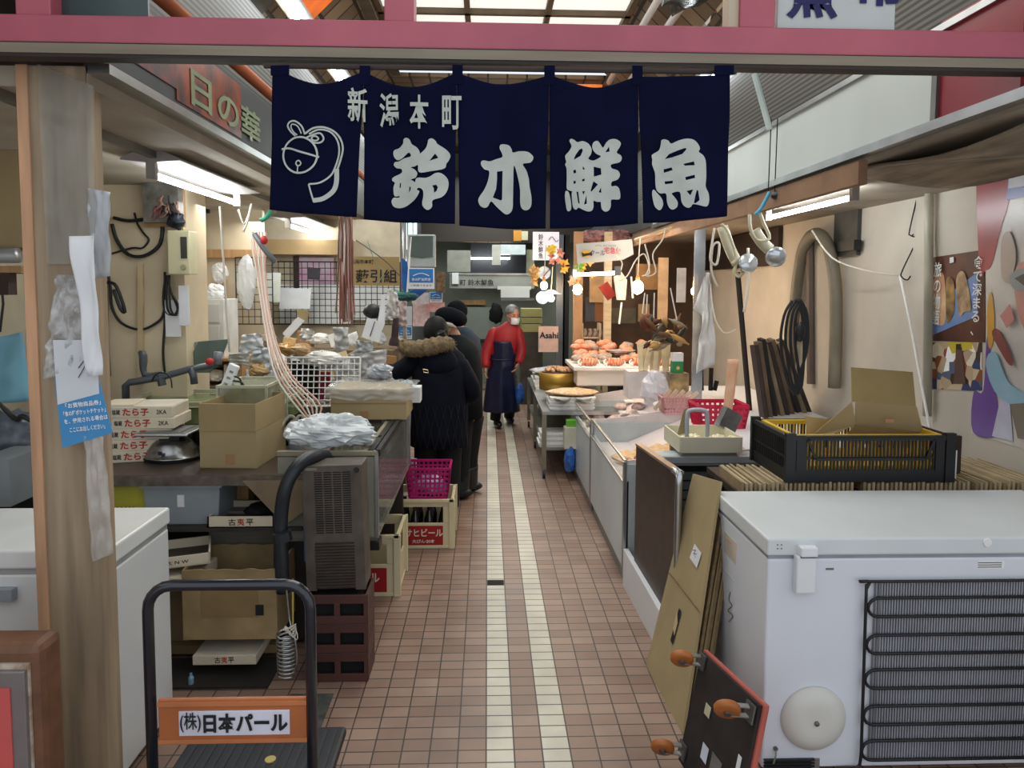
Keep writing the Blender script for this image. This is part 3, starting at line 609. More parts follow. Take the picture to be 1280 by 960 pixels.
# ---- flat folded boxes on a low table behind the freezer, seen from above (comb pattern)
tb = thing('low_table', 'low dark table behind the chest freezer carrying flattened boxes', 'table', (1.85, 3.49, 0))
B().box(-.72, .74, -.36, .12, .80, .83).build('tabletop', DARKW, tb)
for x in (-.68, .68):
    for y in (-.3, .08): B().box(x-.03, x+.03, y-.03, y+.03, 0, .8).build('leg', DARKW, tb)
n = 0
def comb(x0, x1, y0, y1, z, k, seed):
    random.seed(seed)
    for i in range(k):
        x = x0+(x1-x0)*i/k
        o = B().box(0, (x1-x0)/k*.55, 0, y1-y0+random.uniform(-.03,.03), 0, .045+random.uniform(-.006,.006)).build('flattened_box', mat('#b8a684', .85, var=.15, scale=8) if i % 3 else mat('#a08a66', .85, var=.2), None)
        o.location = (x, y0, z); tag(o, 'beige folded box standing on edge in the row on the low table', 'flattened box', 'folded boxes on the low table')
comb(1.14, 1.66, 3.135, 3.47, .831, 26, 1); comb(1.70, 2.2, 3.14, 3.32, .831, 24, 2); comb(2.22, 2.56, 3.14, 3.6, .831, 16, 4)
# ---- black crate
cr = thing('crate', 'black perforated plastic crate with a yellow crate nested inside, behind the freezer', 'crate', (0,0,0))
YC0, YC1 = 3.14, 3.56
a = at(984, 606, Y=YC0); b = at(1190, 544, Y=YC0); z0 = .878; cx0, cx1 = a.x, b.x; H = b.z-z0
cr.location = ((cx0+cx1)/2, (YC0+YC1)/2, z0)
def crate_wall(bd, p0, p1, z0, H, bars, th=.006, notch=True):
    p0 = V(p0); p1 = V(p1); L_ = (p1-p0).length; d = (p1-p0)/L_
    bd.bar(p0+V((0,0,H-.012)), p1+V((0,0,H-.012)), .018, .02)
    bd.bar(p0+V((0,0,.028)), p1+V((0,0,.028)), .008, .056)
    bd.bar(p0+V((0,0,H*.52)), p1+V((0,0,H*.52)), .008, .008)
    for i in range(bars+1):
        q = p0+d*L_*i/bars; bd.bar(q+V((0,0,.05)), q+V((0,0,H-.01)), .0075, .006)
bd = B()
for (p, q, n_) in (((cx0,YC0,z0),(cx1,YC0,z0),46), ((cx0,YC1,z0),(cx1,YC1,z0),46), ((cx0,YC0,z0),(cx0,YC1,z0),26), ((cx1,YC0,z0),(cx1,YC1,z0),26)): crate_wall(bd, p, q, z0, H, n_)
for x in (cx0, cx1):
    for y in (YC0, YC1): bd.box(x-.014 if x == cx0 else x-.03, x+.03 if x == cx0 else x+.014, y-.012, y+.012, z0, z0+H+.01)
bd.box(cx0, cx1, YC0, YC1, z0, z0+.006)
for x in (cx0+.055, cx1-.055): bd.box(x-.02, x+.02, YC0-.008, YC0+.004, z0+.05, z0+H)
bd.build('frame', BLACK, cr, world=True)
tr = B().prism([(cx0+.085, YC0-.006, z0+H*.95), (cx1-.085, YC0-.006, z0+H*.95), (cx1-.12, YC0-.006, z0+H*.50), (cx0+.12, YC0-.006, z0+H*.50)], (0,.003,0))
hb = B()
for (pa, pb) in (((cx0+.085, z0+H*.93), (cx1-.085, z0+H*.93)), ((cx0+.12, z0+H*.5), (cx1-.12, z0+H*.5)), ((cx0+.085, z0+H*.93), (cx0+.12, z0+H*.5)), ((cx1-.085, z0+H*.93), (cx1-.12, z0+H*.5))):
    hb.bar((pa[0], YC0-.011, pa[1]), (pb[0], YC0-.011, pb[1]), .006, .012)
hb.build('hinged_side', BLACK, cr, world=True)
yc = thing('crate', 'yellow plastic crate nested inside the black perforated crate', 'crate', ((cx0+cx1)/2, (YC0+YC1)/2, z0+.006))
YEL = mat('#d9b32a', .5, var=.08); yb = B()
for (p, q, n_) in (((cx0+.035,YC0+.03,0),(cx1-.035,YC0+.03,0),30), ((cx0+.035,YC1-.03,0),(cx1-.035,YC1-.03,0),30), ((cx0+.035,YC0+.03,0),(cx0+.035,YC1-.03,0),18), ((cx1-.035,YC0+.03,0),(cx1-.035,YC1-.03,0),18)):
    p = V(p); q = V(q); p.z = q.z = z0+.012; crate_wall(yb, p, q, p.z, H-.012, n_)
yb.box(cx0+.03, cx1-.03, YC0+.03, YC1-.03, z0+.008, z0+.014); yb.build('frame', YEL, yc, world=True)
# open carton tipped in the crate
oc = thing('open_carton', 'open brown carton tipped inside the black crate with one flap raised', 'carton', at(1080, 560, Y=3.34))
Yk = 3.30
def ck(pts, y, m_, nm, d=.004): return B().prism([at(px, py, Y=y+dy) for px, py, dy in pts], (0, d, 0)).build(nm, m_, oc, world=True)
ck([(1070,502,-.05),(1146,508,-.05),(1154,540,-.0),(1068,532,0)], Yk, CARD, 'side_panel')
ck([(1064,459,.10),(1141,465,.10),(1145,508,-.05),(1065,502,-.05)], Yk, mat('#8f7c50', .85, var=.06), 'raised_flap')
ck([(1065,502,-.05),(1070,531,-.02),(1020,552,.0),(1015,545,.05)], Yk, CARD, 'end_panel')
ck([(1070,531,-.04),(1152,540,-.04),(1138,560,.02),(1050,552,.02)], Yk, CARD2, 'bottom_panel')
ck([(1006,520,.08),(1038,524,.12),(1018,552,.1),(1012,552,.08)], Yk, mat('#c2aa78', .85, var=.06), 'side_flap')
p = at(1112, 526, Y=Yk-.06); B().box(p.x-.02, p.x+.02, p.y-.002, p.y+.0, p.z-.008, p.z+.008).build('tape_mark', mat('#b78a62', .6), oc, world=True)
tag(boxpx('paper_tag', None, None, PAPER, (1188, 563, 1197, 600), 3.2, .003), 'white paper slip beside the right end of the black crate', 'paper')
tag(boxpx('wood_block', None, None, DARKW, (1187, 545, 1203, 600), 3.3, .02), 'small dark wooden block at the right end of the black crate', 'block')
# ---- dark panel (board) leaning along the counter, then showcases
X1 = .80
dk = thing('counter_screen', 'dark brown counter end panel with rounded steel edging facing the aisle', 'panel', (.85, 3.7, 0))
pf = at(795, 556, X=.83); pn = at(846, 592, X=.86)
B().prism([(.83, pf.y, .12), (.86, pn.y, .12), (.86, pn.y, pn.z), (.83, pf.y, pf.z)], (.03, 0, 0)).build('board', mat('#3c2c27', .45, var=.3, scale=14), dk, world=True, bevel=.004)
B().bar((.845, pf.y, pf.z+.003), (.875, pn.y, pn.z+.003), .036, .012).build('top_trim', mat('#a98d74', .4, .3, var=.2), dk, world=True)
B().tube([(.868, pn.y-.006, .1), (.868, pn.y-.006, pn.z-.05), (.872, pn.y-.003, pn.z-.01), (.86, pn.y+.05, pn.z+.004)], .016, 10, smooth=3).build('steel_edge', STEEL, dk, world=True, smooth=True)
B().prism([(.80, 4.1, .0), (.83, pn.y, .0), (.83, pn.y, .20), (.80, 4.1, .22)], (.03,0,0)).build('skirting', WHITEP, dk, world=True)
def showcase(name, label, y0, y1, x0, z1, xb, zb):
    t = thing(name, label, 'display case', ((x0+xb)/2, (y0+y1)/2, 0))
    B().box(x0, x0+.03, y0, y1, .10, z1-.12).build('front_panel', mat('#ccd4d8', .35, var=.08, scale=2), t, world=True)
    B().box(x0+.02, xb, y0, y0+.03, .10, z1-.02).build('end_panel', mat('#bcc4c4', .4, var=.1), t, world=True)
    B().box(x0+.02, xb, y1-.03, y1, .10, z1-.02).build('end_panel', mat('#bcc4c4', .4, var=.1), t, world=True)
    B().box(x0+.04, xb, y0+.03, y1-.03, z1-.2, z1-.17).build('inner_deck', mat('#dcd4d2', .5, var=.04), t, world=True)
    B().prism([(x0+.28, y0+.03, z1-.169), (xb-.01, y0+.03, z1-.169), (xb-.01, y0+.03, zb-.04)], (0,y1-y0-.06,0)).build('sloping_back', mat('#dccdca', .5, var=.05), t, world=True)
    for nm, y in (('divider', y0+.015), ('divider', y1-.015)):
        B().prism([(x0+.02, y, z1-.17), (xb, y, z1-.17), (xb, y, zb), (x0+.02, y, z1)], (0, .012, 0)).build(nm, mat('#d9cfcc', .4), t, world=True)
    B().box(x0+.006, x0+.012, y0+.02, y1-.02, z1-.12, z1).build('glass_front', GLASS, t, world=True)
    f = B(); f.bar((x0+.01, y0, z1), (x0+.01, y1, z1), .018, .014); f.bar((x0+.005, y0, z1-.125), (x0+.005, y1, z1-.125), .022, .014)
    for y in (y0, y1): f.bar((x0+.005, y, .1), (x0+.005, y, z1), .02, .026)
    f.build('steel_frame', STEEL, t, world=True, bevel=.003)
    B().box(x0+.02, x0+.6, y0+.04, y1-.04, 0, .10).build('plinth', mat('#8d908d', .5, .3), t, world=True)
    return t
showcase('display_case', 'white refrigerated display case with glass front, nearer of the two on the right aisle', 4.12, 5.45, X1, .735, 1.55, .80)
showcase('display_case', 'white refrigerated display case with glass front, farther one next to the steel table', 5.48, 6.75, X1, .70, 1.55, .82)
tag(B().box(1.56, 2.55, 4.0, 7.0, .74, .78).mt(WHITEP).build('back_counter', mat('#d5c6c2', .5, var=.06), bevel=.004), 'pinkish white worktop running behind the display cases', 'worktop')
u = thing('under_cabinet', 'plain pale cabinet carrying the worktop behind the display cases', 'cabinet', (2.05, 5.5, 0)); B().box(-.48, .5, -1.45, 1.45, 0, .74).build('body', mat('#a6a09a', .6), u)
# scale counter (steel worktop) at Y~3.95
a = at(815, 580, Y=4.0); b = at(1000, 580, Y=4.0)
wt = thing('steel_worktop', 'pale steel worktop with dark shutter front between the dark panel and the black crate', 'worktop', (1.6, 4.0, 0))
B().box(-.62, .95, -.03, .1, .755, .798).build('front_lip', mat('#b0b5b8', .35, .15, var=.05), wt, bevel=.006)
B().box(-.6, .95, -.01, .09, .74, .765).build('top', mat('#b9bdc0', .35, .3), wt)
sh = B()
for k in range(9): sh.box(-.66, .95, -.0, .02, .70-.055*k-.045, .70-.055*k)
sh.build('shutter', mat('#5f6668', .45, .1, var=.15), wt)
B().box(-.66, .95, .02, .1, 0, .73).build('carcass', BLACKM, wt)
# cream tray with bags, handle block, box
T = mat('#ded9c0', .5, var=.04)
a = at(857, 567, Y=3.96); b = at(934, 547, Y=3.96)
ty = thing('tray', 'cream plastic tray of packed bags on the steel worktop', 'tray', ((a.x+b.x)/2-.03, 4.08, a.z))
hw = (b.x-a.x)/2+.0; q = B(); HT = b.z-a.z
q.box(-hw, hw, -.12, .24, 0, .008)
for args in ((-hw, hw, -.125, -.115, 0, HT), (-hw, hw, .235, .245, 0, HT), (-hw-.005, -hw+.005, -.12, .24, 0, HT), (hw-.005, hw+.005, -.12, .24, 0, HT)): q.box(*args)
q.build('tray_body', T, ty, bevel=.002)
bs = B()

for ya_ in (-.1, .16): B().box(-hw+.02, hw-.02, ya_, ya_+.04, -.055, 0).build('foot', mat('#8f8c80', .6), ty)
ty.location.z = .82
for k in range(5):
    o = crumple((ty.location.x-.12+.07*k, 4.05+.06*(k % 2), .832), (.042, .07, .035), mat('#e5d9b0', .3, var=.12, scale=30, bump=.5, spec=.8), 'packed_bag', k*3+1, .4)
    tag(o, 'glossy bag of pale noodles lying in the cream tray', 'bag', 'bags in the cream tray')
hd = thing('bag_holder', 'pale blue grey arch shaped bag holder standing in the cream tray', 'holder', at(866, 545, Y=4.0))
B().tube([at(859,548,Y=4.0), at(859,520,Y=4.0), at(863,513,Y=4.0), at(880,513,Y=4.0), at(884,520,Y=4.0), at(884,548,Y=4.0)], .012, 8, smooth=4).build('arch', mat('#b7c3c8', .4), hd, world=True, smooth=True)
flat([(846,545),(855,512),(861,512),(861,540)], 4.06, CARD, 'card', hd)
o = boxpx('foil_packet', None, None, mat('#a8aaad', .2, .7, var=.3, scale=9), (895, 512, 922, 538), 4.25, .05, ry=.5); o.rotation_euler = (0, R(28), .3)
tag(o, 'crinkled silver foil packet leaning at the back of the cream tray', 'packet')
sc_ = thing('kitchen_scale', 'flat digital scale in front of the shrimp, left of the cream tray', 'scale', at(838, 566, Y=4.05)); sc_.location.z=.80
B().box(-.09, .09, -.05, .06, -.03, .0).build('body', mat('#b5c2c8', .4, .2), sc_, bevel=.004); B().box(-.05, .0, -.052, -.049, -.022, -.006).build('screen', mat('#46525a', .3), sc_)
# ---- red strip sign, baskets, etc
def basket(name, label, loc, w, d, h, m, nx=8, nz=4, hole=.55, group=None, rz=0, fl=.86, pos=None):
    t = thing(name, label, 'basket', loc, rz, group)
    b_ = B()
    def wall(p0, p1, q0, q1, n_):   # bottom p0-p1, top q0-q1
        for i in range(n_+1):
            u_ = i/n_; b_.bar(V(p0).lerp(V(p1), u_), V(q0).lerp(V(q1), u_), (w/nx)*(1-hole), .003)
        for j in range(nz+1):
            v_ = j/nz; b_.bar(V(p0).lerp(V(q0), v_), V(p1).lerp(V(q1), v_), .003, h/nz*(1-hole)*(1.6 if j in (0, nz) else 1))
    A = [(-w/2*fl, -d/2*fl, 0), (w/2*fl, -d/2*fl, 0), (w/2*fl, d/2*fl, 0), (-w/2*fl, d/2*fl, 0)]; T_ = [(-w/2, -d/2, h), (w/2, -d/2, h), (w/2, d/2, h), (-w/2, d/2, h)]
    for i in range(4): wall(A[i], A[(i+1) % 4], T_[i], T_[(i+1) % 4], nx if i % 2 == 0 else max(3, int(nx*d/w)))
    b_.prism(A, (0,0,.004)); b_.build('mesh_body', m, t)
    r_ = B()
    for i in range(4): r_.bar(T_[i], T_[(i+1) % 4], .014, .012)
    r_.build('rim', m, t); return t
a = at(897, 516, Y=4.9); basket('basket', 'crimson plastic basket on the worktop behind the cream tray', (a.x+.02, 4.95, .782), .34, .26, .155, mat('#d0244e', .4, var=.05), 9, 4)
a = at(842, 497, Y=5.5); basket('basket', 'pale pink square-holed basket on the worktop beside the white plastic bag', (a.x, 5.5, .782), .20, .16, .12, mat('#d9a3a6', .5), 8, 5, pos=None)
a = at(908, 505, Y=4.78)
sg2 = sheet('paper_strip', 'orange tinted handwritten paper strip standing at the crimson basket', 'paper strip', [(909,449),(924,449),(915,512),(904,510)], 4.75, mat('#e0a27a', .6, var=.15, scale=10, c2='#e8c3a6'), .01, .001, 2, 4, 10, fr=2)
# ================================================================ left side
# ---- small red framed sign box, bottom left
XB = -1.12
sb = thing('sign_box', 'worn brown box with a grey framed red panel at the bottom left edge', 'sign box', (-1.378, 1.85, 0))
a = at(75, 786, X=XB); n_ = at(45, 830, X=XB); zt_ = .84
LEA = mat('#6e4a34', .5, var=.25, scale=12, bump=.1); PEEL = mat('#8a6a4c', .8, c2='#c8bfae', scale=30, var=.3)
B().box(-.45, .25, -.05, .05, .0, zt_).build('case', LEA, sb, bevel=.022)
B().box(-.45, .225, -.056, -.046, .0, zt_-.045).build('peeling_border', PEEL, sb)
B().box(-.45, .22, -.068, -.052, .0, zt_-.06).build('frame', mat('#8e8786', .4, .5), sb, bevel=.003)
B().box(-.45, .185, -.072, -.06, .0, zt_-.10).build('red_panel', mat('#cc5a58', .4, var=.05), sb)
B().box(-.02+.06, .16, -.076, -.068, .0, .46).build('yellow_patch', mat('#b98d3a', .5), sb)
# ---- white chest freezer behind the pillar
fz2 = thing('chest_freezer', 'white chest freezer on the left behind the wooden pillar', 'freezer', (-1.27, 2.40, 0))
a = at(200, 655, X=-1.27); L2 = 1.0; D2 = .46
B().box(-1.0, 0, .0, D2, .03, .78).build('body', mat('#dfe1e0', .3, var=.04, scale=2), fz2, bevel=.008)
B().box(-1.0, .006, -.006, D2+.005, .80, .865).build('lid', mat('#e4e6e3', .3, var=.03), fz2, bevel=.008)
B().box(-.99, -.004, .004, D2-.004, .775, .802).build('gasket', mat('#a9aba8', .6), fz2)
B().box(-.95, -.05, .05, D2-.05, 0, .03).build('base', BLACK, fz2)
B().box(-.9, -.3, -.03, -.0, .70, .74).build('handle_rail', mat('#9aa3ac', .4, .3), fz2)
# ---- things seen between the left frame edge and the pillar
sh = thing('wall_shelf', 'wooden shelf with a grey pipe front high at the left edge', 'shelf', (-2.6, 3.3, 1.80))
B().box(-.3, .52, 0, .4, .0, .03).build('board', WOOD, sh); B().tube([(-.3,-.02,.075), (.52,-.02,.075)], .035, 14).build('pipe', mat('#a6a8a8', .35, .6), sh, smooth=True)
B().box(.36, .46, 0, .06, -.10, 0).build('bracket', DARKW, sh)
o = boxpx('carton', None, None, CARD, (-60, 172, 36, 312), 3.32, .35); tag(o, 'large brown carton on the high shelf at the left edge', 'carton')
o.location.z = 1.911
o = boxpx('carton', None, None, CARD2, (-60, 135, 34, 170), 3.36, .3); tag(o, 'flat brown carton lying on top of the large one at the left edge', 'carton'); o.location.z = 2.47-.03+.0
lt = thing('side_table', 'wooden edged black table under the blue cloth at the left edge', 'table', (-2.75, 3.5, 0))
p = at(45, 543, X=-2.2)
B().box(.16, .50, -.35, .5, .93, .97).build('tabletop', WOOD, lt); B().box(.18, .42, -.30, .45, 0, .93).build('black_body', BLACKM, lt)
o = sheet('blue_cloth', 'pale blue cloth draped at the left edge behind the pillar', 'cloth', [(-30,428),(34,414),(44,500),(-30,505)], 3.55, mat('#7fb6c9', .8, var=.06), .05, .002, 4, 12, 14, fr=2)
o = crumple(at(5, 542, Y=3.4), (.22,.1,.10), mat('#59626a', .4, var=.4, scale=16), 'plastic_sheet', 12, .4); o.location.z = .972; tag(o, 'crumpled grey plastic heap on the side table at the left edge', 'plastic sheet')
tag(B().tube([at(-5,500,Y=3.3), at(20,524,Y=3.3), at(28,520,Y=3.25), at(45,530,Y=3.25)], [.008,.012,.012,.01], 8, smooth=4).build('black_hose', BLACK, smooth=True), 'bent black tube resting on the grey plastic at the left edge', 'hose')
tag(B().tube([at(1,345,Y=3.75), at(4,380,Y=3.75), at(0,415,Y=3.75)], .006, 6).build('wall_cable', BLACK), 'thin black cable on the wall at the left edge', 'cable')
o = boxpx('grey_bin', None, None, mat('#7d8386', .5, var=.08), (-30, 574, 11, 634), 3.05, .3); tag(o, 'grey bin edge under the side table at the left edge', 'bin')
# ---- wall pier with electrical gear
struct(B().box(XL, at(232,400,Y=4.4).x, 4.4, 4.75, 0, 2.34).build('wall_pier', mat('#d3c3a4', .8, var=.1, scale=3)))
YW = 4.39
def wire(name, label, pts, r, m, cat='cable', Y=YW, group=None, n=6, sm=4, parent=None):
    P_ = [at(q[0], q[1], Y=q[2] if len(q) > 2 else Y-r) for q in pts]
    b = B().tube(P_, r, n, smooth=sm); c = P_[-1]
    if parent is None: b.v = [p-c for p in b.v]
    o = b.build(name, m, parent, world=parent is not None, smooth=True)
    if parent is None: o.location = c
    if label: tag(o, label, cat, group)
    return o
o = boxpx('wall_duct', None, None, BLACK, (118, 197, 178, 214), YW-.06, .055); tag(o, 'black horizontal duct box at the top of the wall behind the pillar', 'duct')
tag(B().bar(at(176,330,Y=YW-.01), at(176,480,Y=YW-.01), .03, .02).build('wall_trim', mat('#c2ad88', .7)), 'vertical cream trunking strip down the electrical wall', 'trunking')
ep = thing('fuse_box', 'open electrical panel with a mass of wires on the left wall', 'electrical panel', at(203, 282, Y=YW-.06))
a = at(180, 283, Y=YW-.03); b = at(228, 215, Y=YW-.03)
B().box(a.x, b.x, YW-.03, YW, a.z, b.z).build('back_board', WOOD, ep, world=True); B().box(a.x+.03, b.x, YW-.1, YW-.03, a.z+.02, b.z).build('box', mat('#5b564e', .3, .3, c2='#93908c', scale=12), ep, world=True)
random.seed(3)
for k in range(16):
    x = random.uniform(193, 222); y = random.uniform(244, 262); w_ = random.choice(['#8a3b3a','#d8d2c6','#22242c','#a37f6d'])
    B().tube([at(x, y, Y=YW-.11), at(x+random.uniform(-5,5), y+7, Y=YW-.14), at(x+random.uniform(-5,5), y+14, Y=YW-.11)], .005, 5, smooth=3).build('wire', mat(w_, .5, var=0), ep, world=True)
crumple(at(220, 276, Y=YW-.1), (.045,.03,.04), mat('#1d2230', .5, var=.4, scale=30), 'taped_joint', 2, .5, flat=False)
bpy.data.objects['taped_joint'].parent = ep; bpy.data.objects['taped_joint'].location = at(220, 276, Y=YW-.1)-ep.location
o = wire('cable_loop', 'thick black cable loop hanging across the electrical wall', [(142,272),(160,276),(185,274),(200,276),(203,290),(198,308),(180,320),(160,318),(146,300),(140,280)], .011, BLACK)
wire('cable', 'thin wavy black cable inside the big cable loop', [(168,266),(172,280),(180,292),(186,300),(178,310),(165,310),(140,317)], .006, BLACK)
wire('cable', 'black cable drooping in a wide curve between pillar and coiled cables', [(133,330),(138,360),(140,385),(152,404),(175,412),(195,404),(205,390),(207,350)], .008, BLACK)
wire('cable', 'black plug cable dangling from the plastic packet beside the pillar', [(128,354),(143,355),(152,375),(156,390),(150,385),(142,362)], .010, BLACK, Y=YW-.1)
wire('cable', 'straight black cable down the edge of the electrical wall', [(206,340),(206,400),(204,440),(206,466)], .007, BLACK)
for k, (dx) in enumerate((0, 4, 8)):
    wire('coiled_cable', 'black cable coil hanging under the beige meter box', [(207+dx*.6,344),(204+dx,370),(206+dx,388),(214+dx*.8,394),(222,388-dx),(214,365),(209,344)], .006, BLACK, group='coiled cables under the meter', Y=YW-.02*k-.02)
mb = thing('meter_box', 'beige electricity meter box with a dark window on the wall', 'meter', at(220, 344, Y=YW-.12))
a = at(210, 343, Y=YW-.12); b = at(236, 288, Y=YW-.12)
B().box(a.x, b.x, YW-.12, YW, a.z, b.z).build('case', mat('#c9c29c', .5, var=.05), mb, world=True, bevel=.006)
a1 = at(226, 323, Y=YW-.125); b1 = at(233, 296, Y=YW-.125); B().box(a1.x, b1.x, YW-.125, YW-.115, a1.z, b1.z).build('window', mat('#3a3b38', .2), mb, world=True)
B().lathe([(.018,0),(.016,.006)], at(229, 334, Y=YW-.12), 16, Mx).build('emblem', mat('#a39c78', .5), mb, world=True)
wire('wall_pipe', 'thin grey conduit pipe rising beside the pillar', [(133,350),(133,400),(134,430),(137,470)], .010, mat('#8c8069', .5), 'pipe')
tag(boxpx('paper_note', None, None, PAPER, (207, 375, 225, 421), YW-.03, .004), 'white written paper hanging below the coiled cables', 'paper')
tag(boxpx('paper_note', None, None, PAPER, (224, 357, 236, 407), YW-.06, .004), 'long white paper hanging just right of the coiled cables', 'paper')
# partition behind (Y 5.7)
struct(B().box(XL, at(330,400,Y=5.8).x, 5.8, 5.86, 0, 2.34).build('wall_partition', CREAM2))
tag(boxpx('wood_rail', None, None, WOOD, (236, 312, 318, 322), 5.74, .05), 'brown wooden rail across the wall above the drawer chest', 'rail')
bk = thing('wall_bracket', 'black metal bracket on the wall above the wooden rail', 'bracket', at(241, 282, Y=5.75))
B().box(-.0, .03, 0, .04, 0, .16).build('upright', BLACK, bk); B().box(0, .12, 0, .04, .10, .14).build('arm', BLACK, bk)
tag(B().bar(at(277,345,Y=5.7), at(277,500,Y=5.7), .07, .05).build('wood_post', WOOD), 'brown wooden post behind the white drawer chest', 'post')
# rear partition of the left stall with panels, grid
YG = 6.5
struct(B().box(at(330,400,Y=YG+.05).x, at(500,400,Y=YG+.05).x, YG+.05, YG+.1, 0, 2.34).build('wall_partition', mat('#cbbfa6', .8, var=.15, scale=5)))
struct(B().mt(mat('#b09468', .8, var=.1)).box(XL, FL-.05, YG-.1, YG+.05, 2.02, 2.15).build('beam_wood'))
tag(boxpx('dark_post', None, None, DARKW, (367, 320, 373, 360), YG-.02, .05), 'dark brown upright behind the wire grid', 'post')
tag(boxpx('striped_poster', None, None, mat('#d9dadd', .5, c2='#b86f9a', scale=4), (373, 322, 417, 355), YG, .03), 'white and pink poster behind the wire grid', 'poster')
tag(boxpx('light_sheet', None, None, mat('#e6e9e6', .5, var=.05), (348, 356, 440, 405), YG-.0, .02), 'pale sheet behind the wire grid', 'sheet')
tag(boxpx('light_sheet', None, None, mat('#e2e5e3', .5, var=.05), (441, 358, 500, 400), YG-.0, .02), 'pale sheet behind the grid, under the brown hand-lettered sign', 'sheet')
def grid(name, label, px, Y, nx, ny, m, r=.004, tilt=0, cat='wire grid'):
    a = at(px[0], px[3], Y=Y); b = at(px[2], px[1], Y=Y); t = B()
    w = b.x-a.x; h = b.z-a.z
    for i in range(nx+1): x = w*i/nx; t.tube([(x,0,0),(x,0,h)], r*(1.6 if i in (0,nx) else 1), 4)
    for j in range(ny+1): z = h*j/ny; t.tube([(0,-.004,z),(w,-.004,z)], r*(1.6 if j in (0,ny) else 1), 4)
    o = t.build(name, m); o.location = a; o.rotation_euler.x = tilt; tag(o, label, cat); return o
grid('wire_grid', 'black wire grid panel hanging at the back of the left stall', (342, 328, 500, 405), YG-.06, 22, 10, mat('#3b3d40', .5, .5), .0035)
grid('wire_grid', 'small black wire shelf grid below the white cloth bag', (296, 322, 340, 405), 5.72, 6, 9, mat('#3b3d40', .5, .5), .003)
grid('wire_grid', 'white wire grid rack standing on the counter behind the carton', (355, 447, 448, 508), 4.62, 13, 8, WHITE, .004, R(-12))
# brown hand-lettered sign
cs = thing('cardboard_sign', 'brown sign with black brush characters hanging at the left stall', 'sign', at(468, 357, Y=5.6))
a = at(438, 357, Y=5.6); b = at(499, 321, Y=5.6)
B().box(a.x, b.x, 5.6, 5.62, a.z, b.z).build('board', mat('#a38a5c', .8, var=.08), cs, world=True)
for ch, x, h in (('薮', 453, .1), ('引', 470, .1), ('組', 488, .1)): text(ch, at(x, 345, Y=5.596), h, INK, cs, bold=.012)
text('新潟市本町', at(452, 327, Y=5.596), .035, INK, cs, bold=.01)
wire('green_string', None, [(459,300,5.55),(470,330,5.55),(480,340,5.55),(470,357,5.55)], .003, mat('#6a9c86', .6), parent=cs)
wire('string', None, [(445,300,5.55),(480,325,5.55),(500,345,5.55)], .004, mat('#4a4a40', .6), parent=cs)
# column of pinkish raffia strips
rf = thing('raffia_bundle', 'tall hanging bundle of pink and brown plastic raffia strips under the noren corner', 'raffia', at(433, 402, Y=4.9))
random.seed(5)
for k in range(34):
    x = 432+random.uniform(-7, 7); sw = random.uniform(-2, 2); yl = random.uniform(388, 406)
    B().tube([at(x, 262, Y=4.9+random.uniform(-.04,.04)), at(x+sw, 300, Y=4.9+random.uniform(-.05,.05)), at(x+sw*1.5, 350, Y=4.9+random.uniform(-.04,.04)), at(x+sw*3, yl, Y=4.9)], .006, 4, smooth=4).build('strip', [mat('#b98d86', .3, var=.1), mat('#8e5a50', .3, var=.1), mat('#d9c9c0', .3, var=.1), mat('#7c6a5c', .4, var=.1)][k % 4], rf, world=True)
# pull cord and power strip from the left lamp
wire('pull_string', 'straight white cord hanging from the left lamp down to the power strip', [(275,258,3.9),(280,340,3.9),(287,440,3.9)], .006, CORDW, 'cord', sm=3)
p = at(287, 472, Y=3.85); ps_ = thing('power_strip', 'white power strip hanging at a slant over the fish tank', 'power strip', p)
B().obox((0,0,0), (.055, .03, .15), (0, R(22), 0)).build('body', WHITEP, ps_, bevel=.006)
for k in range(3): B().obox((.012*(k-1)*1.3, -.016, .032*(k-1)), (.02, .004, .012), (0, R(22), 0)).build('outlet', mat('#8c8c86', .5), ps_)
for k in range(3): wire('cable', 'black cord bending from the power strip into the fish tank', [(291,470+k*6,3.84),(300+k*3,474+k*5,3.84),(303+k,490,3.86),(299+k*3,505,3.95)], .005, BLACK, 'cord', group='black cords of the power strip')
# cables hanging with green and red clips
wire('cable', 'pale looped cord hanging from the end of the left lamp', [(298,262,4.4),(305,280,4.4),(313,262,4.4),(314,255,4.4),(310,275,4.4),(304,290,4.4)], .006, CORDW, 'cord')
for k in range(6):
    wire('power_cable', 'pinkish cord running down from the lamp end to the glass tank', [(312+k*4,290,4.4),(322+k*2,350,4.3),(333+k*2,420,4.1),(345+k*4,470,3.9),(372+k*6,510,3.8),(405-k*6,545,3.78)], .0055, CORDP if k % 2 else CORDW, 'cord', group='pinkish cords from the lamp end')
hk = thing('inspection_lamp', 'clip with green tip, red knob and grey handle hanging from cords', 'clip lamp', at(332, 310, Y=4.3))
B().tube([at(326,276,Y=4.3), at(333,272,Y=4.3), at(339,264,Y=4.3)], .014, 8).build('green_tip', mat('#2f9a78', .4), hk, world=True, smooth=True)
B().ell(at(330,300,Y=4.27), (.022,.02,.026)).build('red_knob', RED, hk, world=True, smooth=True)
B().tube([at(318,292,Y=4.3), at(328,308,Y=4.3), at(344,328,Y=4.3)], .017, 8).build('grey_handle', mat('#6f7478', .4), hk, world=True, smooth=True)
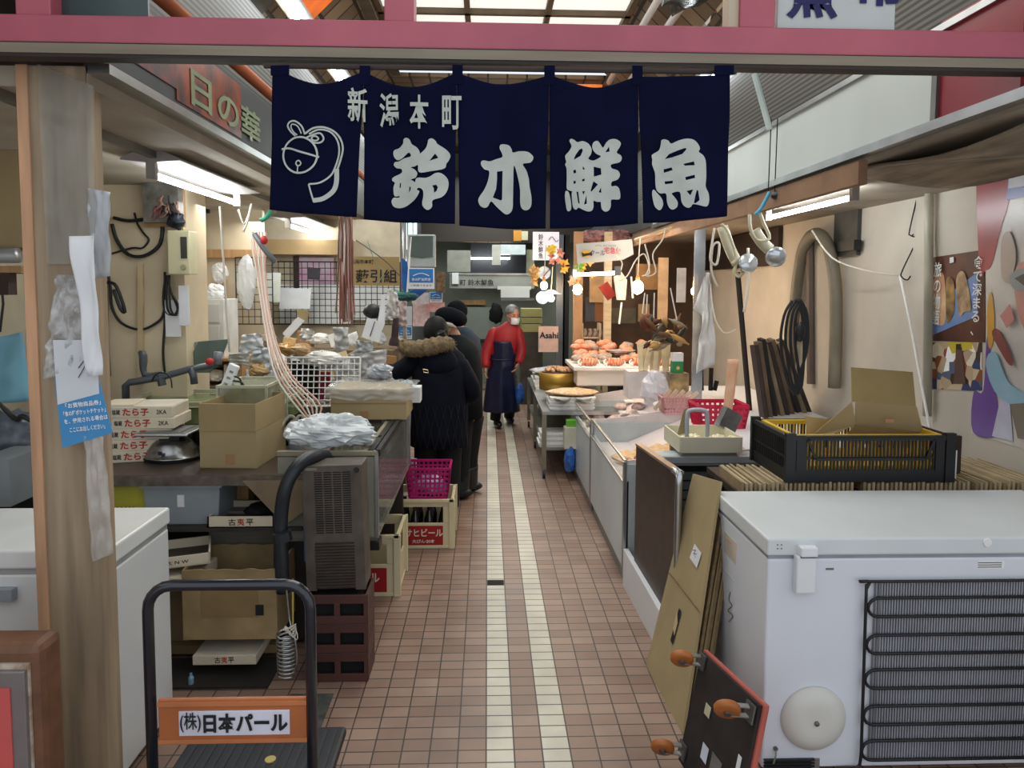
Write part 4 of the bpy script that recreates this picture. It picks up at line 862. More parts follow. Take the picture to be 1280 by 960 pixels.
# ---- fish tank with pipework, at Y~4.2
tk = thing('fish_tank', 'long low glass tank of greenish water behind the stacked red-lettered boxes', 'tank', (-1.62, 4.25, .78))
a = at(146, 525, Y=4.0); b = at(350, 505, Y=4.0); tx0, tx1 = a.x, b.x; tz0, tz1 = .98, b.z
B().box(tx0, tx1, 4.0, 4.5, tz0, tz1-.02).build('water', mat('#7f8c5c', .15, c2='#47523a', scale=7, var=.3), tk, world=True)
f = B(); 
for y in (3.995, 4.5): f.bar((tx0,y,tz1), (tx1,y,tz1), .016, .022)
for x in (tx0, tx1): f.bar((x,4.0,tz1), (x,4.5,tz1), .016, .022)
for x in (tx0, tx0+.27, tx0+.35, tx1): f.bar((x,3.992,tz0), (x,3.992,tz1), .012, .012)
f.build('rim', mat('#a9ab92', .3, var=.2), tk, world=True)
B().box(tx0-.01, tx1+.01, 3.98, 4.52, tz0-.03, tz0).build('base_frame', BLACK, tk, world=True)
a = at(300, 520, Y=3.99); b = at(350, 470, Y=3.99)
gt = thing('glass_tank', 'small upright glass tank with pale stained walls, right of the fish tank', 'tank', (b.x-.12, 4.1, .98))
B().box(-.13, .12, -.12, .25, 0, .24).build('walls', mat('#c3c6ae', .15, c2='#8d8f6c', scale=6, var=.2, alpha=.7), gt); 
f = B()
for x in (-.13, .12):
    for y in (-.12, .25): f.bar((x,y,0), (x,y,.25), .012, .012)
for x in (-.13, .12): f.bar((x,-.12,.245), (x,.25,.245), .014)
for y in (-.12, .25): f.bar((-.13,y,.245), (.12,y,.245), .014)
f.build('frame', mat('#b9bba2', .3), gt); gt.location.y = 3.86
st = thing('tank_stand', 'black metal stand carrying the fish tanks', 'stand', (-1.6, 4.2, 0))
f = B()
for x in (tx0, (tx0+tx1)/2, tx1):
    for y in (4.02, 4.48): f.box(x-.02, x+.02, y-.02, y+.02, 0, .95)
f.build('posts', BLACK, st, world=True); B().box(tx0, tx1, 4.0, 4.5, .55, .58).build('shelf', BLACKM, st, world=True)
B().box(tx0, tx1, 4.46, 4.5, 0, .95).build('back_board', BLACKM, st, world=True)
pp = thing('pipework', 'grey plastic pipes with elbows and a red valve over the fish tank', 'pipes', at(170, 512, Y=4.02))
GP = mat('#4a4f54', .35, var=.1)
B().tube([at(158,520,Y=4.0), at(157,482,Y=4.0), at(162,478,Y=4.0), at(200,472,Y=4.05), at(235,462,Y=4.1), at(272,455,Y=4.15)], .020, 10).build('main_pipe', GP, pp, world=True, smooth=True)
B().tube([at(203,482,Y=4.05), at(200,468,Y=4.05)], .022, 10).build('tee', GP, pp, world=True); B().tube([at(204,468,Y=4.06), at(181,468,Y=4.06), at(179,445,Y=4.06), at(174,440,Y=4.06)], [.02,.018,.022,.012], 10, smooth=3).build('valve_lever', GP, pp, world=True, smooth=True)
B().tube([at(238,460,Y=4.1), at(242,470,Y=4.1), at(243,480,Y=4.1)], .02, 10).build('elbow', GP, pp, world=True, smooth=True); B().tube([at(272,455,Y=4.15), at(273,440,Y=4.15)], .024, 10).build('end_elbow', mat('#7c8388', .35), pp, world=True, smooth=True)
B().ell(at(262,452,Y=4.08), (.024,.02,.02)).build('red_valve', RED, pp, world=True, smooth=True)
B().tube([at(190,476,Y=4.02), at(195,468,Y=4.0), at(205,466,Y=4.0), at(213,472,Y=4.0), at(215,485,Y=4.0)], .004, 6, smooth=4).build('thin_hose', BLACK, pp, world=True, smooth=True)
gl = thing('glass_sheet', 'dark green glass lid tilted open behind the fish tank', 'lid', at(255, 470, Y=4.5))
flat([(228,466),(248,427),(286,424),(276,450),(262,466)], 4.5, mat('#5f6e66', .15, var=.12), 'glass', gl, th=.006)
flat([(210,466),(242,428),(248,427),(228,466)], 4.52, mat('#8d9494', .4, .2), 'side', gl, th=.01)
# drawer chest
dc = thing('drawer_chest', 'white plastic drawer chest on the shelf behind the tank lid', 'drawer chest', at(254, 432, Y=5.2))
a = at(232, 447, Y=5.2); b = at(279, 374, Y=5.2); wd = b.x-a.x
B().box(a.x, b.x, 5.2, 5.5, a.z, b.z).build('case', mat('#cfd1cd', .5), dc, world=True, bevel=.004)
for k, (ya, yb) in enumerate(((380, 403), (407, 430))):
    p0 = at(234, yb, Y=5.19); p1 = at(274, ya, Y=5.19); d_ = B().box(p0.x, p1.x, 5.185, 5.2, p0.z, p1.z).build('drawer', mat('#c2c5c3', .3, var=.04), dc, world=True, bevel=.003)
    m_ = at(250, yb-4, Y=5.18); B().box(m_.x-.05, m_.x+.05, 5.175, 5.185, m_.z-.008, m_.z+.008).build('handle', mat('#9c9c96', .4), d_, world=True)
for x, lab in ((243, 'white cap bottle standing on the drawer chest, left one'), (253, 'white cap bottle standing on the drawer chest, right one')):
    p = at(x, 375, Y=5.3); t = thing('bottle', lab, 'bottle', p); t.location.z = b.z; B().lathe([(.025,0),(.027,.01),(.027,.085),(.018,.1)], (0,0,0), 14).build('body', WHITE, t, smooth=True); B().lathe([(.016,.1),(.016,.125),(.001,.126)], (0,0,0), 12).build('cap', WHITE, t)
o = crumple(at(268, 373, Y=5.3), (.07,.05,.06), PLASW, 'plastic_bag', 21, .4); o.location.z = b.z; tag(o, 'small clear bag on the drawer chest next to the bottles', 'plastic bag')
shf = thing('shelf_unit', 'plain wooden shelf unit under the drawer chest', 'shelf', (-2.1, 5.4, 0)); B().box(-.45, .35, -.25, .25, a.z-.02, a.z).build('shelf_board', WOOD, shf)
for x in (-.43, .33): B().box(x-.01, x+.01, -.2, .25, a.z-.14, a.z-.02).build('bracket', WOOD, shf)
for px, lab, sd in (((268,330,282,352), 'clear bag with a red label hanging on the wooden rail', 31), ((300,325,316,380), 'translucent cloth bag hanging on the small grid', 33)):
    p = at((px[0]+px[2])/2, (px[1]+px[3])/2, Y=5.6); o = crumple(p, ((px[2]-px[0])*.0042,.05,(px[3]-px[1])*.0036), PLAS, 'plastic_bag', sd, .25, flat=False); tag(o, lab, 'plastic bag')
# ---- steel topped work table with boxes (Y ~3.35)
YT = 3.34
a = at(135, 600, Y=YT); b = at(382, 600, Y=YT); ZT = at(250, 594, Y=YT).z
tx0, tx1 = a.x-.1, b.x
wt2 = thing('work_table', 'dark topped work table with two shelves beside the left freezer', 'table', ((tx0+tx1)/2, YT, 0))
TOPM = mat('#4d4038', .35, var=.3, scale=6)
B().box(tx0, tx1, YT, YT+.62, ZT-.02, ZT).build('tabletop', TOPM, wt2, world=True, bevel=.003)
B().box(tx0, tx1, YT-.004, YT+.01, ZT-.05, ZT-.004).build('front_edge', mat('#6d6256', .5, .3, var=.3, scale=20), wt2, world=True)
ZS = at(250, 660, Y=YT).z; ZB = .06
B().box(tx0, tx1-.02, YT+.0, YT+.55, ZS-.018, ZS).build('shelf', mat('#35302c', .6, var=.3), wt2, world=True); B().box(tx0, tx1-.1, YT-.02, YT+.55, ZB-.04, ZB-.0).build('shelf', mat('#8d7652', .8, var=.2), wt2, world=True)
B().box(tx0, tx1, YT+.6, YT+.62, 0, ZT-.02).build('back_board', BLACKM, wt2, world=True)
for x in (tx0+.02, tx1-.14):
    for y in (YT+.03, YT+.57): B().box(x-.018, x+.018, y-.018, y+.018, 0, ZT-.02).build('leg', BLACK, wt2, world=True)
g = [(305,602),(380,602),(380,616),(362,662)]
flat([(303,601),(379,601),(379,640),(358,655),(340,640)], YT-.012, mat('#8b7a60', .85, var=.15), 'hanging_cardboard', wt2, th=.006)
# five flat boxes with red lettering
TB = mat('#dbcfb6', .75, var=.05); REDI = mat('#b8372c', .7, var=0)
def flatbox(name, label, cx, cy, z, w, d, h, rz, words, group=None, lid=True, open_=False):
    t = thing(name, label, 'box', (cx, cy, z), rz, group)
    if open_:
        q = B(); q.box(-w/2, w/2, -d/2, d/2, 0, .005)
        for ar in ((-w/2, w/2, -d/2, -d/2+.008, 0, h), (-w/2, w/2, d/2-.008, d/2, 0, h), (-w/2, -w/2+.008, -d/2, d/2, 0, h), (w/2-.008, w/2, -d/2, d/2, 0, h)): q.box(*ar)
        q.build('box_body', TB, t)
        B().box(-w/2+.01, w/2-.01, -d/2+.01, d/2-.01, .005, .008).build('lining', mat('#4b423a', .7, var=.3), t)
    else:
        B().box(-w/2, w/2, -d/2, d/2, 0, h-.003).build('box_body', TB, t, bevel=.002); B().box(-w/2+.004, w/2-.004, -d/2+.004, d/2-.004, h-.003, h).build('top_sheet', mat('#cfc7b4', .7), t)
    M = RW(t)
    for s, x, hh, ww, m_, face in words:
        if face == 'F': MM = M @ Matrix.Translation((x, -d/2-.0005, h*.5)) @ Matrix.Rotation(math.pi/2, 4, 'X')
        else: MM = M @ Matrix.Translation((w/2+.0005, x, h*.5)) @ Matrix.Rotation(math.pi/2, 4, 'Z') @ Matrix.Rotation(math.pi/2, 4, 'X')
        text(s, None, hh, m_, t, w=ww, M=MM, bold=.035 if m_ is REDI and len(s) == 3 else .018)
    return t
TW = [('塩蔵', -.118, .026, .040, INK, 'F'), ('たら子', -.025, .038, .125, REDI, 'F'), ('2KA', .098, .022, .048, INK, 'F')]
zz = ZT+.001; labs = ['lowest of the red-lettered flat boxes stacked on the work table', 'second from the bottom in the stack of red-lettered flat boxes', 'middle one in the stack of red-lettered flat boxes', 'fourth one up in the stack of red-lettered flat boxes', 'topmost closed box of the red-lettered stack on the work table']
for k in range(5):
    xo = [ -.0, -.012, .0, .028, .018][k]
    flatbox('flat_box', labs[k], at(166, 570, Y=3.62).x+xo+.03, 3.72, zz, .30, .24, .055, R([14,12,8,3,4][k]), TW, 'red-lettered flat boxes on the work table'); zz += .0555
o = B().obox((0,0,.004), (.15,.2,.008), (0,0,R(10))).build('flat_tray', TB); o.location = (at(155,505,Y=3.7).x, 3.7, zz); tag(o, 'loose flat lid on top of the red-lettered box stack', 'lid')
# scale
p = at(212, 582, Y=3.62); ks = thing('kitchen_scale', 'round domed steel kitchen scale with a square tray on the work table', 'scale', (p.x, 3.66, ZT))
B().rings([(0,0,0,.135,.11),(0,0,.02,.14,.115),(0,0,.022,.135,.11),(0,0,.05,.125,.10),(0,0,.085,.10,.085),(0,0,.105,.075,.07)], 28).build('dome', mat('#a2a3a2', .25, .9, var=.25, scale=7), ks, smooth=True)
B().rings([(0,0,0,.138,.113),(0,0,.018,.142,.117)], 28).build('black_foot', BLACK, ks)
B().box(-.05, .05, -.04, .04, .1, .13).build('neck', BLACK, ks); tr_ = B().box(-.135, .125, -.12, .12, .138, .152).build('tray', STEEL, ks, bevel=.005); B().box(-.10, .08, -.09, .09, .152, .156).build('tray_plate', mat('#8c8f90', .3, .6), tr_)
B().obox((-.01,-.118,.055), (.02,.004,.02), (R(15),0,0)).build('dial_mark', mat('#3a3352', .5), ks)
# cardboard box on table
a = at(243, 583, Y=3.45); w_ = at(309, 583, Y=3.45).x-a.x
ob = thing('open_carton', 'new open brown carton standing on the work table', 'carton', (a.x+.02, 3.47, ZT), R(-4))
H_ = .315; D_ = .40; q = B()
W_ = .275
t_ = .005
for nm, ar in (('front_panel', (0, W_, 0, t_)), ('back_panel', (0, W_, D_-t_, D_)), ('left_panel', (0, t_, t_, D_-t_)), ('right_panel', (W_-t_, W_, t_, D_-t_))):
    B().box(*ar, 0, H_*.57).build(nm, CARD, ob)
    B().box(ar[0], ar[1], ar[2]+(0 if nm != 'front_panel' else -.003), ar[3], H_*.575, H_).build('upper_flap', mat('#a28e66', .85, var=.05), ob)
B().box(.125, .17, -.001, .0, .02, .07).build('tape_end', mat('#a87f55', .6), ob); B().box(0, W_, 0, D_, 0, .004).build('bottom_panel', CARD2, ob)
# bins and boxes on the shelf
gb = thing('storage_bin', 'grey plastic bin with a small white tag on the middle shelf', 'bin', (at(228, 656, Y=YT+.05).x, YT+.25, ZS))
a = at(183, 656, Y=YT+.05); b = at(278, 606, Y=YT+.05); hw = (b.x-a.x)/2; hh = b.z-a.z
B().prism([(-hw*.93,-.2,0),(hw*.93,-.2,0),(hw,-.2,hh),(-hw,-.2,hh)], (0,.36,0)).build('body', mat('#8f979c', .5, var=.06), gb, bevel=.004); B().box(-hw-.01, hw+.01, -.21, .17, hh-.012, hh).build('rim', mat('#a4acae', .45), gb)
B().box(-.02, .012, -.203, -.2, hh*.45, hh*.75).build('tag', PAPER, gb); B().box(-hw, hw*.9, -.15, .12, hh, hh+.012).build('cover_board', WOOD, gb)
o = boxpx('yellow_crate', None, None, mat('#b8b23a', .5, var=.08), (130, 613, 181, 662), YT+.08, .3); o.location.z = ZS; tag(o, 'yellow crate on the middle shelf left of the grey bin', 'crate')
text('M W', at(157, 637, Y=YT+.075), .028, INK, o, bold=.01)
o = crumple(at(160, 610, Y=YT+.2), (.12,.08,.04), mat('#2c2f3a', .4, var=.4, scale=16), 'dark_bag', 4, .4); o.location.z = o.location.z-.02; tag(o, 'dark plastic bag lying on the yellow crate', 'plastic bag')
o = boxpx('wood_stool', None, None, WOOD, (283, 597, 310, 636), YT+.3, .1); tag(o, 'small orange brown wooden block stand behind the open tray box', 'stand')
o.location.z = ZS+.005
a = at(257, 657, Y=YT-.02); b = at(341, 645, Y=YT-.02)
flatbox('tray_box', 'open shallow box marked with three characters on the middle shelf', (a.x+b.x)/2, YT+.13, ZS+.001, b.x-a.x, .26, .052, 0, [('古', -.04, .032, .034, INK, 'F'), ('夷', -.0, .034, .034, REDI, 'F'), ('平', .042, .032, .034, INK, 'F')], open_=True)
o = crumple(((a.x+b.x)/2+.04, YT+.17, ZS+.012), (.07,.07,.03), BLACKM, 'dark_bundle', 9, .3); tag(o, 'dark bundle lying in the open shallow box', 'bundle')
# lower: boxes and worn carton
p = at(245, 690, Y=3.1)
cb = thing('worn_carton', 'worn brown carton with torn rim on the bottom shelf', 'carton', (at(288, 790, Y=3.16).x, 3.36, ZB+.02))
a = at(230, 800, Y=3.16); b = at(346, 712, Y=3.16); hw = (b.x-a.x)/2; hh = b.z-a.z
for nm, ar in (('front_panel', (-hw, hw, -.20, -.192)), ('back_panel', (-hw, hw, .12, .128)), ('side_panel', (-hw, -hw+.008, -.192, .12)), ('side_panel', (hw-.008, hw, -.192, .12))):
    zb0 = a.z-cb.location.z
    B().surf(lambda u, v: (ar[0]+(ar[1]-ar[0])*u, (ar[2]+(ar[3]-ar[2])*u if ar[1]-ar[0] < .02 else ar[2]) , zb0+(hh+(.012*mnoise.noise(V((u*9, ar[2]*9, 1))) if v == 1 else 0))*v), 16, 3, .007, (0,1,0) if ar[1]-ar[0] > .02 else (1,0,0)).build(nm, mat('#a18a62', .9, var=.2, scale=6), cb)
B().box(-hw+.005, hw-.005, -.19, .12, zb0, zb0+.006).build('bottom_panel', CARD2, cb)
B().box(-hw*.6, hw*.6, -.203, -.2, zb0+hh*.32, zb0+hh*.72).build('faded_label', mat('#8f7750', .9, var=.1), cb); B().box(hw*.55, hw*.72, -.205, -.202, zb0+hh*.35, zb0+hh*.5).build('stamp', INK, cb)
o = boxpx('grey_carton', None, None, mat('#7f7a70', .8, var=.12), (262, 672, 345, 720), 3.52, .2); tag(o, 'grey inner liner box standing up inside the worn carton', 'box'); o.location.z -= .25; o.scale.z = 3
flatbox('flat_box', 'open flat box with red lettering leaning out beside the left freezer', at(236, 690, Y=3.3).x-.06, 3.30, at(236,700,Y=3.2).z-.03, .30, .25, .05, R(20), [('明太 N W', .0, .02, .12, INK, 'F'), ('たら子', 0, .032, .12, REDI, 'R'), ('塩', -.09, .026, .026, INK, 'R')], open_=True)
flatbox('flat_box', 'flat box under the open red-lettered one beside the left freezer', at(225, 715, Y=3.3).x-.03, 3.30, at(225,722,Y=3.2).z-.04, .30, .25, .055, R(-5), [('平', .08, .03, .03, INK, 'F')])
o = boxpx('carton', None, None, mat('#8a765a', .9, var=.2), (197, 700, 232, 800), 3.36, .2); tag(o, 'dim brown carton on the bottom shelf next to the left freezer', 'carton'); o.location.z = ZB+.001
a = at(238, 820, Y=3.12); b = at(318, 808, Y=3.12)
flatbox('flat_box', 'flat box with three characters under the worn carton', (a.x+b.x)/2, 3.29, ZB+.001, b.x-a.x, .3, .045, 0, [('古', -.03, .028, .026, INK, 'F'), ('夷', .0, .03, .026, REDI, 'F'), ('平', .03, .028, .026, INK, 'F')])
tag(B().lathe([(.001,0),(.011,.001),(.012,.04),(.006,.05),(.006,.06)], (0,0,0), 10).build('small_bottle', mat('#7fa9bf', .3)), 'tiny pale blue bottle on the floor under the bottom shelf', 'bottle'); bpy.data.objects['small_bottle'].location = at(239, 858, Z=.0)
tag(B().box(-1.75, -.95, 3.05, 3.3, 0, .012).build('floor_board', mat('#2c2622', .8, var=.2)), 'dark board lying on the floor in front of the bottom shelf', 'board')
wire('steel_rope_coil', None, [(0,0)], .01, STEEL) if False else None
# steel spiral hanging
sp = thing('steel_coil', 'steel spiral coil hanging from string beside the worn carton', 'coil', at(359, 842, Y=2.95))
c0 = at(357, 790, Y=2.95); c1 = at(359, 843, Y=2.95); pts = []
for k in range(11*12):
    t = k/12*2*math.pi; q_ = c0.lerp(c1, k/(11*12)); pts.append(q_+V((.037*math.cos(t), .037*math.sin(t), 0)))
B().tube(pts, .0045, 6).build('spiral', STEEL, sp, world=True, smooth=True)
B().tube([at(357,724,Y=2.95), at(362,775,Y=2.95), at(368,795,Y=2.93), at(371,830,Y=2.93), at(362,843,Y=2.95)], .004, 6, smooth=3).build('hook_wire', STEEL, sp, world=True, smooth=True)
B().tube([at(366,724,Y=2.96), at(366,785,Y=2.96)], .004, 6).build('rod', mat('#b9a94a', .5), sp, world=True)
for k in range(5): B().tube([at(357,783,Y=2.94), at(355+k*4,788+k*3,Y=2.92), at(370,780+k*2,Y=2.93), at(360,785,Y=2.94)], .002, 5, cyc=True, smooth=3).build('string_knot', CORDW, sp, world=True)
# ---- platform trolley front left
YH = 2.0; xl_, xr_ = at(189, 900, Y=YH).x, at(390, 900, Y=YH).x; zt_ = at(290, 731, Y=YH).z
xm = (xl_+xr_)/2; hw = (xr_-xl_)/2
pt = thing('platform_trolley', 'platform trolley with a black tube handle and an orange plate in the left foreground', 'trolley', (xm, 2.2, 0))
HB = mat('#191c26', .22, var=.1, spec=.7); r = .0155; rc = .07
hp = [(-hw, YH-2.2, .18), (-hw, YH-2.2, zt_-rc)] + [(-hw+rc-rc*math.cos(t), YH-2.2, zt_-rc+rc*math.sin(t)) for t in (.3,.6,.9,1.2)] + [(-hw+rc, YH-2.2, zt_), (hw-rc, YH-2.2, zt_)] + [(hw-rc+rc*math.sin(t), YH-2.2, zt_-rc+rc*math.cos(t)) for t in (.3,.6,.9,1.2)] + [(hw, YH-2.2, zt_-rc), (hw, YH-2.2, .18)]
B().tube(hp, r, 14).build('handle', HB, pt, smooth=True)
pl0 = at(200, 930, Y=YH); pl1 = at(384, 871, Y=YH)
pt_plate = B().box(pl0.x, pl1.x, YH-.006, YH+.008, pl0.z, pl1.z).build('name_plate', mat('#b0663a', .45, var=.1, scale=6), pt, world=True, bevel=.003)
for z in (pl0.z+.012, pl1.z-.012): B().bar((pl0.x, YH-.008, z), (pl1.x, YH-.008, z), .006, .012).build('plate_rib', mat('#c0764a', .4), pt_plate, world=True)
w0 = at(224, 920, Y=YH-.008); w1 = at(362, 887, Y=YH-.008); B().box(w0.x, w1.x, YH-.010, YH-.005, w0.z, w1.z).build('sticker', mat('#d9dae6', .4), pt_plate, world=True, bevel=.002)
text('(株)', at(238, 903, Y=YH-.012), (w1.z-w0.z)*.8, INK, pt_plate, w=.058, bold=.012); text('日本パール', at(307, 903.5, Y=YH-.012), (w1.z-w0.z)*.78, INK, pt_plate, w=(w1.x-w0.x)*.76, bold=.04)
dx0, dx1 = at(247, 932, Y=2.5).x, at(434, 932, Y=2.5).x
B().box(dx0, dx1, 1.93, 2.5, .14, .175).build('deck', mat('#22252b', .5, var=.2, scale=12, bump=.3), pt, world=True, bevel=.012)
rb = B()
for k in range(15): rb.box(dx0+.03+k*.033, dx0+.042+k*.033, 1.96, 2.47, .175, .178)
rb.build('deck_ribs', mat('#2b2f36', .5), pt, world=True)
c = at(338, 950, Z=.176); B().lathe([(.018,0),(.018,.004)], c, 16).build('rivet_cap', mat('#c9b66a', .5), pt, world=True)
for x in (dx0+.05, dx1-.05):
    for y in (2.0, 2.43):
        cw = B().box(x-.02, x+.02, y-.025, y+.025, .10, .14).build('caster', STEELD, pt, world=True); B().lathe([(.05,-.014),(.05,.014)], (x, y, .05), 20, Matrix.Rotation(math.pi/2, 3, 'Y')).build('wheel', BLACK, cw, world=True)
# second thin handle of another trolley behind
o = wire('trolley_handle', 'dark grey bent tube leaning between the left freezer and the shelves', [(200,716,3.02),(208,735,3.0),(209,780,3.0),(207,866,3.0)], .014, mat('#5d6166', .35, .4), 'tube')
# ---- brown crates with chiller on top
yc_ = 3.10; a = at(386, 872, Y=yc_); b = at(458, 742, Y=yc_); w_ = b.x-a.x; BC = mat('#50302b', .5, var=.15)
def stack_crate(name, label, x0, x1, y0, y1, z0, h, m, group):
    t = thing(name, label, 'crate', ((x0+x1)/2, (y0+y1)/2, z0), 0, group); q = B()
    hx = (x1-x0)/2; hy = (y1-y0)/2
    for y in (-hy, hy):
        q.box(-hx, hx, y-.006, y+.006, h-.04, h); q.box(-hx, hx, y-.006, y+.006, 0, .035)
        for k in range(3): x = -hx+2*hx*k/2; q.box(max(x-.013,-hx), min(x+.013,hx), y-.006, y+.006, .035, h-.04)
    for x in (-hx, hx):
        q.box(x-.006, x+.006, -hy, hy, h-.04, h); q.box(x-.006, x+.006, -hy, hy, 0, .035)
        for k in range(5): y = -hy+2*hy*k/4; q.box(x-.006, x+.006, max(y-.02,-hy), min(y+.02,hy), .035, h-.04)
    q.box(-hx, hx, -hy, hy, 0, .008); q.build('frame', m, t, bevel=.002); B().box(-hx+.02, hx-.02, -hy+.03, hy-.03, .01, h*.9).build('dark_contents', BLACKM, t)
    return t
hcr = (b.z-.005)/3
for k, lb_ in enumerate(('lowest dark brown slatted crate under the chiller unit', 'middle dark brown slatted crate under the chiller unit', 'top dark brown slatted crate directly under the chiller unit')):
    stack_crate('slatted_crate', lb_, a.x, b.x, yc_, yc_+.18, .002+k*hcr, hcr-.001, BC, 'brown slatted crates')
ch = thing('chiller_unit', 'rusty grey louvred chiller unit standing on the brown crates', 'chiller', ((a.x+b.x)/2, 3.3, b.z+.003))
c0_ = at(384, 742, Y=3.12); c1_ = at(456, 586, Y=3.12); hw = (c1_.x-c0_.x)/2; hh = c1_.z-c0_.z
GR = mat('#5f564d', .5, .3, var=.25, scale=9); ch.location = ((c0_.x+c1_.x)/2, 3.12, b.z+.003)
B().box(-hw, hw, .008, .15, 0, hh).build('case', GR, ch, bevel=.006); 
gq = B(); n_ = 26
for i in range(n_):
    for cc in range(0): gq.box(-hw*.62+cc*hw*.255, -hw*.62+cc*hw*.255+hw*.2, -.001, .004, z, z+hh*.011)
B().box(-hw*.68, hw*.68, .002, .007, hh*.45, hh*.95).build('grille_back', BLACKM, ch); 
gl_ = B()
for cc in range(5): gl_.box(-hw*.66+cc*hw*.318, -hw*.66+cc*hw*.318+hw*.05, -.002, .006, hh*.45, hh*.95)
for i in range(27): z = hh*.45+hh*.5*i/27; gl_.box(-hw*.66, hw*.66, -.001, .005, z, z+hh*.009)
gl_.build('upper_grille', GR, ch)
f = B(); f.box(-hw, -hw*.66, -.003, .01, 0, hh); f.box(hw*.66, hw, -.003, .01, 0, hh); f.box(-hw*.66, hw*.66, -.003, .01, hh*.95, hh); f.box(-hw*.66, hw*.66, -.003, .01, hh*.39, hh*.45); f.build('front_frame', GR, ch)
lo = B()
for i in range(15): z = hh*.03+hh*.36*i/15; lo.obox((0, .0, z), (hw*1.36, .012, .005), (R(30),0,0))
lo.build('lower_louvres', mat('#5a5049', .5, .3, var=.3), ch)
B().lathe([(.012,0),(.010,.008)], (hw*.83, -.003, hh*.96), 16, Mx).build('knob', BLACK, ch)
B().box(-hw*.92, -hw*.5, -.004, -.002, hh*.965, hh*.985).build('name_strip', mat('#8a857c', .4, .5), ch)
ch.rotation_euler.y = R(-1.5); ch.location.z += .006
# big black hose
HS = mat('#1b2128', .4, var=.1)
tag(B().tube([at(420,577,Y=3.5), at(408,571,Y=3.35), at(392,570,Y=3.2), at(372,583,Y=3.1), at(357,610,Y=3.06), at(351,650,Y=3.06), at(352,700,Y=3.05), at(354,740,Y=3.05)], .030, 12, smooth=5).build('black_hose', HS, smooth=True), 'thick black hose arching over beside the chiller unit', 'hose')
tag(B().tube([at(352,665,Y=3.03), at(354,676,Y=3.03)], .040, 12).build('hose_clamp', HS), 'clamp ring on the thick black hose', 'clamp')
o = boxpx('blue_bag', None, None, mat('#2f5f8f', .5, var=.3), (380, 618, 388, 702), 3.16, .02); tag(o, 'strip of blue plastic behind the chiller unit', 'plastic sheet')
o = boxpx('navy_bin', None, None, mat('#1d3350', .5, var=.2), (300, 655, 372, 700), 3.55, .2); tag(o, 'navy blue bin in the shade behind the black hose', 'bin'); o.location.z = .45
# ---- large glass case
X2 = at(470, 572, Y=3.3).x; y0, y1 = 3.36, 4.75; zc1 = at(470, 566, Y=3.36).z; zc0 = .56; xw = -.98
gc = thing('glass_case', 'long steel framed glass water case running along the left of the aisle', 'glass case', ((X2+xw)/2, (y0+y1)/2, 0))
B().box(X2-.008, X2, y0, y1, zc0, zc1-.03).build('side_glass', mat('#a9aca4', .06, alpha=.38, var=.1, spec=.9), gc, world=True)
B().box(xw, X2-.01, y0, y0+.008, zc0, zc1-.02).build('end_glass', mat('#a3a394', .2, alpha=.75, var=.2, scale=4), gc, world=True)
f = B(); f.bar((X2, y0, zc1), (X2, y1, zc1), .022, .03); f.bar((X2-.035, y0, zc1+.004), (X2-.035, y1, zc1+.004), .03, .012); f.build('rim', BLACK, gc, world=True)
f = B(); f.bar((xw, y0, zc1), (X2, y0, zc1), .03, .02); f.bar((xw, y1, zc1), (X2, y1, zc1), .03, .02); f.bar((xw, y0+.33, zc1), (X2-.03, y0+.33, zc1), .03, .02); f.bar((X2-.06, y0, zc1-.004), (X2-.06, y1, zc1-.004), .03, .016); f.build('top_frame', mat('#9c9680', .4, .3, var=.15), gc, world=True)
for y in (y0, y1): B().bar((X2-.006, y, zc0), (X2-.006, y, zc1), .016, .016).build('corner_post', STEEL, gc, world=True)
B().box(xw, X2-.01, y0+.01, y1, zc0-.02, zc0+.01).build('bottom', mat('#6e6a5a', .5), gc, world=True)
B().box(X2-.09, X2+.004, y0-.01, y0+.08, zc0-.06, zc0-.02).build('black_foot', BLACK, gc, world=True)
B().box(xw, X2-.02, y0+.05, y1-.02, zc0+.01, zc1-.12).build('water', mat('#5b5a4c', .1, var=.25, scale=3, alpha=.6), gc, world=True)
B().box(xw, X2-.14, y0+.08, y0+.4, .02, zc0-.02).build('stand', mat('#312c28', .7, var=.2), gc, world=True); B().box(xw, X2-.04, y1-.10, y1-.04, 0, zc0-.02).build('stand', mat('#312c28', .7, var=.2), gc, world=True)
# things on the case
a = at(414, 530, Y=4.15); b = at(508, 490, Y=4.15)
oc2 = thing('carton', 'open brown carton covered by a plastic sheet on the glass case', 'carton', ((a.x+b.x)/2, 4.3, zc1+.012))
hw = (b.x-a.x)/2
B().box(-hw, hw, -.16, .2, 0, .175).build('body', CARD, oc2, bevel=.002); B().box(-hw, hw, -.163, -.159, .095, .098).build('crease', CARD2, oc2); B().box(-.05, .0, -.163, -.16, .01, .05).build('tape_end', mat('#a87f55', .6), oc2)
def drape(u, v):
    x = -hw-.03+(2*hw+.08)*u; 
    if v < .35: y = -.17-.006; z = .178-.06*(1-v/.35)+.008*math.sin(u*13)+.012*mnoise.noise(V((u*7,0,3)))
    else: y = -.17+.37*(v-.35)/.65; z = .182+.03*abs(mnoise.noise(V((u*6, v*6, 4))))
    y += .008*mnoise.noise(V((u*9, v*9, 2))); return (x, y, z)
B().surf(drape, 34, 20).build('plastic_cover', mat('#dfe0dc', .15, alpha=.36, var=.08, scale=10, spec=1), oc2, smooth=True)
o = crumple((at(415,570,Y=3.55).x, 3.52, zc1+.012), (.20,.16,.075), mat('#d5dcdf', .25, alpha=.85, var=.12, scale=12, bump=.3), 'plastic_bag', 14, .45, n=34); tag(o, 'large crumpled white plastic bag on the near end of the glass case', 'plastic bag')
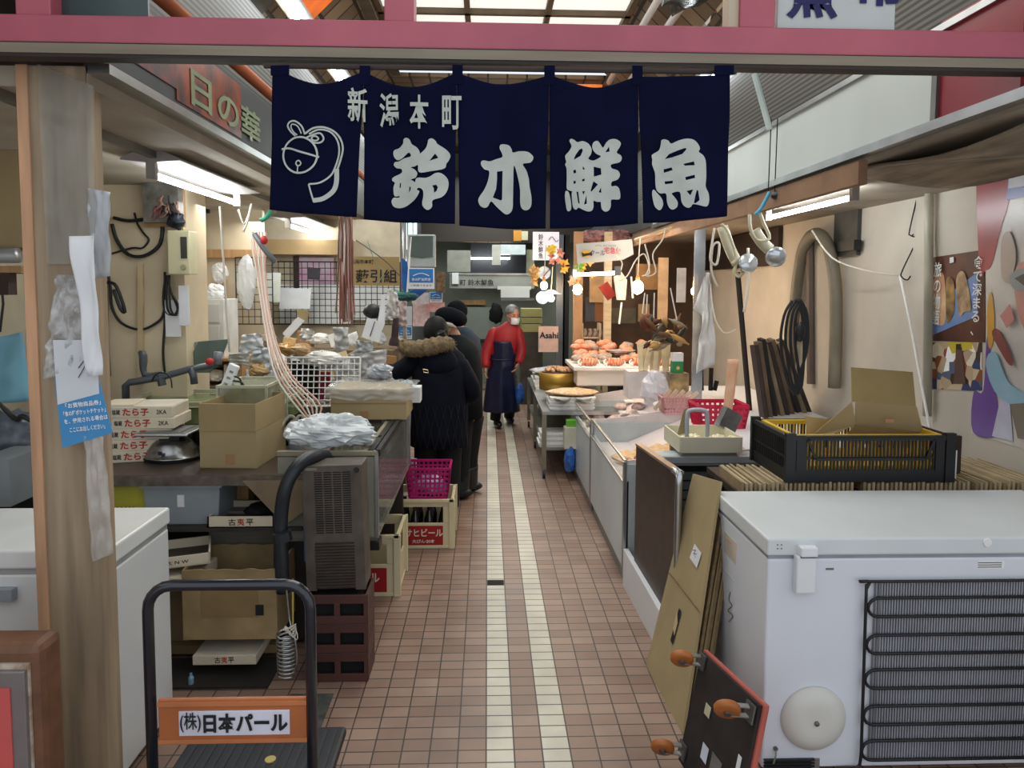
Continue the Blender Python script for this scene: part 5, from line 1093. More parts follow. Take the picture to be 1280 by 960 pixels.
o = boxpx('tissue_box', None, None, PAPER, (511, 497, 533, 516), 4.45, .12, ry=.0); o.location.z = zc1+.06; o.location.x = -.47; tag(o, 'small white box at the corner of the glass case beside the coat', 'box')
o = crumple((-.50, 4.45, zc1+.14), (.04,.05,.03), mat('#9fc6cf', .4, var=.2), 'blue_tissue', 6, .6); tag(o, 'pale blue wipes sticking out of the small white box', 'wipes')
tb_ = B()
for k in range(7): tb_.tube([at(350+k*6,536+3*(k%3),Y=3.8), at(362+k*6,520+5*(k%2),Y=3.85), at(375+k*4,530+4*(k%2),Y=3.85), at(385+k*2,548,Y=3.8)], .009, 6, smooth=4)
tag(tb_.build('hose_tangle', mat('#b9b7a4', .35, alpha=.9), smooth=True), 'tangle of translucent hoses beside the glass case', 'hoses', kind='stuff')
wire('grey_pipe', 'grey plastic pipe elbow rising behind the black hose', [(366,575,3.75),(366,553,3.75),(362,546,3.75),(360,543,3.75)], .022, mat('#7c8a94', .35), 'pipe', n=10)
# ---- beer crates
CR = mat('#ddd2ab', .45, var=.05)
def beer_crate(label, x1, w, y0, d, h, words, bottles):
    t = thing('bottle_crate', label, 'crate', (x1-w/2, y0+d/2, 0)); q = B(); hx = w/2; hy = d/2
    for s in (-1, 1):
        y = s*hy; yy = (y-.008, y) if s > 0 else (y, y+.008)
        q.box(-hx, hx, *yy, 0, h*.52); q.box(-hx, hx, *yy, h*.84, h)
        q.box(-hx, -hx+.06, *yy, h*.52, h*.84); q.box(hx-.06, hx, *yy, h*.52, h*.84)
        x = s*hx; xx = (x-.008, x) if s > 0 else (x, x+.008)
        q.box(*xx, -hy, hy, 0, h*.52); q.box(*xx, -hy, hy, h*.84, h); q.box(*xx, -hy, -hy+.07, h*.52, h*.84); q.box(*xx, hy-.07, hy, h*.52, h*.84)
        for s2 in (-1, 1): q.box(s*hx-.02, s*hx+.02, s2*hy-.012, s2*hy+.012, 0, h)
    q.box(-hx-.012, hx+.012, -hy-.012, -hy+.004, h-.02, h); q.box(-hx-.012, hx+.012, hy-.004, hy+.012, h-.02, h); q.box(-hx-.012, -hx+.004, -hy, hy, h-.02, h); q.box(hx-.004, hx+.012, -hy, hy, h-.02, h)
    q.box(-hx-.008, hx+.008, -hy-.006, -hy, 0, .02); q.box(hx, hx+.006, -hy, hy, 0, .02); q.box(-hx, hx, -hy, hy, 0, .006)
    q.build('crate_body', CR, t, bevel=.003)
    B().box(-hx*.9, hx*.74, -hy-.0025, -hy+.002, h*.07, h*.46).build('red_label', mat('#a3161c', .5, var=.04), t)
    M = RW(t)
    for s, x, z, hh, ww in words: text(s, None, hh, mat('#e8ddc8', .5), t, w=ww, M=M @ Matrix.Translation((x, -hy-.003, z)) @ Matrix.Rotation(math.pi/2, 4, 'X'), bold=.025)
    return t
y2 = 4.72; x2 = at(565, 690, Y=y2).x
c2_ = beer_crate('cream bottle crate with red label holding dark bottles under the pink basket', x2, .46, y2, .36, .335, [('アサヒビール', .02, .108, .055, .30), ('大びん·20本', .04, .05, .026, .15)], True)
h2 = .335
bt = thing('beer_bottle', 'dark beer bottle standing in the cream crate under the pink basket', 'bottle', (x2-.1, y2+.07, .007), 0, 'dark bottles in the bottle crate')
B().lathe([(.034,0),(.037,.01),(.037,.15),(.03,.19),(.016,.22),(.0145,.26)], (0,0,0), 16).build('glass', mat('#120e10', .12, var=0, spec=.8), bt, smooth=True); B().lathe([(.016,.255),(.016,.27),(.001,.271)], (0,0,0), 12).build('cap', mat('#2a2a2e', .3, .7), bt)
for i in range(4):
    for j in range(3):
        if i == 0 and j == 0: bt.location = (x2-.06, y2+.06, .007); continue
        dup(bt, (x2-.06-.095*i, y2+.06+.1*j, .007))
pk = basket('basket', 'magenta plastic basket holding wrapped things on the bottle crate', (at(536, 632, Y=4.8).x, 4.85, h2+.001), .29, .24, .20, mat('#b5146a', .4, var=.05), 9, 6, .62)
o = crumple((pk.location.x+.01, pk.location.y, h2+.006), (.10,.085,.065), mat('#b9a6c4', .3, c2='#7c4f8c', scale=24, alpha=.9), 'wrapped_goods', 5, .35); tag(o, 'purple and white wrapped goods in the magenta basket', 'packet')
o = boxpx('white_pouch', None, None, mat('#c8ccd0', .3, var=.1), (511, 578, 521, 600), 5.02, .03); tag(o, 'pale pouch standing behind the magenta basket', 'pouch'); o.location.z = h2+.001; o.scale.z = 1.6; o.location.y=5.0; 
y1_ = 3.98; x1_ = at(497, 757, Y=y1_).x
beer_crate('empty cream bottle crate half hidden by the brown crates', x1_, .46, y1_, .36, .355, [('アサヒビール', -.03, .11, .06, .32)], False)
# ================================================================ left stall counter and its clutter
ct = thing('counter', 'stall counter crowded with packets at the back of the left stall', 'counter', (-1.5, 5.5, 0))
CZ = .93
B().box(-.95, .80, -.62, .75, CZ-.04, CZ).build('top', mat('#8d8474', .6, var=.2), ct); B().box(-.93, .78, -.6, .7, .02, CZ-.04).build('body', mat('#4a423a', .7, var=.3), ct)
random.seed(11)
def put(x, y, Y): p = at(x, y, Y=Y); return p
# stacked trays under (dark crates seen through the white grid)
for k, (x0, x1, y0, y1, m_, lb) in enumerate(((362,395,452,500,BLACKM,'black crate seen through the left part of the white grid'), (397,412,466,500,mat('#a01d4a', .5),'crimson pack behind the white grid'), (378,392,484,500,mat('#3f7a4c', .5),'green jar pack low behind the white grid'), (412,436,474,484,PAPER,'white box band with red print behind the white grid'), (432,446,472,481,RED,'red and black box at the right end behind the white grid'), (412,440,486,505,mat('#2b2a2a', .5),'dark pack low behind the right part of the white grid'), (396,447,450,464,mat('#cfd3d8', .5, c2='#8e99a8', scale=20),'pale printed packs on top behind the white grid'))):
    o = boxpx('packet', None, None, m_, (x0, y0, x1, y1), 4.80+.01*k, .06); tag(o, lb, 'packet')
# heap of assorted packets along the counter: each its own thing
CLS = ['#e5e3dc', '#c9cdd0', '#d9c8a0', '#b8895a', '#e8eef0', '#a9b2b8', '#d7b27a', '#f0efe9', '#c7b8a2', '#9c8c78']
CLN = ['white', 'light grey', 'pale yellow', 'brown', 'white', 'grey', 'tan', 'off-white', 'beige', 'dull brown']
n = 0
for row, (ya, Y_, zb, cnt) in enumerate(((0, 5.02, CZ, 15), (0, 5.28, CZ+.10, 15), (0, 5.55, CZ+.20, 14), (0, 5.85, CZ+.32, 12))):
    for i in range(cnt):
        x = -2.35+1.74*i/cnt+random.uniform(-.03,.03); ci = (n*7+row) % 10; k = n % 3
        zz = zb+random.uniform(0,.03)
        if k == 0:
            o = crumple((x, Y_, zz), (random.uniform(.05,.085), .06, random.uniform(.04,.07)), mat(CLS[ci], .3, var=.15, scale=20, bump=.3), 'plastic_packet', n, .4, n=14); nm = 'crumpled'
        elif k == 1:
            w_, h_ = random.uniform(.06,.12), random.uniform(.05,.12); o = B().box(-w_/2, w_/2, -.03, .03, 0, h_).build('small_box', mat(CLS[ci], .7, var=.08)); o.location = (x, Y_, zz); o.rotation_euler = (random.uniform(-.3,.1), random.uniform(-.3,.3), random.uniform(-.4,.4)); nm = 'boxed'
        else:
            w_, h_ = random.uniform(.08,.14), random.uniform(.08,.13); q = B().surf(lambda u, v: ((u-.5)*w_, .012*mnoise.noise(V((u*4, v*4, n))), v*h_), 6, 6, .012); o = q.build('flat_packet', mat(CLS[ci], .4, var=.15, scale=25), smooth=True); o.location = (x, Y_, zz); o.rotation_euler = (random.uniform(-.5,.1), random.uniform(-.5,.5), random.uniform(-.3,.3)); nm = 'flat'
        tag(o, '%s %s packet in the heap of goods on the left stall counter' % (CLN[ci], nm), 'packet', '%s %s packets heaped on the left counter' % (CLN[ci], nm)); n += 1
B().box(-.9, .76, -.35, .70, CZ, CZ+.095).build('step', mat('#7b6a52', .7), ct); B().box(-.9, .76, -.1, .70, CZ+.095, CZ+.19).build('step', mat('#7b6a52', .7), ct); B().box(-.9, .76, .2, .70, CZ+.19, CZ+.31).build('step', mat('#7b6a52', .7), ct)
# named items in the clutter
def card(name, label, cat, pts, Y, m, th=.004, lines=None, group=None):
    P_ = [at(*p, Y=Y) for p in pts]; c = P_[0].lerp(P_[2], .5); b = B().prism(P_, (0, th, 0)); b.v = [p-c for p in b.v]
    o = b.build(name, m); o.location = c; tag(o, label, cat, group); return o
card('clear_box', 'clear plastic tray hanging on the wire grid', 'tray', [(350,360),(389,361),(387,386),(349,386)], 6.3, mat('#e6ebee', .2, var=.1, alpha=.9), .02)
card('price_card', 'slanted white card with black writing below the clear tray', 'card', [(372,396),(381,401),(360,423),(353,417)], 4.95, PAPER)
card('price_card', 'tan card behind the slanted white card', 'card', [(370,386),(386,388),(384,402),(374,402)], 4.98, CARD)
card('colour_chart', 'pale chart sheet hanging at the left end of the wire grid', 'poster', [(325,340),(351,341),(350,378),(323,378)], 6.0, mat('#d3d6e0', .5, c2='#bcc6a8', scale=10))
card('order_slip', 'white ruled order slip propped on the counter', 'paper', [(459,397),(479,403),(474,429),(452,421)], 4.9, PAPER)
card('order_slip_board', 'brown board edge under the white order slip', 'board', [(448,421),(474,429),(472,433),(446,425)], 4.88, CARD, .02)
card('price_ribbon', 'long white vertical ribbon card above the order slip', 'card', [(477,368),(481,368),(481,405),(474,420),(472,405)], 4.92, PAPER)
card('slip_line', 'black ruled line card on the order slip', 'card', [(468,402),(469,402),(463,421),(462,420)], 4.888, INK, .001)
card('black_tag', 'black square lace-like pad hanging on the wire grid', 'pad', [(385,334),(400,335),(399,350),(384,349)], 6.3, mat('#24222a', .6, var=.3, scale=30), .02)
o = crumple(at(465, 389, Y=5.0), (.06,.05,.05), BLACK, 'black_cup', 3, .1, flat=False); tag(o, 'black and chrome cup above the order slip', 'cup')
for k, (x, y, w_, h_, c_, lb) in enumerate(((402,448,24,9,'#e9e7e2','large white crumpled bag heaped above the white grid'), (440,462,20,12,'#dfe0de','clear bag at the right end of the white grid'), (462,452,18,11,'#d6d3cf','pale bag next to the coat sleeve'), (375,438,12,8,'#bd9a72','brown bun-like packet above the white grid'), (360,436,11,7,'#b88b48','orange brown packet at the left end above the white grid'), (318,430,14,10,'#e4e6e6','white crumpled bag behind the pink cords'), (330,448,12,12,'#d0d4d8','clear crumpled bag left of the white grid'), (325,462,12,8,'#c0a06e','tan packet on the small glass tank'), (300,448,12,7,'#e0dfd8','white gloves on the small glass tank'), (428,425,10,12,'#caccc8','clear bag between the raffia and the order slip'), (384,418,8,8,'#efeeea','white folded paper lump on the counter edge'), (455,436,12,10,'#b9bdbb','grey net bag below the order slip'), (500,392,8,12,'#c9b3ae','pinkish bag hanging behind the customer in the fur hood'), (492,380,6,14,'#ddd8d2','pale hanging bag right of the ribbon card'))):
    Yk = 4.75 if y > 425 else 5.1
    p = at(x, y, Y=Yk); sx = w_*Yk/900; sz = h_*Yk/900
    j = lambda: random.uniform(-.35, .35)
    if k in (0, 3, 4, 7): o = crumple(p, (sx, .08, sz), mat(c_, .3, var=.12, scale=16, bump=.4), 'plastic_bag', 50+k, .6, flat=False); tag(o, lb, 'plastic bag')
    else: sheet('plastic_bag', lb, 'plastic bag', [(x-w_*(1+j()), y-h_*(1.1+j())), (x+w_*(1+j()), y-h_*(1.1+j())), (x+w_*(1.1+j()), y+h_*(1.2+j())), (x-w_*(1.1+j()), y+h_*(1.2+j()))], Yk, mat(c_, .4, var=.08, scale=12, bump=.2, alpha=.88), .05, .003, k*3+1, 14, 14, fr=4)
o = crumple(at(474, 466, Y=4.5), (.075,.07,.05), mat('#6f7680', .15, c2='#b9bec4', scale=9, bump=.6), 'dark_clear_bag', 77, .4, flat=False); tag(o, 'shiny dark clear bag in front of the customer in the fur hood', 'plastic bag')
o = thing('wicker_hook_rack', 'dark brown long cloth hanging beside the hanging pink papers', 'cloth', at(492, 432, Y=5.0)); B().tube([at(495,398,Y=5), at(494,415,Y=5), at(492,432,Y=5)], [.02,.025,.035], 8, smooth=3).build('cloth', mat('#3a2a2c', .8), o, world=True)
o.name = 'hanging_cloth'
# signs on post in the centre left
YS = 5.9
pp_ = at(508, 330, Y=YS)
ps2 = thing('steel_post', 'slim steel post carrying the screen and blue poster by the customers', 'post', (at(506,400,Y=6.2).x, 6.2, 0)); B().tube([(0,0,0),(0,0,2.36)], .018, 10).build('post', STEEL, ps2)
mn = thing('wall_screen', 'grey framed screen box hanging above the blue poster', 'screen', at(527, 333, Y=YS))
a = at(509, 334, Y=YS); b = at(544, 293, Y=YS); B().box(a.x, b.x, YS, YS+.1, a.z, b.z).build('case', mat('#a9b1ae', .4), mn, world=True, bevel=.01)
flat([(512,295),(541,295),(541,321),(527,323),(512,321)], YS-.006, mat('#4e5a56', .3, var=.1), 'screen', mn, th=.01)
def bluep(label, px, Y, txt=True):
    t = thing('notice_poster', label, 'poster', at((px[0]+px[2])/2, px[3], Y=Y)); a = at(px[0], px[3], Y=Y); b = at(px[2], px[1], Y=Y)
    B().box(a.x, b.x, Y, Y+.004, a.z, b.z).build('paper', PAPER, t, world=True); h = b.z-a.z; w_ = b.x-a.x
    B().box(a.x+w_*.05, b.x-w_*.05, Y-.003, Y, a.z+h*.30, b.z-h*.05).build('blue_field', mat('#2f78bd', .5), t, world=True)
    B().tube([V((a.x+w_*(.2+.6*k/6), Y-.005, a.z+h*(.62+.12*math.sin(math.pi*k/6)))) for k in range(7)], h*.02, 5).build('arch', mat('#d7e3ee', .5), t, world=True)
    text('食の陣加盟店', V(((a.x+b.x)/2, Y-.005, a.z+h*.45)), h*.15, mat('#dbe6ef', .5), t, w=w_*.72, bold=.02); text('ご利用できます', V(((a.x+b.x)/2, Y-.003, a.z+h*.16)), h*.10, INK, t, w=w_*.8, bold=.01)
bluep('larger blue and white notice poster under the grey screen', (510,335,543,361), YS-.05)
bluep('small blue notice over the cap of the man', (537,365,553,378), 6.4); bluep('small blue notice behind the hair of the customer in the fur hood', (498,408,515,424), 6.3)
o = card('blue_bag', 'bright blue plastic bag hanging under the posters', 'plastic bag', [(502,322),(512,330),(512,362),(535,362),(520,374),(503,370)], 6.15, mat('#1f5fb0', .3, var=.25, scale=8), .03)
o = crumple(at(508, 371, Y=6.0), (.09,.06,.035), mat('#1d4f58', .4, var=.3, scale=14), 'dark_teal_bundle', 8, .3, flat=False); tag(o, 'dark teal bundle hanging below the blue bag', 'bundle')
b = B()
for k in range(9): p = at(506, 368, Y=5.95); b.tube([p, p+V((random.uniform(-.12,.12), -.02, random.uniform(-.02,.06)))], .004, 5)
o = b.build('green_raffia', mat('#4fa088', .4)); tag(o, 'green raffia strands tied above the dark teal bundle', 'raffia', kind='stuff')
random.seed(9)
for k, (x0,y0,x1,y1,c_,c2,lb) in enumerate(((500,383,515,407,'#d3d6dc','#c4c9d2','grey printed paper behind the hair of the customer'), (516,380,537,408,'#cfa6a0','#e6d3cf','pink printed paper behind the hair of the customer'), (532,378,556,390,'#dcb6ae','#c97b74','pink red notice under the small blue one'), (515,366,536,380,'#c3b8b8','#dcd6d6','pale crinkled sheet beside the small blue notice'), (545,340,556,366,'#8f6f50','#3a2a22','brown fur-like brush hanging right of the blue poster'))):
    card('notice_paper', lb, 'paper', [(x0,y0),(x1,y0),(x1,y1),(x0,y1)], 6.45-.03*k, mat(c_, .6, c2=c2, scale=30), .006)
tag(B().tube([at(514,296,Y=5.9),at(509,365,Y=5.9)], .008, 8).build('white_stick', WHITE), 'thin white stick leaning at the left of the grey screen', 'stick')
# ================================================================ right stall
# steel table on casters with stacks of white trays
YTb = 6.95; tbx0, tbx1 = at(672, 600, Z=.0).x-.0, 1.25
tl = thing('steel_table', 'steel wheeled table crowded with seafood trays at the far end of the right counter', 'table', (.9, 7.6, 0))
Yn, Yf = 6.45, 8.9; xl1, xr1 = .50, 1.25; ZL = .62
B().box(xl1, xr1, Yn, Yf, ZL-.03, ZL).build('tabletop', STEEL, tl, world=True); B().box(xl1+.02, xr1, Yn+.02, Yf, .26, .28).build('lower_shelf', mat('#8a8a80', .5, .4), tl, world=True)
for x in (xl1+.02, xr1-.02):
    for y in (Yn+.02, 7.7, Yf-.02):
        lg = B().box(x-.02, x+.02, y-.02, y+.02, .09, ZL-.03).build('leg', mat('#8f8a78', .4, .6), tl, world=True); B().lathe([(.035,-.012),(.035,.012)], (x, y, .036), 14, Matrix.Rotation(math.pi/2, 3, 'Y')).build('caster', BLACK, lg, world=True)
def tray_stack(lb, x, y, z, w_, d, k, h=.035, group=None):
    for i in range(k):
        q = B().box(-w_/2+.01, w_/2-.01, -d/2+.01, d/2-.01, 0, h*.5).box(-w_/2, w_/2, -d/2, d/2, h*.5, h-.002); o = q.build('foam_tray', WHITE); o.location = (x+random.uniform(-.01,.01), y, z+i*h)
        tag(o, lb, 'tray', lb+' stack')
tray_stack('white foam tray stacked at the near end of the steel table', .78, 6.66, ZL+.001, .42, .3, 4, .03)
tray_stack('white foam tray stacked on the lower shelf of the steel table', .66, 6.62, .281, .36, .26, 3, .045)
o = crumple((.80, 6.68, ZL+.125), (.24,.17,.03), mat('#d8c9a4', .5, c2='#b98a5a', scale=30), 'dried_fish_heap', 6, .2); tag(o, 'dried fish spread on the stacked trays below the golden tub', 'dried fish', kind='stuff')
for x in (.69, .88):
    o = B().lathe([(.02,0),(.06,.02),(.075,.045),(.07,.045),(.055,.022)], (0,0,0), 20).build('foil_bowl', mat('#a9aaa6', .3, .8), smooth=True); o.location = (x, 6.49, ZL+.07); tag(o, 'foil bowl set in the tray stack below the golden tub', 'bowl', 'foil bowls below the golden tub')
pot = thing('golden_tub', 'big shallow golden tub full of seafood on the steel table', 'tub', (at(697, 484, Y=7.2).x, 7.2, ZL+.1))
rp_ = (at(722,480,Y=7.1).x-at(674,480,Y=7.1).x)/2
B().rings([(0,0,0,rp_*.96,rp_*.8),(0,0,.17,rp_,rp_*.85),(0,0,.172,rp_*.95,rp_*.8),(0,0,.12,rp_*.94,rp_*.79)], 36).build('tub', mat('#b08c3a', .35, .5, var=.1), pot, smooth=True)
B().rings([(0,0,.12,rp_*.93,rp_*.78),(0,0,.18,rp_*.8,rp_*.66)], 36).build('contents', mat('#3e2019', .5, var=.3, scale=20), pot)
random.seed(21)
for k in range(26):
    a_ = random.uniform(0, 6.28); r_ = random.uniform(0, .75)
    o = B().ell((0,0,0), (.035,.03,.02), 8, 5, rot=(random.random(), random.random(), random.random())).build('squid_piece', mat('#dcb88c', .5, c2='#8a4a2c', scale=20), smooth=True); o.location = (pot.location.x+rp_*r_*math.cos(a_), pot.location.y+rp_*.7*r_*math.sin(a_), pot.location.z+.19+.02*(1-r_)); tag(o, 'pale boiled squid piece heaped in the golden tub', 'seafood', 'boiled squid in the golden tub')
tray_stack('white foam tray lying behind the golden tub', .72, 8.1, ZL+.001, .4, .5, 3, .05)
o = crumple((.78, 8.0, ZL+.155), (.26,.3,.04), mat('#cfd0d6', .4, c2='#7d7a84', scale=16), 'fish_heap', 8, .3); tag(o, 'silvery fish on the trays behind the golden tub', 'fish', kind='stuff')
o = crumple((.49, 7.0, .33), (.05,.08,.13), mat('#2f6fc4', .3, var=.25, scale=12), 'blue_bag', 3, .3); tag(o, 'blue plastic bag hanging at the near end of the steel table', 'plastic bag'); o.location = at(712, 580, Y=6.4)-V((0,0,.06))
hb = thing('pedal_bin', 'white box with a green top hanging at the corner of the steel table', 'bin', at(713, 560, Y=6.42)); B().box(-.06,.06,-.05,.05,0,.2).build('body', mat('#d5d3bf', .5), hb, bevel=.005); B().box(-.04,.05,-.04,.04,.2,.26).build('top', mat('#6fbf3a', .5), hb)
o = crumple(at(650, 492, Y=8.75), (.055,.05,.13), mat('#2a5fae', .35, var=.25, scale=12), 'blue_bag', 13, .25, flat=False); tag(o, 'blue bag beside the apron of the worker in red', 'plastic bag')
# big tilted foam box with crab trays
cx = at(770, 480, Y=6.9)
fb2 = thing('foam_display_box', 'big white foam box filled with orange crab trays above the display cases', 'foam box', (1.28, 7.05, .80))
B().box(-.42, .55, -.22, .45, 0, .17).build('box_body', mat('#e9e2da', .5, var=.03), fb2, bevel=.01); B().box(-.46, .58, -.26, .48, .15, .19).build('rim', mat('#efe9e2', .5), fb2, bevel=.008)
stand = thing('display_stand', 'dark low stand holding the big foam box above the steel table', 'stand', (1.28, 7.1, .0)); B().box(-.01, .27, -.15, .4, .0, .80).build('body', mat('#55483d', .6, var=.2), stand)
for k in range(4):
    cxk = -.30+.25*k
    o = thing('crab_tray', 'white oval tray of orange crab legs in the front row of the foam box', 'crab tray', (1.28+cxk, 6.90, .995), 0, 'crab trays in the foam box front row')
    B().rings([(0,0,0,.09,.07),(0,0,.03,.11,.09),(0,0,.032,.10,.08),(0,0,.01,.09,.07)], 18).build('tray', mat('#f1ece4', .4), o)
    for j in range(5): B().tube([(-.07+.03*j, -.06, .03), (-.05+.03*j, 0, .06), (-.06+.035*j, .06, .035)], .013, 6, smooth=2).build('crab_leg', mat('#c9502a', .4, c2='#e8b090', scale=30), o, smooth=True)
    o.rotation_euler.x = R(25)
random.seed(31)
for k in range(40):
    x = 1.28+random.uniform(-.4,.48); y = 7.05+random.uniform(0,.4)
    o = crumple((x, y, 1.0+(y-7.05)*.35), (.055,.05,.035), mat('#c8562f', .45, c2='#e0a888', scale=18, bump=.4) if k % 3 else mat('#c9b6a6', .4, c2='#8a8078', scale=18), 'crab', k, .5, n=9); tag(o, 'boiled orange crab heaped behind the oval trays in the foam box' if k % 3 else 'greyish shellfish pile item at the back of the foam box', 'crab' if k % 3 else 'shellfish', 'crabs heaped in the foam box' if k % 3 else 'shellfish heaped in the foam box')
# shrimp etc in display cases
for k in range(26):
    x = X1+.10+random.uniform(0,.45); y = 4.25+random.uniform(0,.5)
    o = B().tube([(0,0,0),(.03,.01,.025),(.065,.0,.02),(.08,.02,0)], [.006,.013,.014,.006], 6, smooth=2).build('shrimp', mat('#d9855a', .4, c2='#e8b890', scale=30), smooth=True); o.location = (x, y, .58+random.uniform(0,.07)); o.rotation_euler = (0,0,random.uniform(0,6.28)); tag(o, 'orange shrimp heaped at the near end of the nearer display case', 'shrimp', 'shrimps in the display case')
for k in range(4):
    o = B().box(-.07,.07,-.09,.09,0,.015).build('noodle_pack', mat('#e0c089', .5, c2='#c98f5a', scale=40)); o.location = (X1+.14+.11*k, 4.75, .60+.02*k); o.rotation_euler = (.1,-.25,.5); tag(o, 'tan flat pack of dried fish in the nearer display case', 'packet', 'flat packs in the nearer display case')
for k in range(20):
    o = B().box(-.04,.04,-.06,.06,0,.01).build('price_slip', mat('#f0ebe6', .5)) if k % 2 else crumple((0,0,0), (.06,.06,.03), mat('#d9d2d0', .3, c2='#b88a7c', scale=20), 'clear_pack', k, .3, n=9)
    xx_ = .12+.1*(k % 5); o.location = (X1+xx_, 5.62+.3*(k//5)+.1*(k % 2), .545+max(0, xx_-.26)*.53); tag(o, ('small white slip lying in the farther display case' if k % 2 else 'small clear pack lying in the farther display case'), 'slip' if k % 2 else 'packet', 'white slips in the farther display case' if k % 2 else 'clear packs in the farther display case')
for k, (x, y) in enumerate(((745,520),(760,524),(770,510),(822,500),(830,496))):
    pass
for k in range(5):
    o = B().obox((0,0,.09), (.03,.006,.2), (0, R(38+4*k), 0)).build('chopstick_pack', mat('#e6cdb4', .5)); o.location = (1.36+.05*k, 5.5, .79); tag(o, 'pale slanting wrapped stick at the top of the divider between the cases', 'stick pack', 'wrapped sticks at the case divider')
o = crumple((1.50, 5.62, .79), (.16,.1,.03), mat('#e9e4e2', .4, var=.06), 'paper_heap', 4, .4); tag(o, 'white crumpled papers beside the wrapped sticks', 'paper')
# dried paper bundles, green carton, dark packs, white bag on the counter
for k in range(8):
    o = B().obox((0,0,.13), (.04,.02,.26), (R(-12), R(8*(k % 3)-2), 0)).build('folded_bundle', mat('#e3d3ae', .6, var=.12, scale=12)); o.location = (at(800+5.0*k, 455, Y=6.2).x, 6.2+.03*(k % 2), 1.02); tag(o, 'cream paper bundle in the row at the right end of the foam box', 'bundle', 'cream bundles beside the foam box')
st4 = thing('white_block', 'white block box carrying the cream paper bundles', 'box', (1.38, 6.25, .785)); B().box(-.16,.2,-.1,.12,0,.235).build('body', mat('#ddd6d6', .5), st4)
o = crumple(at(819, 478, Y=5.8)-V((0,0,.14)), (.11,.08,.16), mat('#e8e4ea', .3, var=.08, alpha=.9), 'plastic_bag', 41, .3); tag(o, 'white plastic bag standing between the foam box and the pale pink basket', 'plastic bag'); o.location.z = .782
gc_ = thing('green_carton', 'green and white drink carton standing behind the pale pink basket', 'carton', at(846, 452, Y=6.0)); B().box(-.045,.045,-.04,.04,0,.10).build('body', mat('#2b8a52', .5), gc_); B().box(-.045,.045,-.04,.04,.10,.17).build('top', PAPER, gc_); text('●', V((gc_.location.x, 5.957, gc_.location.z+.045)), .03, mat('#d9b25a', .5), gc_)
gc_.location.z = 1.03; bx_ = thing('dark_box', 'blue black printed box under the green drink carton', 'box', (gc_.location.x, 6.0, .785)); B().box(-.07,.09,-.06,.06,0,.245).build('body', mat('#2a2c48', .5, c2='#d0b070', scale=9), bx_)
# poles, posts at right stall
sp2 = thing('steel_strut', 'perforated steel strut rising at the right stall beside the white cloth', 'strut', (at(873, 400, Y=5.9).x, 5.9, 0)); a = at(866,500,Y=5.9); b = at(881,285,Y=5.9)
B().box(-.045,.045,0,.012,.78,2.30).build('strut_body', mat('#b9bcc0', .25, .8, var=.15), sp2); sp2.location.z = 0
st5 = thing('black_pole', 'dark pole leaning from floor to beam at the right stall', 'pole', (at(938,520,Y=5.6).x, 5.6, .78)); B().tube([at(938,525,Y=5.6), at(922,340,Y=5.6)], .022, 8).build('pole', mat('#2c231f', .6), st5, world=True)
# white cloth
o = sheet('white_cloth', 'white cloth hanging in a long triangle beside the steel strut', 'cloth', [(881,341),(886,341),(894,455),(868,466)], 5.75, mat('#e2e2df', .8, var=.04), .07, .003, 6, 14, 22, fr=3)
sheet('white_cloth', 'side fold of the white hanging cloth', 'cloth', [(880,345),(883,345),(884,400),(866,385)], 5.72, mat('#e2e2df', .8, var=.04), .04, .003, 9, 8, 10, fr=3)
# beam along right stall front, cords
tag(B().tube([at(795,300,Y=7.3), at(910,262,Y=5.2), at(1000,225,Y=4.1)], .022, 8).build('bamboo_pole', mat('#a08763', .6)), 'brown pole lashed along the right stall front under the fascia', 'pole')
brm = thing('brown_beam', 'brown wooden lath running under the right fascia', 'beam', (1.62, 5.5, 2.2)); B().box(-.02,.02,-2.4,2.6,0,.10).build('lath', mat('#8d6a4e', .7, var=.15), brm)
def clamp(lb, pts_body, Y, bulb_c, bulb_d, loop):
    t = thing('clamp_lamp', lb, 'clamp lamp', at(*bulb_c, Y=Y)); m_ = mat('#c9c2a6', .45, var=.06)
    B().tube([at(*p, Y=Y) for p in pts_body], .035, 10, smooth=3).build('socket', m_, t, world=True, smooth=True)
    B().tube([at(p[0], p[1], Y=Y-.03) for p in loop], .010, 6, smooth=3).build('bracket', m_, t, world=True, smooth=True)
    c = at(*bulb_c, Y=Y); d = (at(*bulb_d, Y=Y-.15)-c).normalized(); Mq = d.to_track_quat('Z', 'Y').to_matrix()
    B().lathe([(.022,-.05),(.028,-.03),(.055,.03),(.062,.05),(.05,.062),(.001,.066)], c, 20, Mq).build('bulb', mat('#cfd6da', .1, .6, var=.1), t, world=True, smooth=True)
clamp('cream clamp lamp with a reflector bulb under the bamboo pole, closer to the white cloth', [(903,283),(912,310),(922,330)], 4.6, (932,330), (942,326), [(902,280),(910,290),(920,320),(915,330)])
clamp('cream clamp lamp with a large silver bulb beside the right fluorescent lamp', [(943,288),(952,302),(962,312)], 4.3, (968,318), (974,328), [(937,268),(938,285),(946,300),(962,298),(955,280),(950,266)])
wire('cable_coil', 'white cord coil hanging next to the cream clamp lamp', [(893,285,4.7),(890,305,4.7),(888,325,4.68),(896,330,4.68),(899,305,4.7),(891,308,4.7),(889,335,4.7),(893,350,4.7),(897,358,4.7)], .008, CORDW, 'cord')
wire('cable_coil', 'small cream cord coil under the first clamp lamp bulb', [(921,330,4.6),(917,340,4.6),(924,346,4.58),(930,338,4.6),(924,325,4.6),(919,338,4.58),(926,344,4.6),(927,330,4.6)], .008, mat('#cfc6a2', .5), 'cord')
wire('cable', 'cream plug cord hanging right of the clamp lamps', [(935,310,4.9),(936,340,4.9),(934,365,4.9),(930,390,4.9)], .010, CORDW, 'cord')
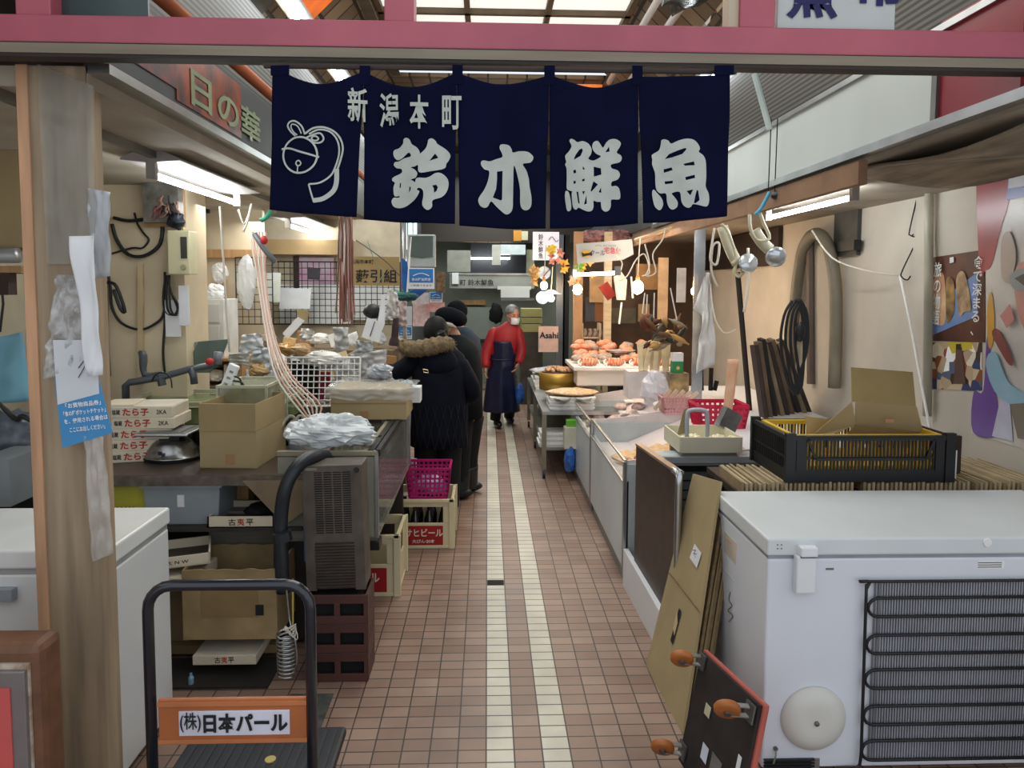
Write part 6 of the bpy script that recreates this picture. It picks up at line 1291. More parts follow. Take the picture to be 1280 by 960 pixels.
wire('cable', 'thin cream cord sagging to the dark leaning pole', [(888,355,5.7),(893,395,5.6),(905,416,5.55),(920,412,5.55)], .007, CORDW, 'cord')
wire('cable', 'thin white cord from the bracket to the hooks on the right wall', [(1015,288,5.0),(1040,322,4.8),(1080,338,4.6),(1125,345,4.4)], .006, CORDW, 'cord')
wire('cable', 'thin white cord falling from the hooks to the black crate', [(1125,345,4.4),(1137,400,4.2),(1150,470,4.0),(1163,542,3.8)], .0075, WHITE, 'cord')
for k, y in enumerate((240, 294)): wire('s_hook', 'thin black wire hook hanging by the wall pipe, %s one' % ('upper' if k == 0 else 'lower'), [(1162,205,4.35),(1150,262+0,4.35)] if False else ([(1160,200),(1150,225),(1144,235),(1146,241),(1152,239)] if k == 0 else [(1140,294),(1146,292),(1146,300),(1128,338),(1127,346),(1134,350),(1138,345)]), .004, INK, 'hook', Y=4.35)
wire('s_hook', 'thin black wire hook between the other two by the wall pipe', [(1146,235),(1147,243),(1137,288),(1138,294),(1146,296),(1149,288)], .004, INK, 'hook', Y=4.34)
for k, x in enumerate((964, 972)): wire('hanging_wire', 'thin dark wire holding the blue tie at the fascia, %s one' % ('outer' if k else 'inner'), [(x,148,3.9),(x-2,200,3.95),(x-4,245,4.0)], .003, INK, 'wire')
o = crumple(at(975, 244, Y=4.0), (.05,.04,.03), mat('#2c3444', .5), 'dark_clamp', 3, .3, flat=False); tag(o, 'dark clamp bundle tied under the right fascia', 'clamp')
wire('blue_tie', 'light blue tie ribbon knotted at the fascia over the clamp lamp', [(962,240,3.98),(956,252,3.98),(950,262,3.98),(944,268,3.98)], .010, mat('#4fb0d8', .4), 'ribbon')
wire('cable_coil', 'white cord loops over the warm bulbs', [(770,318,6.0),(778,330,6.0),(772,350,6.0),(784,345,6.0),(795,325,6.0),(806,318,6.0),(812,340,6.0),(803,345,6.0)], .006, CORDW, 'cord')
wire('cable_coil', 'second white cord loops right of the warm bulbs', [(806,305,5.8),(812,330,5.8),(808,345,5.8),(820,340,5.8),(816,318,5.8),(828,300,5.8),(832,285,5.8)], .006, CORDW, 'cord')
# wall gear on the right wall
def onw(x, y, o_=.02): return at(x, y, X=XR-o_)
dkp = tag(B().box(XR-.045, XR-.002, 6.3, 8.6, 1.95, 2.29).build('dark_shutter', mat('#3b2c26', .6, kind='slat', scale=8, stretch=(0,1,0), var=0)), 'dark brown ribbed shutter box high on the right wall', 'shutter')
tag(B().tube([onw(985,485,.06), onw(992,400,.06), onw(1000,330,.06), onw(1008,302,.08), onw(1022,292,.10), onw(1036,310,.08), onw(1045,370,.06), onw(1043,485,.06)], .045, 10, smooth=4).build('grey_hose', mat('#847c6a', .5, var=.1), smooth=True), 'thick grey hose bent over a peg on the right wall', 'hose')
tag(B().tube([onw(1013,290), onw(1014,480)], .035, 8).build('wall_pipe', mat('#6a5c50', .5)), 'brown pipe up the right wall inside the grey hose', 'pipe')
tag(B().tube([onw(1163,90,.04), onw(1161,300,.04), onw(1159,520,.04)], .025, 10).build('wall_pipe', mat('#b5b09c', .4), smooth=True), 'pale vertical pipe on the right wall beside the market poster', 'pipe')
tag(B().bar(onw(1040,310), onw(1072,306,.05), .05, .07).build('wall_peg', BLACK), 'black peg sticking out of the right wall over the hose', 'peg')
tag(B().box(XR-.03, XR, onw(1060,400).y-.1, onw(1040,400).y, 1.98, 2.3).build('dark_board', mat('#4b4b48', .6, var=.2)), 'dark board high on the right wall above the peg', 'board')
for k in range(4):
    wire('coiled_cable', 'black cable coil hanging inside the grey hose on the right wall', [(990+k*4,376,4.9),(980+k*5,395,4.9),(976+k*6,430,4.9),(985+k*5,480,4.9),(1000-k*3,490,4.9),(1005+k,440,4.9),(1003+k*2,395,4.9),(994+k*2,374,4.9)], .010, BLACK, 'cable', group='black cable coils on the right wall')
tag(B().ell(at(1000,415,Y=4.88), (.035,.03,.07)).build('plug_head', BLACK, smooth=True), 'black plug body hanging among the cable coils', 'plug')
for k in range(9):
    o = B().obox((0,0,0), (.03,.10,.55+.05*(k % 3)), (R(4*(k % 3)-4), R(-8-2*k), 0)).build('leaning_board', mat(['#3a2d26','#6e5a48','#20191a','#8a7862'][k % 4], .7, var=.2)); o.location = at(948+5.5*k, 498, Y=5.3+.03*k); o.location.z = 1.05; tag(o, 'narrow board in the bundle leaning at the right wall behind the cream tray', 'board', 'boards leaning at the right wall')
for k, (x, y0, y1) in enumerate(((874,430,488),(877,455,488),(888,460,488),(893,476,488))):
    tag(B().tube([at(x,y1,Y=6.3), at(x-3+2*k,y0,Y=6.3)], .02, 6).build('dark_rod', BLACKM), 'dark rod standing behind the crimson basket', 'rod', 'dark rods behind the crimson basket')
# posters on the right wall
def wp(name, label, cat, px, m, parts=()):
    P_ = [onw(*p, .004) for p in px]; t = thing(name, label, cat, P_[-1]); B().prism(P_, (.003,0,0)).build('paper', m, t, world=True)
    for k, (pts, mm, nm) in enumerate(parts): B().prism([onw(p.x, p.y, .006+.0012*k) for p in (catmull([V((*q_, 0)) for q_ in pts], 4, True) if len(pts) > 4 and name != 'market_photo' else [V((*q_, 0)) for q_ in pts])], (.0008,0,0)).build(nm, mm, t, world=True)
    return t
pa = wp('food_poster', 'dark brown food poster with white vertical lettering on the right wall', 'poster', [(1164,322),(1231,312),(1231,428),(1163,426)], mat('#3a221b', .4, var=.4, scale=4, c2='#6e3a28'),
   [([(1163,420),(1163,385),(1222,340),(1222,395)], mat('#6f8fc4', .4, var=.1), 'blue_tray'), ([(1170,345),(1180,345),(1182,400),(1171,405),(1166,385),(1165,358)], mat('#a8552e', .4, c2='#e0c29a', scale=6), 'fish'), ([(1183,350),(1192,352),(1193,385),(1188,400),(1183,400)], mat('#b08a4c', .4, c2='#3a2a1c', scale=14), 'shellfish'), ([(1196,345),(1206,342),(1214,385),(1205,390),(1200,395),(1196,375)], mat('#c9a57a', .4, c2='#3a2a1c', scale=12), 'shellfish'), ([(1187,322),(1192,321),(1192,328),(1187,329)], PAPER, 'lamp_spot')])
def wtext(s, x, y, h, w_, m_, t): 
    p = onw(x, y, .014); text(s, p, h, m_, t, w=w_, rot=(math.pi/2, 0, -math.pi/2), vertical=True, bold=.01)
wtext('食で深まる、', 1221, 370, .42, .075, WHITE, pa); wtext('旅の物語', 1171, 367, .36, .07, WHITE, pa)
wp('market_photo', 'colourful market photo poster below the dark food poster', 'poster', [(1161,428),(1227,428),(1227,489),(1160,486)], mat('#b9a284', .4, kind='photo', scale=16, c2='#2a3a6a', var=0),
   [([(1184,428),(1215,428),(1215,436),(1190,442)], mat('#c9b52e', .4), 'yellow_sign'), ([(1195,435),(1202,434),(1207,480),(1192,480)], mat('#5c4238', .5), 'coat_figure'), ([(1195,430),(1201,430),(1201,437),(1195,437)], mat('#1c1a1e', .5), 'hair')])
VI = lambda h: mat(h, .3, var=.1, scale=5, spec=.7)
bn = wp('festival_banner', 'large glossy painted banner of a pale painted face with red and purple areas', 'banner', [(1223,185),(1340,130),(1340,580),(1214,541),(1217,490),(1228,488),(1233,430),(1232,340),(1224,335)], VI('#cfc9c2'),
   [([(1223,185),(1262,168),(1264,235),(1250,290),(1240,330),(1232,338),(1224,335)], VI('#9d2a33'), 'red_area'),
    ([(1217,490),(1229,488),(1234,420),(1242,470),(1250,530),(1246,546),(1216,540)], VI('#6a4a9c'), 'purple_area'),
    ([(1234,385),(1239,365),(1243,400),(1240,432),(1235,430)], VI('#d9a13a'), 'yellow_streak'),
    ([(1240,545),(1250,500),(1262,500),(1266,552)], VI('#c3c6d9'), 'lilac_band'),
    ([(1262,200),(1340,180),(1340,235),(1258,250)], VI('#7a84c0'), 'blue_brow_band'), ([(1262,212),(1340,196),(1340,222),(1260,236)], VI('#d6d8e0'), 'white_brow_band'),
    ([(1252,300),(1262,290),(1270,320),(1262,352),(1252,345)], VI('#b9a79a'), 'ear'), ([(1268,340),(1290,325),(1340,330),(1340,410),(1300,430),(1275,400)], VI('#cc8f84'), 'pink_cheek'),
    ([(1262,345),(1280,335),(1300,345),(1285,362),(1268,362)], VI('#8e979c'), 'grey_eye_area'), ([(1268,348),(1280,342),(1290,350),(1280,357)], VI('#3a3436'), 'eye'),
    ([(1240,418),(1248,412),(1262,440),(1266,456),(1258,452)], VI('#8a4a46'), 'cheek_line'), ([(1232,455),(1244,440),(1262,480),(1300,500),(1300,515),(1250,498)], VI('#8fb9cc'), 'blue_chin_line'),
    ([(1250,395),(1262,380),(1268,400),(1258,410)], VI('#c98a86'), 'pink_mark'), ([(1262,505),(1340,500),(1340,560),(1272,548)], VI('#7d7466'), 'grey_lower_area')])
text('真和', onw(1258, 192, .03), .12, mat('#cfcfc9', .5), bn, rot=(math.pi/2, 0, -math.pi/2), bold=.05)
# signs of the right stall
vs = thing('hanging_sign', 'white hanging sign with black vertical characters over the right stall', 'sign', at(682, 325, Y=8.2)); a = at(666,325,Y=8.2); b = at(699,290,Y=8.2)
B().box(a.x, b.x, 8.2, 8.24, a.z, b.z).build('board', mat('#e4e4ee', .4, var=.02, emit=.35), vs, world=True); text('鈴木鮮魚', at(676,308,Y=8.19), .28, INK, vs, w=.055, vertical=True, bold=.01)
wire('branch_drawing', None, [(686,300,8.19),(690,296,8.19),(695,302,8.19),(698,300,8.19)], .005, mat('#6a5a8a', .5), parent=vs)
cl = thing('delivery_sign', 'grey cool delivery sign with an oval emblem on the right stall', 'sign', at(757, 325, Y=7.0))
a = at(720,330,Y=7.0); b = at(790,300,Y=7.0); flat([(720,305),(790,299),(792,318),(778,325),(722,330)], 7.0, mat('#a9aeae', .5, var=.05), 'board', cl, th=.02)
c_ = at(733,317,Y=6.99); B().rings([(0,0,0,.055,.035),(0,0,.004,.055,.035)], 24).build('oval', mat('#c9a032', .5), cl)
ob_ = cl.children[-1]; ob_.rotation_euler.x = math.pi/2; ob_.location = c_-cl.location
B().prism([at(x,y,Y=6.983) for x, y in ((727,315),(730,317),(737,316),(740,314),(740,320),(737,319),(732,320),(728,321))], (0,.002,0)).build('emblem', INK, cl, world=True)
text('クール', at(747,316,Y=6.985), .055, mat('#23407a', .5), cl, w=.14, bold=.015); text('宅急便', at(766,313,Y=6.985), .065, mat('#b03040', .5), cl, w=.17, bold=.012); text('いつでも、おいしさそのまま', at(757,307,Y=6.985), .02, INK, cl, w=.2)
ap = thing('beer_poster', 'pinkish beer poster standing at the far end of the right stall', 'poster', at(685, 440, Y=8.0)); a = at(673,440,Y=8.0); b = at(698,408,Y=8.0)
B().box(a.x, b.x, 8.0, 8.01, a.z, b.z).build('paper', mat('#d3b3a8', .5, var=.2, scale=3), ap, world=True); text('Asahi', at(686,419,Y=7.99), .07, INK, ap, bold=.02)
# back structure of the right stall: posts, boards
struct(B().box(1.1, XR, 9.0, 9.1, 0, 2.4).build('wall_stall_back', mat('#6a5342', .7, var=.25, scale=3)))
for k, (x, m_, lb, w_) in enumerate(((700, mat('#6f7478', .3, .6), 'grey steel post at the far end of the right stall', .10), (707, BLACKM, 'black post next to the grey one at the right stall', .07), (722, mat('#b08a66', .7), 'tan post in the right stall', .10), (759, WOODP, 'pale wooden post in the middle of the right stall', .08))):
    Yk = 8.4 if k < 2 else 7.9
    p = at(x, 400, Y=Yk); o = B().box(-w_/2, w_/2, -.03, .03, 0, 2.35).build('stall_post', m_); o.location = (p.x, Yk, 0); tag(o, lb, 'post')
for k, (r_, lb, Y_, c_) in enumerate((((737,340,762,378),'tan flat bag hanging behind the slanting tube',8.3,'#c9a070'), ((732,372,744,402),'dark steel object hanging under the tan bag',8.35,'#4a4a52'), ((744,375,757,402),'orange brown panel beside the wooden post',8.5,'#b5764a'), ((795,330,830,362),'warm wooden slatted crate behind the big warm bulb',8.2,'#b08450'), ((762,385,795,404),'dark greenish board behind the hanging scale',8.6,'#6a6450'), ((798,380,812,402),'tan tag board right of the bulb',8.3,'#a5855a'), ((822,322,836,400),'tall pale board standing at the right of the stall',7.8,'#c9a882'), ((846,335,858,378),'silver oval tray hung up at the right of the stall',7.5,'#b5b9bf'))):
    o = boxpx('stall_board', None, None, mat(c_, .6, var=.2, scale=6), r_, Y_, .03); tag(o, lb, 'board')
o = boxpx('amber_box', None, None, mat('#a02a20', .6, var=.3), (759,352,772,372), 7.6, .05); o.rotation_euler.y = R(-35); tag(o, 'red string bag hanging at the wooden post', 'bag')
# shelf with jars
js = thing('jar_shelf', 'small shelf with stacked dark jars behind the foam box', 'shelf', at(742, 440, Y=8.0)); a = at(727,440,Y=8.0); b = at(752,404,Y=8.0)
B().box(a.x, b.x, 8.0, 8.2, a.z-.02, a.z).build('board', WOODP, js, world=True); B().box(a.x, b.x, 8.02, 8.2, a.z+.15, a.z+.165).build('board', WOODP, js, world=True)
B().box(a.x, a.x+.02, 8.02, 8.2, 0, a.z+.32).build('side', WOODP, js, world=True); B().box(b.x-.02, b.x, 8.02, 8.2, 0, a.z+.32).build('side', WOODP, js, world=True)
for k in range(8):
    o = B().lathe([(.025,0),(.027,.01),(.027,.07),(.02,.08),(.02,.095)], (0,0,0), 12).build('jar', mat('#4a2024' if k % 2 else '#2a2c30', .2, c2='#c0b0a0', scale=30)); o.location = (a.x+.045+.057*(k % 4), 8.06, a.z+(.001 if k < 4 else .166)); tag(o, 'dark jar on the small shelf behind the foam box', 'jar', 'jars on the small shelf')
# hanging scale, bulbs
hs = thing('hanging_scale', 'white hanging kitchen scale with a flat pan beside the large warm bulb', 'scale', at(775, 440, Y=7.2))
flat([(768,346),(777,340),(784,350),(782,375),(772,375)], 7.2, mat('#d8d2c6', .5), 'body', hs, th=.06)
B().tube([at(777,378,Y=7.2), at(774,405,Y=7.2)], .010, 6).build('strap', WHITE, hs, world=True); B().tube([at(784,378,Y=7.2), at(786,405,Y=7.2)], .010, 6).build('strap', WHITE, hs, world=True)
p = at(780,408,Y=7.2); B().rings([(0,0,0,.12,.09),(0,0,.02,.16,.11)], 20).build('pan', mat('#cfd0cf', .3, .5), hs); hs.children[-1].location = p-hs.location
def bulb(lb, x, y, Y, r=.03, cup='#b5764a', em=BULB):
    t = thing('light_bulb', lb, 'lamp', at(x, y, Y=Y)); B().ell((0,0,0), (r,r,r*1.15)).build('glass', em, t, smooth=True)
    B().tube([(0,0,r*1.1),(0,0,r*1.1+.05)], .018, 10).build('socket', mat(cup, .5), t); B().tube([(0,0,r*1.1+.05),(.02,.02,.45)], .005, 5).build('cord', CORDW, t)
bulb('large warm glowing bulb over the crab display', 797, 359, 6.6, .055); bulb('warm glowing bulb left under the slanting tube', 722, 362, 7.1, .045); bulb('warm glowing bulb by the grey post of the right stall', 680, 357, 8.0, .04)
bulb('low white glowing bulb with a wide shade at the grey post', 689, 373, 8.1, .035, '#e6e6e6', mat('#eaf4ff', .4, var=0, emit=30)); bulb('warm bulb glowing behind the steel strut', 868, 364, 6.4, .03)
sd = thing('lamp_shade', 'wide thin white shade above the low bulb at the grey post', 'lamp shade', at(689, 371, Y=8.1)); B().lathe([(.13,-.0),(.05,.04),(.02,.05)], (0,0,.03), 20).build('shade', mat('#dfe6ee', .4), sd)
for k, (x, y, c_, lb) in enumerate(((680,341,'#3a66a0','round blue and white sign plate hanging under the vertical sign'), (678,372,'#9fb0c4','round pale dial plate hanging at the grey post'))):
    o = B().lathe([(.075,0),(.075,.02)], (0,0,0), 24, Mx).build('round_plate', mat(c_, .4, c2='#dfe3ea', scale=9)); o.location = at(x, y, Y=8.3); tag(o, lb, 'plate')
# artificial autumn leaves, one per thing cluster
random.seed(17)
lv = thing('flower_garland', 'garland of yellow and pink artificial leaves and flowers above the bulbs', 'garland', at(715, 335, Y=7.6))
B().tube([at(680,345,Y=7.6), at(700,325,Y=7.6), at(716,338,Y=7.6), at(735,330,Y=7.6)], .006, 6, smooth=3).build('branch', DARKW, lv, world=True)
for k in range(44):
    cx_, cy_, s_, col = random.choice(((696,320,7,'#d98f7c'),(704,332,6,'#dba23a'),(722,338,7,'#5f9a3c'),(732,336,8,'#e0b43a'),(738,342,5,'#e0a53a'),(668,350,5,'#d9b06a'),(668,338,4,'#c9a06a'),(690,312,4,'#e0c23a'),(718,350,4,'#e0b8a0')))
    p = at(cx_+random.uniform(-s_,s_), cy_+random.uniform(-s_,s_), Y=7.5+random.uniform(-.05,.05)); a_ = random.uniform(0,6.28); sz = .045
    pts = [p+V((sz*(1 if j % 2 else .5)*math.cos(a_+j*.785), .012*math.sin(j*2.1), sz*(1 if j % 2 else .5)*math.sin(a_+j*.785))) for j in range(8)]
    B().prism(pts, (0,.003,0)).build('leaf', mat(col, .5, var=.15), lv, world=True)
# dried hanging bunch
db = thing('dried_bunch', 'bunch of dried brown fish and leaves hanging on white cords over the counter', 'dried fish bunch', at(825, 435, Y=6.0))
for k in range(26):
    x = 830+random.uniform(-22,24); y = 418+random.uniform(-18,18); p = at(x, y, Y=6.0+random.uniform(-.1,.1)); d_ = V((random.uniform(-.1,.1), random.uniform(-.03,.03), random.uniform(-.09,.05)))
    B().tube([p-d_, p, p+d_*.9], [.006,.024,.008], 6, smooth=3).build('dried_fish', mat(['#5a2c1c','#3a3a2c','#b08a4c','#6e4a2a','#8c8468'][k % 5], .6, var=.2), db, world=True, smooth=True)
B().ell(at(809,403,Y=6.0), (.065,.06,.075)).build('brown_ball', mat('#7a3418', .7, c2='#3a1a10', scale=18, bump=.8), db, world=True, smooth=True)
for (x0, y0, x1, y1) in ((809,368,808,392),(818,366,817,400),(838,360,846,400),(806,366,803,392)): B().tube([at(x0,y0,Y=6.0), at(x1,y1,Y=6.0)], .006, 5).build('cord', CORDW, db, world=True)
# flower pink above sign etc
o = crumple(at(765, 296, Y=8.2), (.35,.1,.07), mat('#4a3a34', .6, c2='#c98a8a', scale=22, bump=.6), 'roof_clutter', 4, .5, flat=False); tag(o, 'dark cluttered bundle with pink flowers above the cool delivery sign', 'bundle')
# ================================================================ far end
YE = 12.7
fs = thing('shop_sign', 'far grey sign band with dark shop characters across the aisle end', 'sign', at(615, 360, Y=12)); a = at(562,358,Y=12); b = at(668,344,Y=12)
B().box(a.x, b.x, 12, 12.1, a.z, b.z).build('band', mat('#9b9c94', .5, .2, var=.05), fs, world=True); B().box(a.x, b.x, 11.98, 12.1, a.z-.03, a.z).build('lower_trim', STEEL, fs, world=True); B().box(a.x, b.x, 11.98, 12.1, b.z, b.z+.03).build('upper_trim', STEEL, fs, world=True)
text('町 鈴木鮮魚', at(596,353,Y=11.97), .10, INK, fs, w=.56, bold=.012)
B().box(a.x-.4, b.x+.1, 12.02, 12.12, 0, .03).build('threshold', STEELD, fs, world=True)
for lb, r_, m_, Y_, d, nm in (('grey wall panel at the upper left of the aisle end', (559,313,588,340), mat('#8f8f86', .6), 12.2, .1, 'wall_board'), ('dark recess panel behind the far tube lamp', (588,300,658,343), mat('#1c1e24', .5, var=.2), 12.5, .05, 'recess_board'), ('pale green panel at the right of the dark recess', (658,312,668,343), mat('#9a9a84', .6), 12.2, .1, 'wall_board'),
    ('white air conditioner at the upper right of the aisle end', (626,306,657,318), mat('#cfdadd', .4), 12.0, .2, 'air_conditioner'), ('white ceiling speaker box on a rod in the aisle', (615,306,626,331), mat('#d9d9cf', .5), 11.0, .15, 'hanging_box'), ('small white box on the far sign band', (565,341,573,355), PAPER, 11.9, .1, 'small_box'),
    ('white foam box lid stack on the far shelf', (622,358,664,362), WHITE, 11.5, .4, 'foam_sheet'), ('white foam box on the far shelf', (626,362,662,372), WHITE, 11.5, .4, 'foam_box'), ('far grey shelf under the white foam box', (626,373,668,376), STEELD, 11.45, .45, 'shelf_board'),
    ('brown wooden hook board on the far wall', (574,375,607,381), WOOD, 12.9, .05, 'hook_board'), ('yellow green plastic crate stack behind the worker in red, upper', (652,386,678,396), mat('#b5b070', .5), 10.6, .4, 'plastic_crate'), ('yellow green plastic crate behind the worker in red, middle', (652,397,678,404), mat('#a8a468', .5), 10.6, .4, 'plastic_crate'), ('yellow green plastic crate behind the worker in red, lowest', (652,405,676,415), mat('#b5b070', .5), 10.6, .4, 'plastic_crate'),
    ('white door panel set in the far wall', (582,384,625,430), mat('#8e978c', .5, var=.04), 12.92, .05, 'store_door'), ('black rail strip across the far wall', (578,424,625,429), BLACK, 12.85, .05, 'rail'), ('orange box on the hall roof beam', (642,288,652,301), mat('#c98a2a', .5), 12, .1, 'roof_box'), ('cream box on the hall roof beam', (652,289,660,300), mat('#c9c7a8', .5), 12, .1, 'roof_box')):
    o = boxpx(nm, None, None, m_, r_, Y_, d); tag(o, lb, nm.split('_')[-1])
o = crumple(at(620,392,Y=12.5), (.11,.05,.17), BLACKM, 'black_jacket', 4, .3, flat=False); tag(o, 'black jacket hanging on the far wall beside the worker in red', 'jacket')
st6 = thing('dark_rack', 'dark rack standing under the yellow green crates', 'rack', at(665, 430, Y=10.6)); st6.location.z = 0; zr = at(660,415,Y=10.6).z; B().box(-.16,.16,0,.4,0,zr-.002).build('frame', mat('#4a463c', .6, var=.3), st6)
o = thing('roof_beam', 'brown tiled roof beam over the far aisle end', 'beam', at(610, 300, Y=12.3)); a = at(560,302,Y=12.3); b = at(700,275,Y=12.3); B().box(a.x-1, b.x+1.5, 12.3, 12.5, a.z, b.z+.8).build('facing', TILEC, o, world=True)
fl2 = thing('side_facade', 'left far shop facade with pale strip windows', 'facade', (-1.12, 10.5, 0)); B().box(-.2, 0, -1.1, 2.2, 0, 2.9).build('wall', mat('#4a4f50', .6, var=.2), fl2); 
for k in range(3): B().box(0, .01, -.9+k*.7, -.45+k*.7, 2.25, 2.75).build('strip_window', mat('#cfe6e6', .4, var=0, emit=1.2), fl2)
tag(B().box(-1.12,1.1,8.35,8.45,2.75,4.1).build('gable_wall', TILEC), 'brown tiled gable band above the far aisle', 'gable') if False else None

tag(B().tube([at(943,92,Y=3.7), at(962,162,Y=3.7)], .016, 8).build('pale_rod', mat('#cfe0da', .4)), 'pale slanting rod hanging in front of the right hall louvre', 'rod')
# ================================================================ people
def skin(verts, edges, radii, level=2, root=0):
    me = bpy.data.meshes.new('s'); me.from_pydata([tuple(v) for v in verts], edges, []); o = bpy.data.objects.new('s', me); COL.objects.link(o)
    o.modifiers.new('k', 'SKIN'); 
    sv = me.skin_vertices[0].data
    for i, r in enumerate(radii): sv[i].radius = (r, r) if not isinstance(r, tuple) else r; sv[i].use_root = (i == root)
    s = o.modifiers.new('u', 'SUBSURF'); s.levels = level; s.render_levels = level
    bpy.context.view_layer.update(); m = bpy.data.meshes.new_from_object(o.evaluated_get(bpy.context.evaluated_depsgraph_get()))
    bpy.data.objects.remove(o); return m
def put_mesh(b, me, M=None):
    vs = [(M @ v.co) if M else v.co.copy() for v in me.vertices]; b.add(vs, [tuple(p.vertices) for p in me.polygons])
def hand(b, wrist, d, up, side=1, s=1.0, curl=.5):
    """palm and five separate fingers; d points from wrist to fingers, up is the back of the hand"""
    d = V(d).normalized(); up = V(up); up = (up-d*up.dot(d)).normalized(); sd = d.cross(up)*side; w = V(wrist)
    b.ell(w+d*.042*s, (.040*s,.047*s,.016*s), 12, 8); M = Matrix((sd, d, up)).transposed()
    n = len(b.v)-12*9
    for i in range(n, len(b.v)): b.v[i] = w+d*.042*s+M @ (b.v[i]-(w+d*.042*s))
    for k, (off, L_) in enumerate(((-.028,.060),(-.010,.070),(.009,.066),(.027,.052))):
        p0 = w+d*.07*s+sd*off*s; p1 = p0+(d-up*curl*.5)*L_*.45*s; p2 = p1+(d-up*curl*1.6)*L_*.35*s; p3 = p2+(d*.4-up*curl*2)*L_*.22*s
        b.tube([p0, p1, p2, p3], [.0095*s,.009*s,.008*s,.006*s], 7)
    p0 = w+d*.02*s-sd*.030*s; p1 = p0+(d*.7-sd*.8-up*.2)*.034*s; p2 = p1+(d-sd*.15-up*.3)*.03*s; b.tube([p0, p1, p2], [.013*s,.0105*s,.008*s], 7)
SKINM = mat('#c9967a', .55, var=.06, scale=9); HAIR = mat('#0a0808', .6, var=.2, scale=20, stretch=(1,1,.3), spec=.25)
def head(b, c, yaw, tilt=0, s=1.0):
    M = Matrix.Rotation(yaw, 3, 'Z') @ Matrix.Rotation(tilt, 3, 'X'); c = V(c)
    def f(p):
        x, y, z = p
        if y < 0: y *= 1.0-.15*max(0, -z/.11)
        x *= 1-.22*max(0, -z/.11)
        if z < -.05 and y > 0: y *= .75
        return V((x, y, z))
    b0 = B(); b0.ell((0,0,0), (.073*s,.092*s,.112*s), 20, 14, f=f)
    b0.ell((0,-.09*s,-.018*s), (.012*s,.016*s,.024*s), 8, 6)      # nose
    for sx in (-1, 1): b0.ell((sx*.072*s, .008, -.01*s), (.009*s,.018*s,.028*s), 8, 6)
    b.add([c+M @ v for v in b0.v], b0.f); return M
def face_bits(par, c, M, s=1.0, mask='#e8ebf0'):
    c = V(c)
    for sx in (-1, 1):
        B().add(*_t(B().ell((sx*.028*s, -.083*s, .008*s), (.012*s,.006*s,.005*s), 8, 6), M, c)).build('eye', mat('#2a1d1a', .4), par, world=True, smooth=True)
        B().add(*_t(B().tube([(sx*.014*s,-.089*s,.026*s),(sx*.028*s,-.088*s,.031*s),(sx*.044*s,-.076*s,.027*s)], .0028, 5), M, c)).build('eyebrow', mat('#2a2220', .6), par, world=True)
    B().add(*_t(B().ell((0,-.086*s,-.072*s), (.024*s,.006*s,.007*s), 8, 6), M, c)).build('mouth', mat('#a86058', .5), par, world=True)
    if mask:
        q = B().surf(lambda u, v: (.062*s*math.sin((u-.5)*2.7), -(.055+.052*math.cos((u-.5)*2.7))*s-.012*s*math.sin(math.pi*v), (-.095+.082*v)*s), 12, 8, .003, (0,1,0))
        for sx in (-1, 1):
            q.tube([(sx*.058*s,-.062*s,-.022*s),(sx*.074*s,.0,.005*s)], .002, 4); q.tube([(sx*.056*s,-.058*s,-.085*s),(sx*.074*s,.0,-.03*s)], .002, 4)
        B().add(*_t(q, M, c)).build('face_mask', mat(mask, .7), par, world=True, smooth=True)
def _t(b0, M, c): return [c+M @ v for v in b0.v], b0.f
def body(name, label, J, Hc, hyaw, tilt=0, loc=(0,0,0), hands=(), s=1.0, m=SKINM):
    """J joints dict in world coordinates; one continuous body"""
    names = ['pelvis','waist','chest','neck','headc','shL','elL','wrL','shR','elR','wrR','hipL','knL','anL','toL','hipR','knR','anR','toR']
    rad = dict(pelvis=(.15,.11), waist=(.11,.08), chest=(.11,.07), neck=.052, headc=.05, shL=.042, elL=.038, wrL=.028, shR=.042, elR=.042, wrR=.028, hipL=.088, knL=.056, anL=.036, toL=.034, hipR=.088, knR=.056, anR=.036, toR=.034)
    E_ = [('pelvis','waist'),('waist','chest'),('chest','neck'),('neck','headc'),('chest','shL'),('shL','elL'),('elL','wrL'),('chest','shR'),('shR','elR'),('elR','wrR'),('pelvis','hipL'),('hipL','knL'),('knL','anL'),('anL','toL'),('pelvis','hipR'),('hipR','knR'),('knR','anR'),('anR','toR')]
    me = skin([V(J[n]) for n in names], [(names.index(a), names.index(b)) for a, b in E_], [rad[n] if isinstance(rad[n], tuple) else rad[n] for n in names])
    b = B(); put_mesh(b, me); M = head(b, Hc, hyaw, tilt, s)
    for (w_, d_, up_, sd_) in hands: hand(b, w_, d_, up_, sd_)
    L_ = V(loc); b.v = [v-L_ for v in b.v]
    o = b.build(name, m, smooth=True); o.location = L_; tag(o, label, 'person'); return o, M
def limb(pts, rs, par, nm, m, n=14, k=4): return B().tube(pts, [rs[min(int(i*(len(rs)-1)/((len(pts)-1)*k)+.5), len(rs)-1)] for i in range((len(pts)-1)*k+1)] if k else rs, n, smooth=k).build(nm, m, par, world=True, smooth=True)
def lerp_r(rs, n):
    out = []
    for i in range(n):
        t = i*(len(rs)-1)/(n-1); j = min(int(t), len(rs)-2); out.append(rs[j]+(rs[j+1]-rs[j])*(t-j))
    return out
def limb(pts, rs, par, nm, m, n=14, k=4):
    if nm == 'sleeve': pts = [V(pts[0])+V((0,0,.01))]+list(pts); pts[1] = V(pts[1]).lerp(V(pts[2]), .12); pts[0] = pts[0]+(V(pts[1])-V(pts[2]))*.12+V((0,0,.0)); rs = [rs[0]*.25, rs[0]*.92]+list(rs)[1:]; 
    N_ = (len(pts)-1)*k+1; return B().tube(pts, lerp_r(rs, N_), n, smooth=k).build(nm, m, par, world=True, smooth=True)
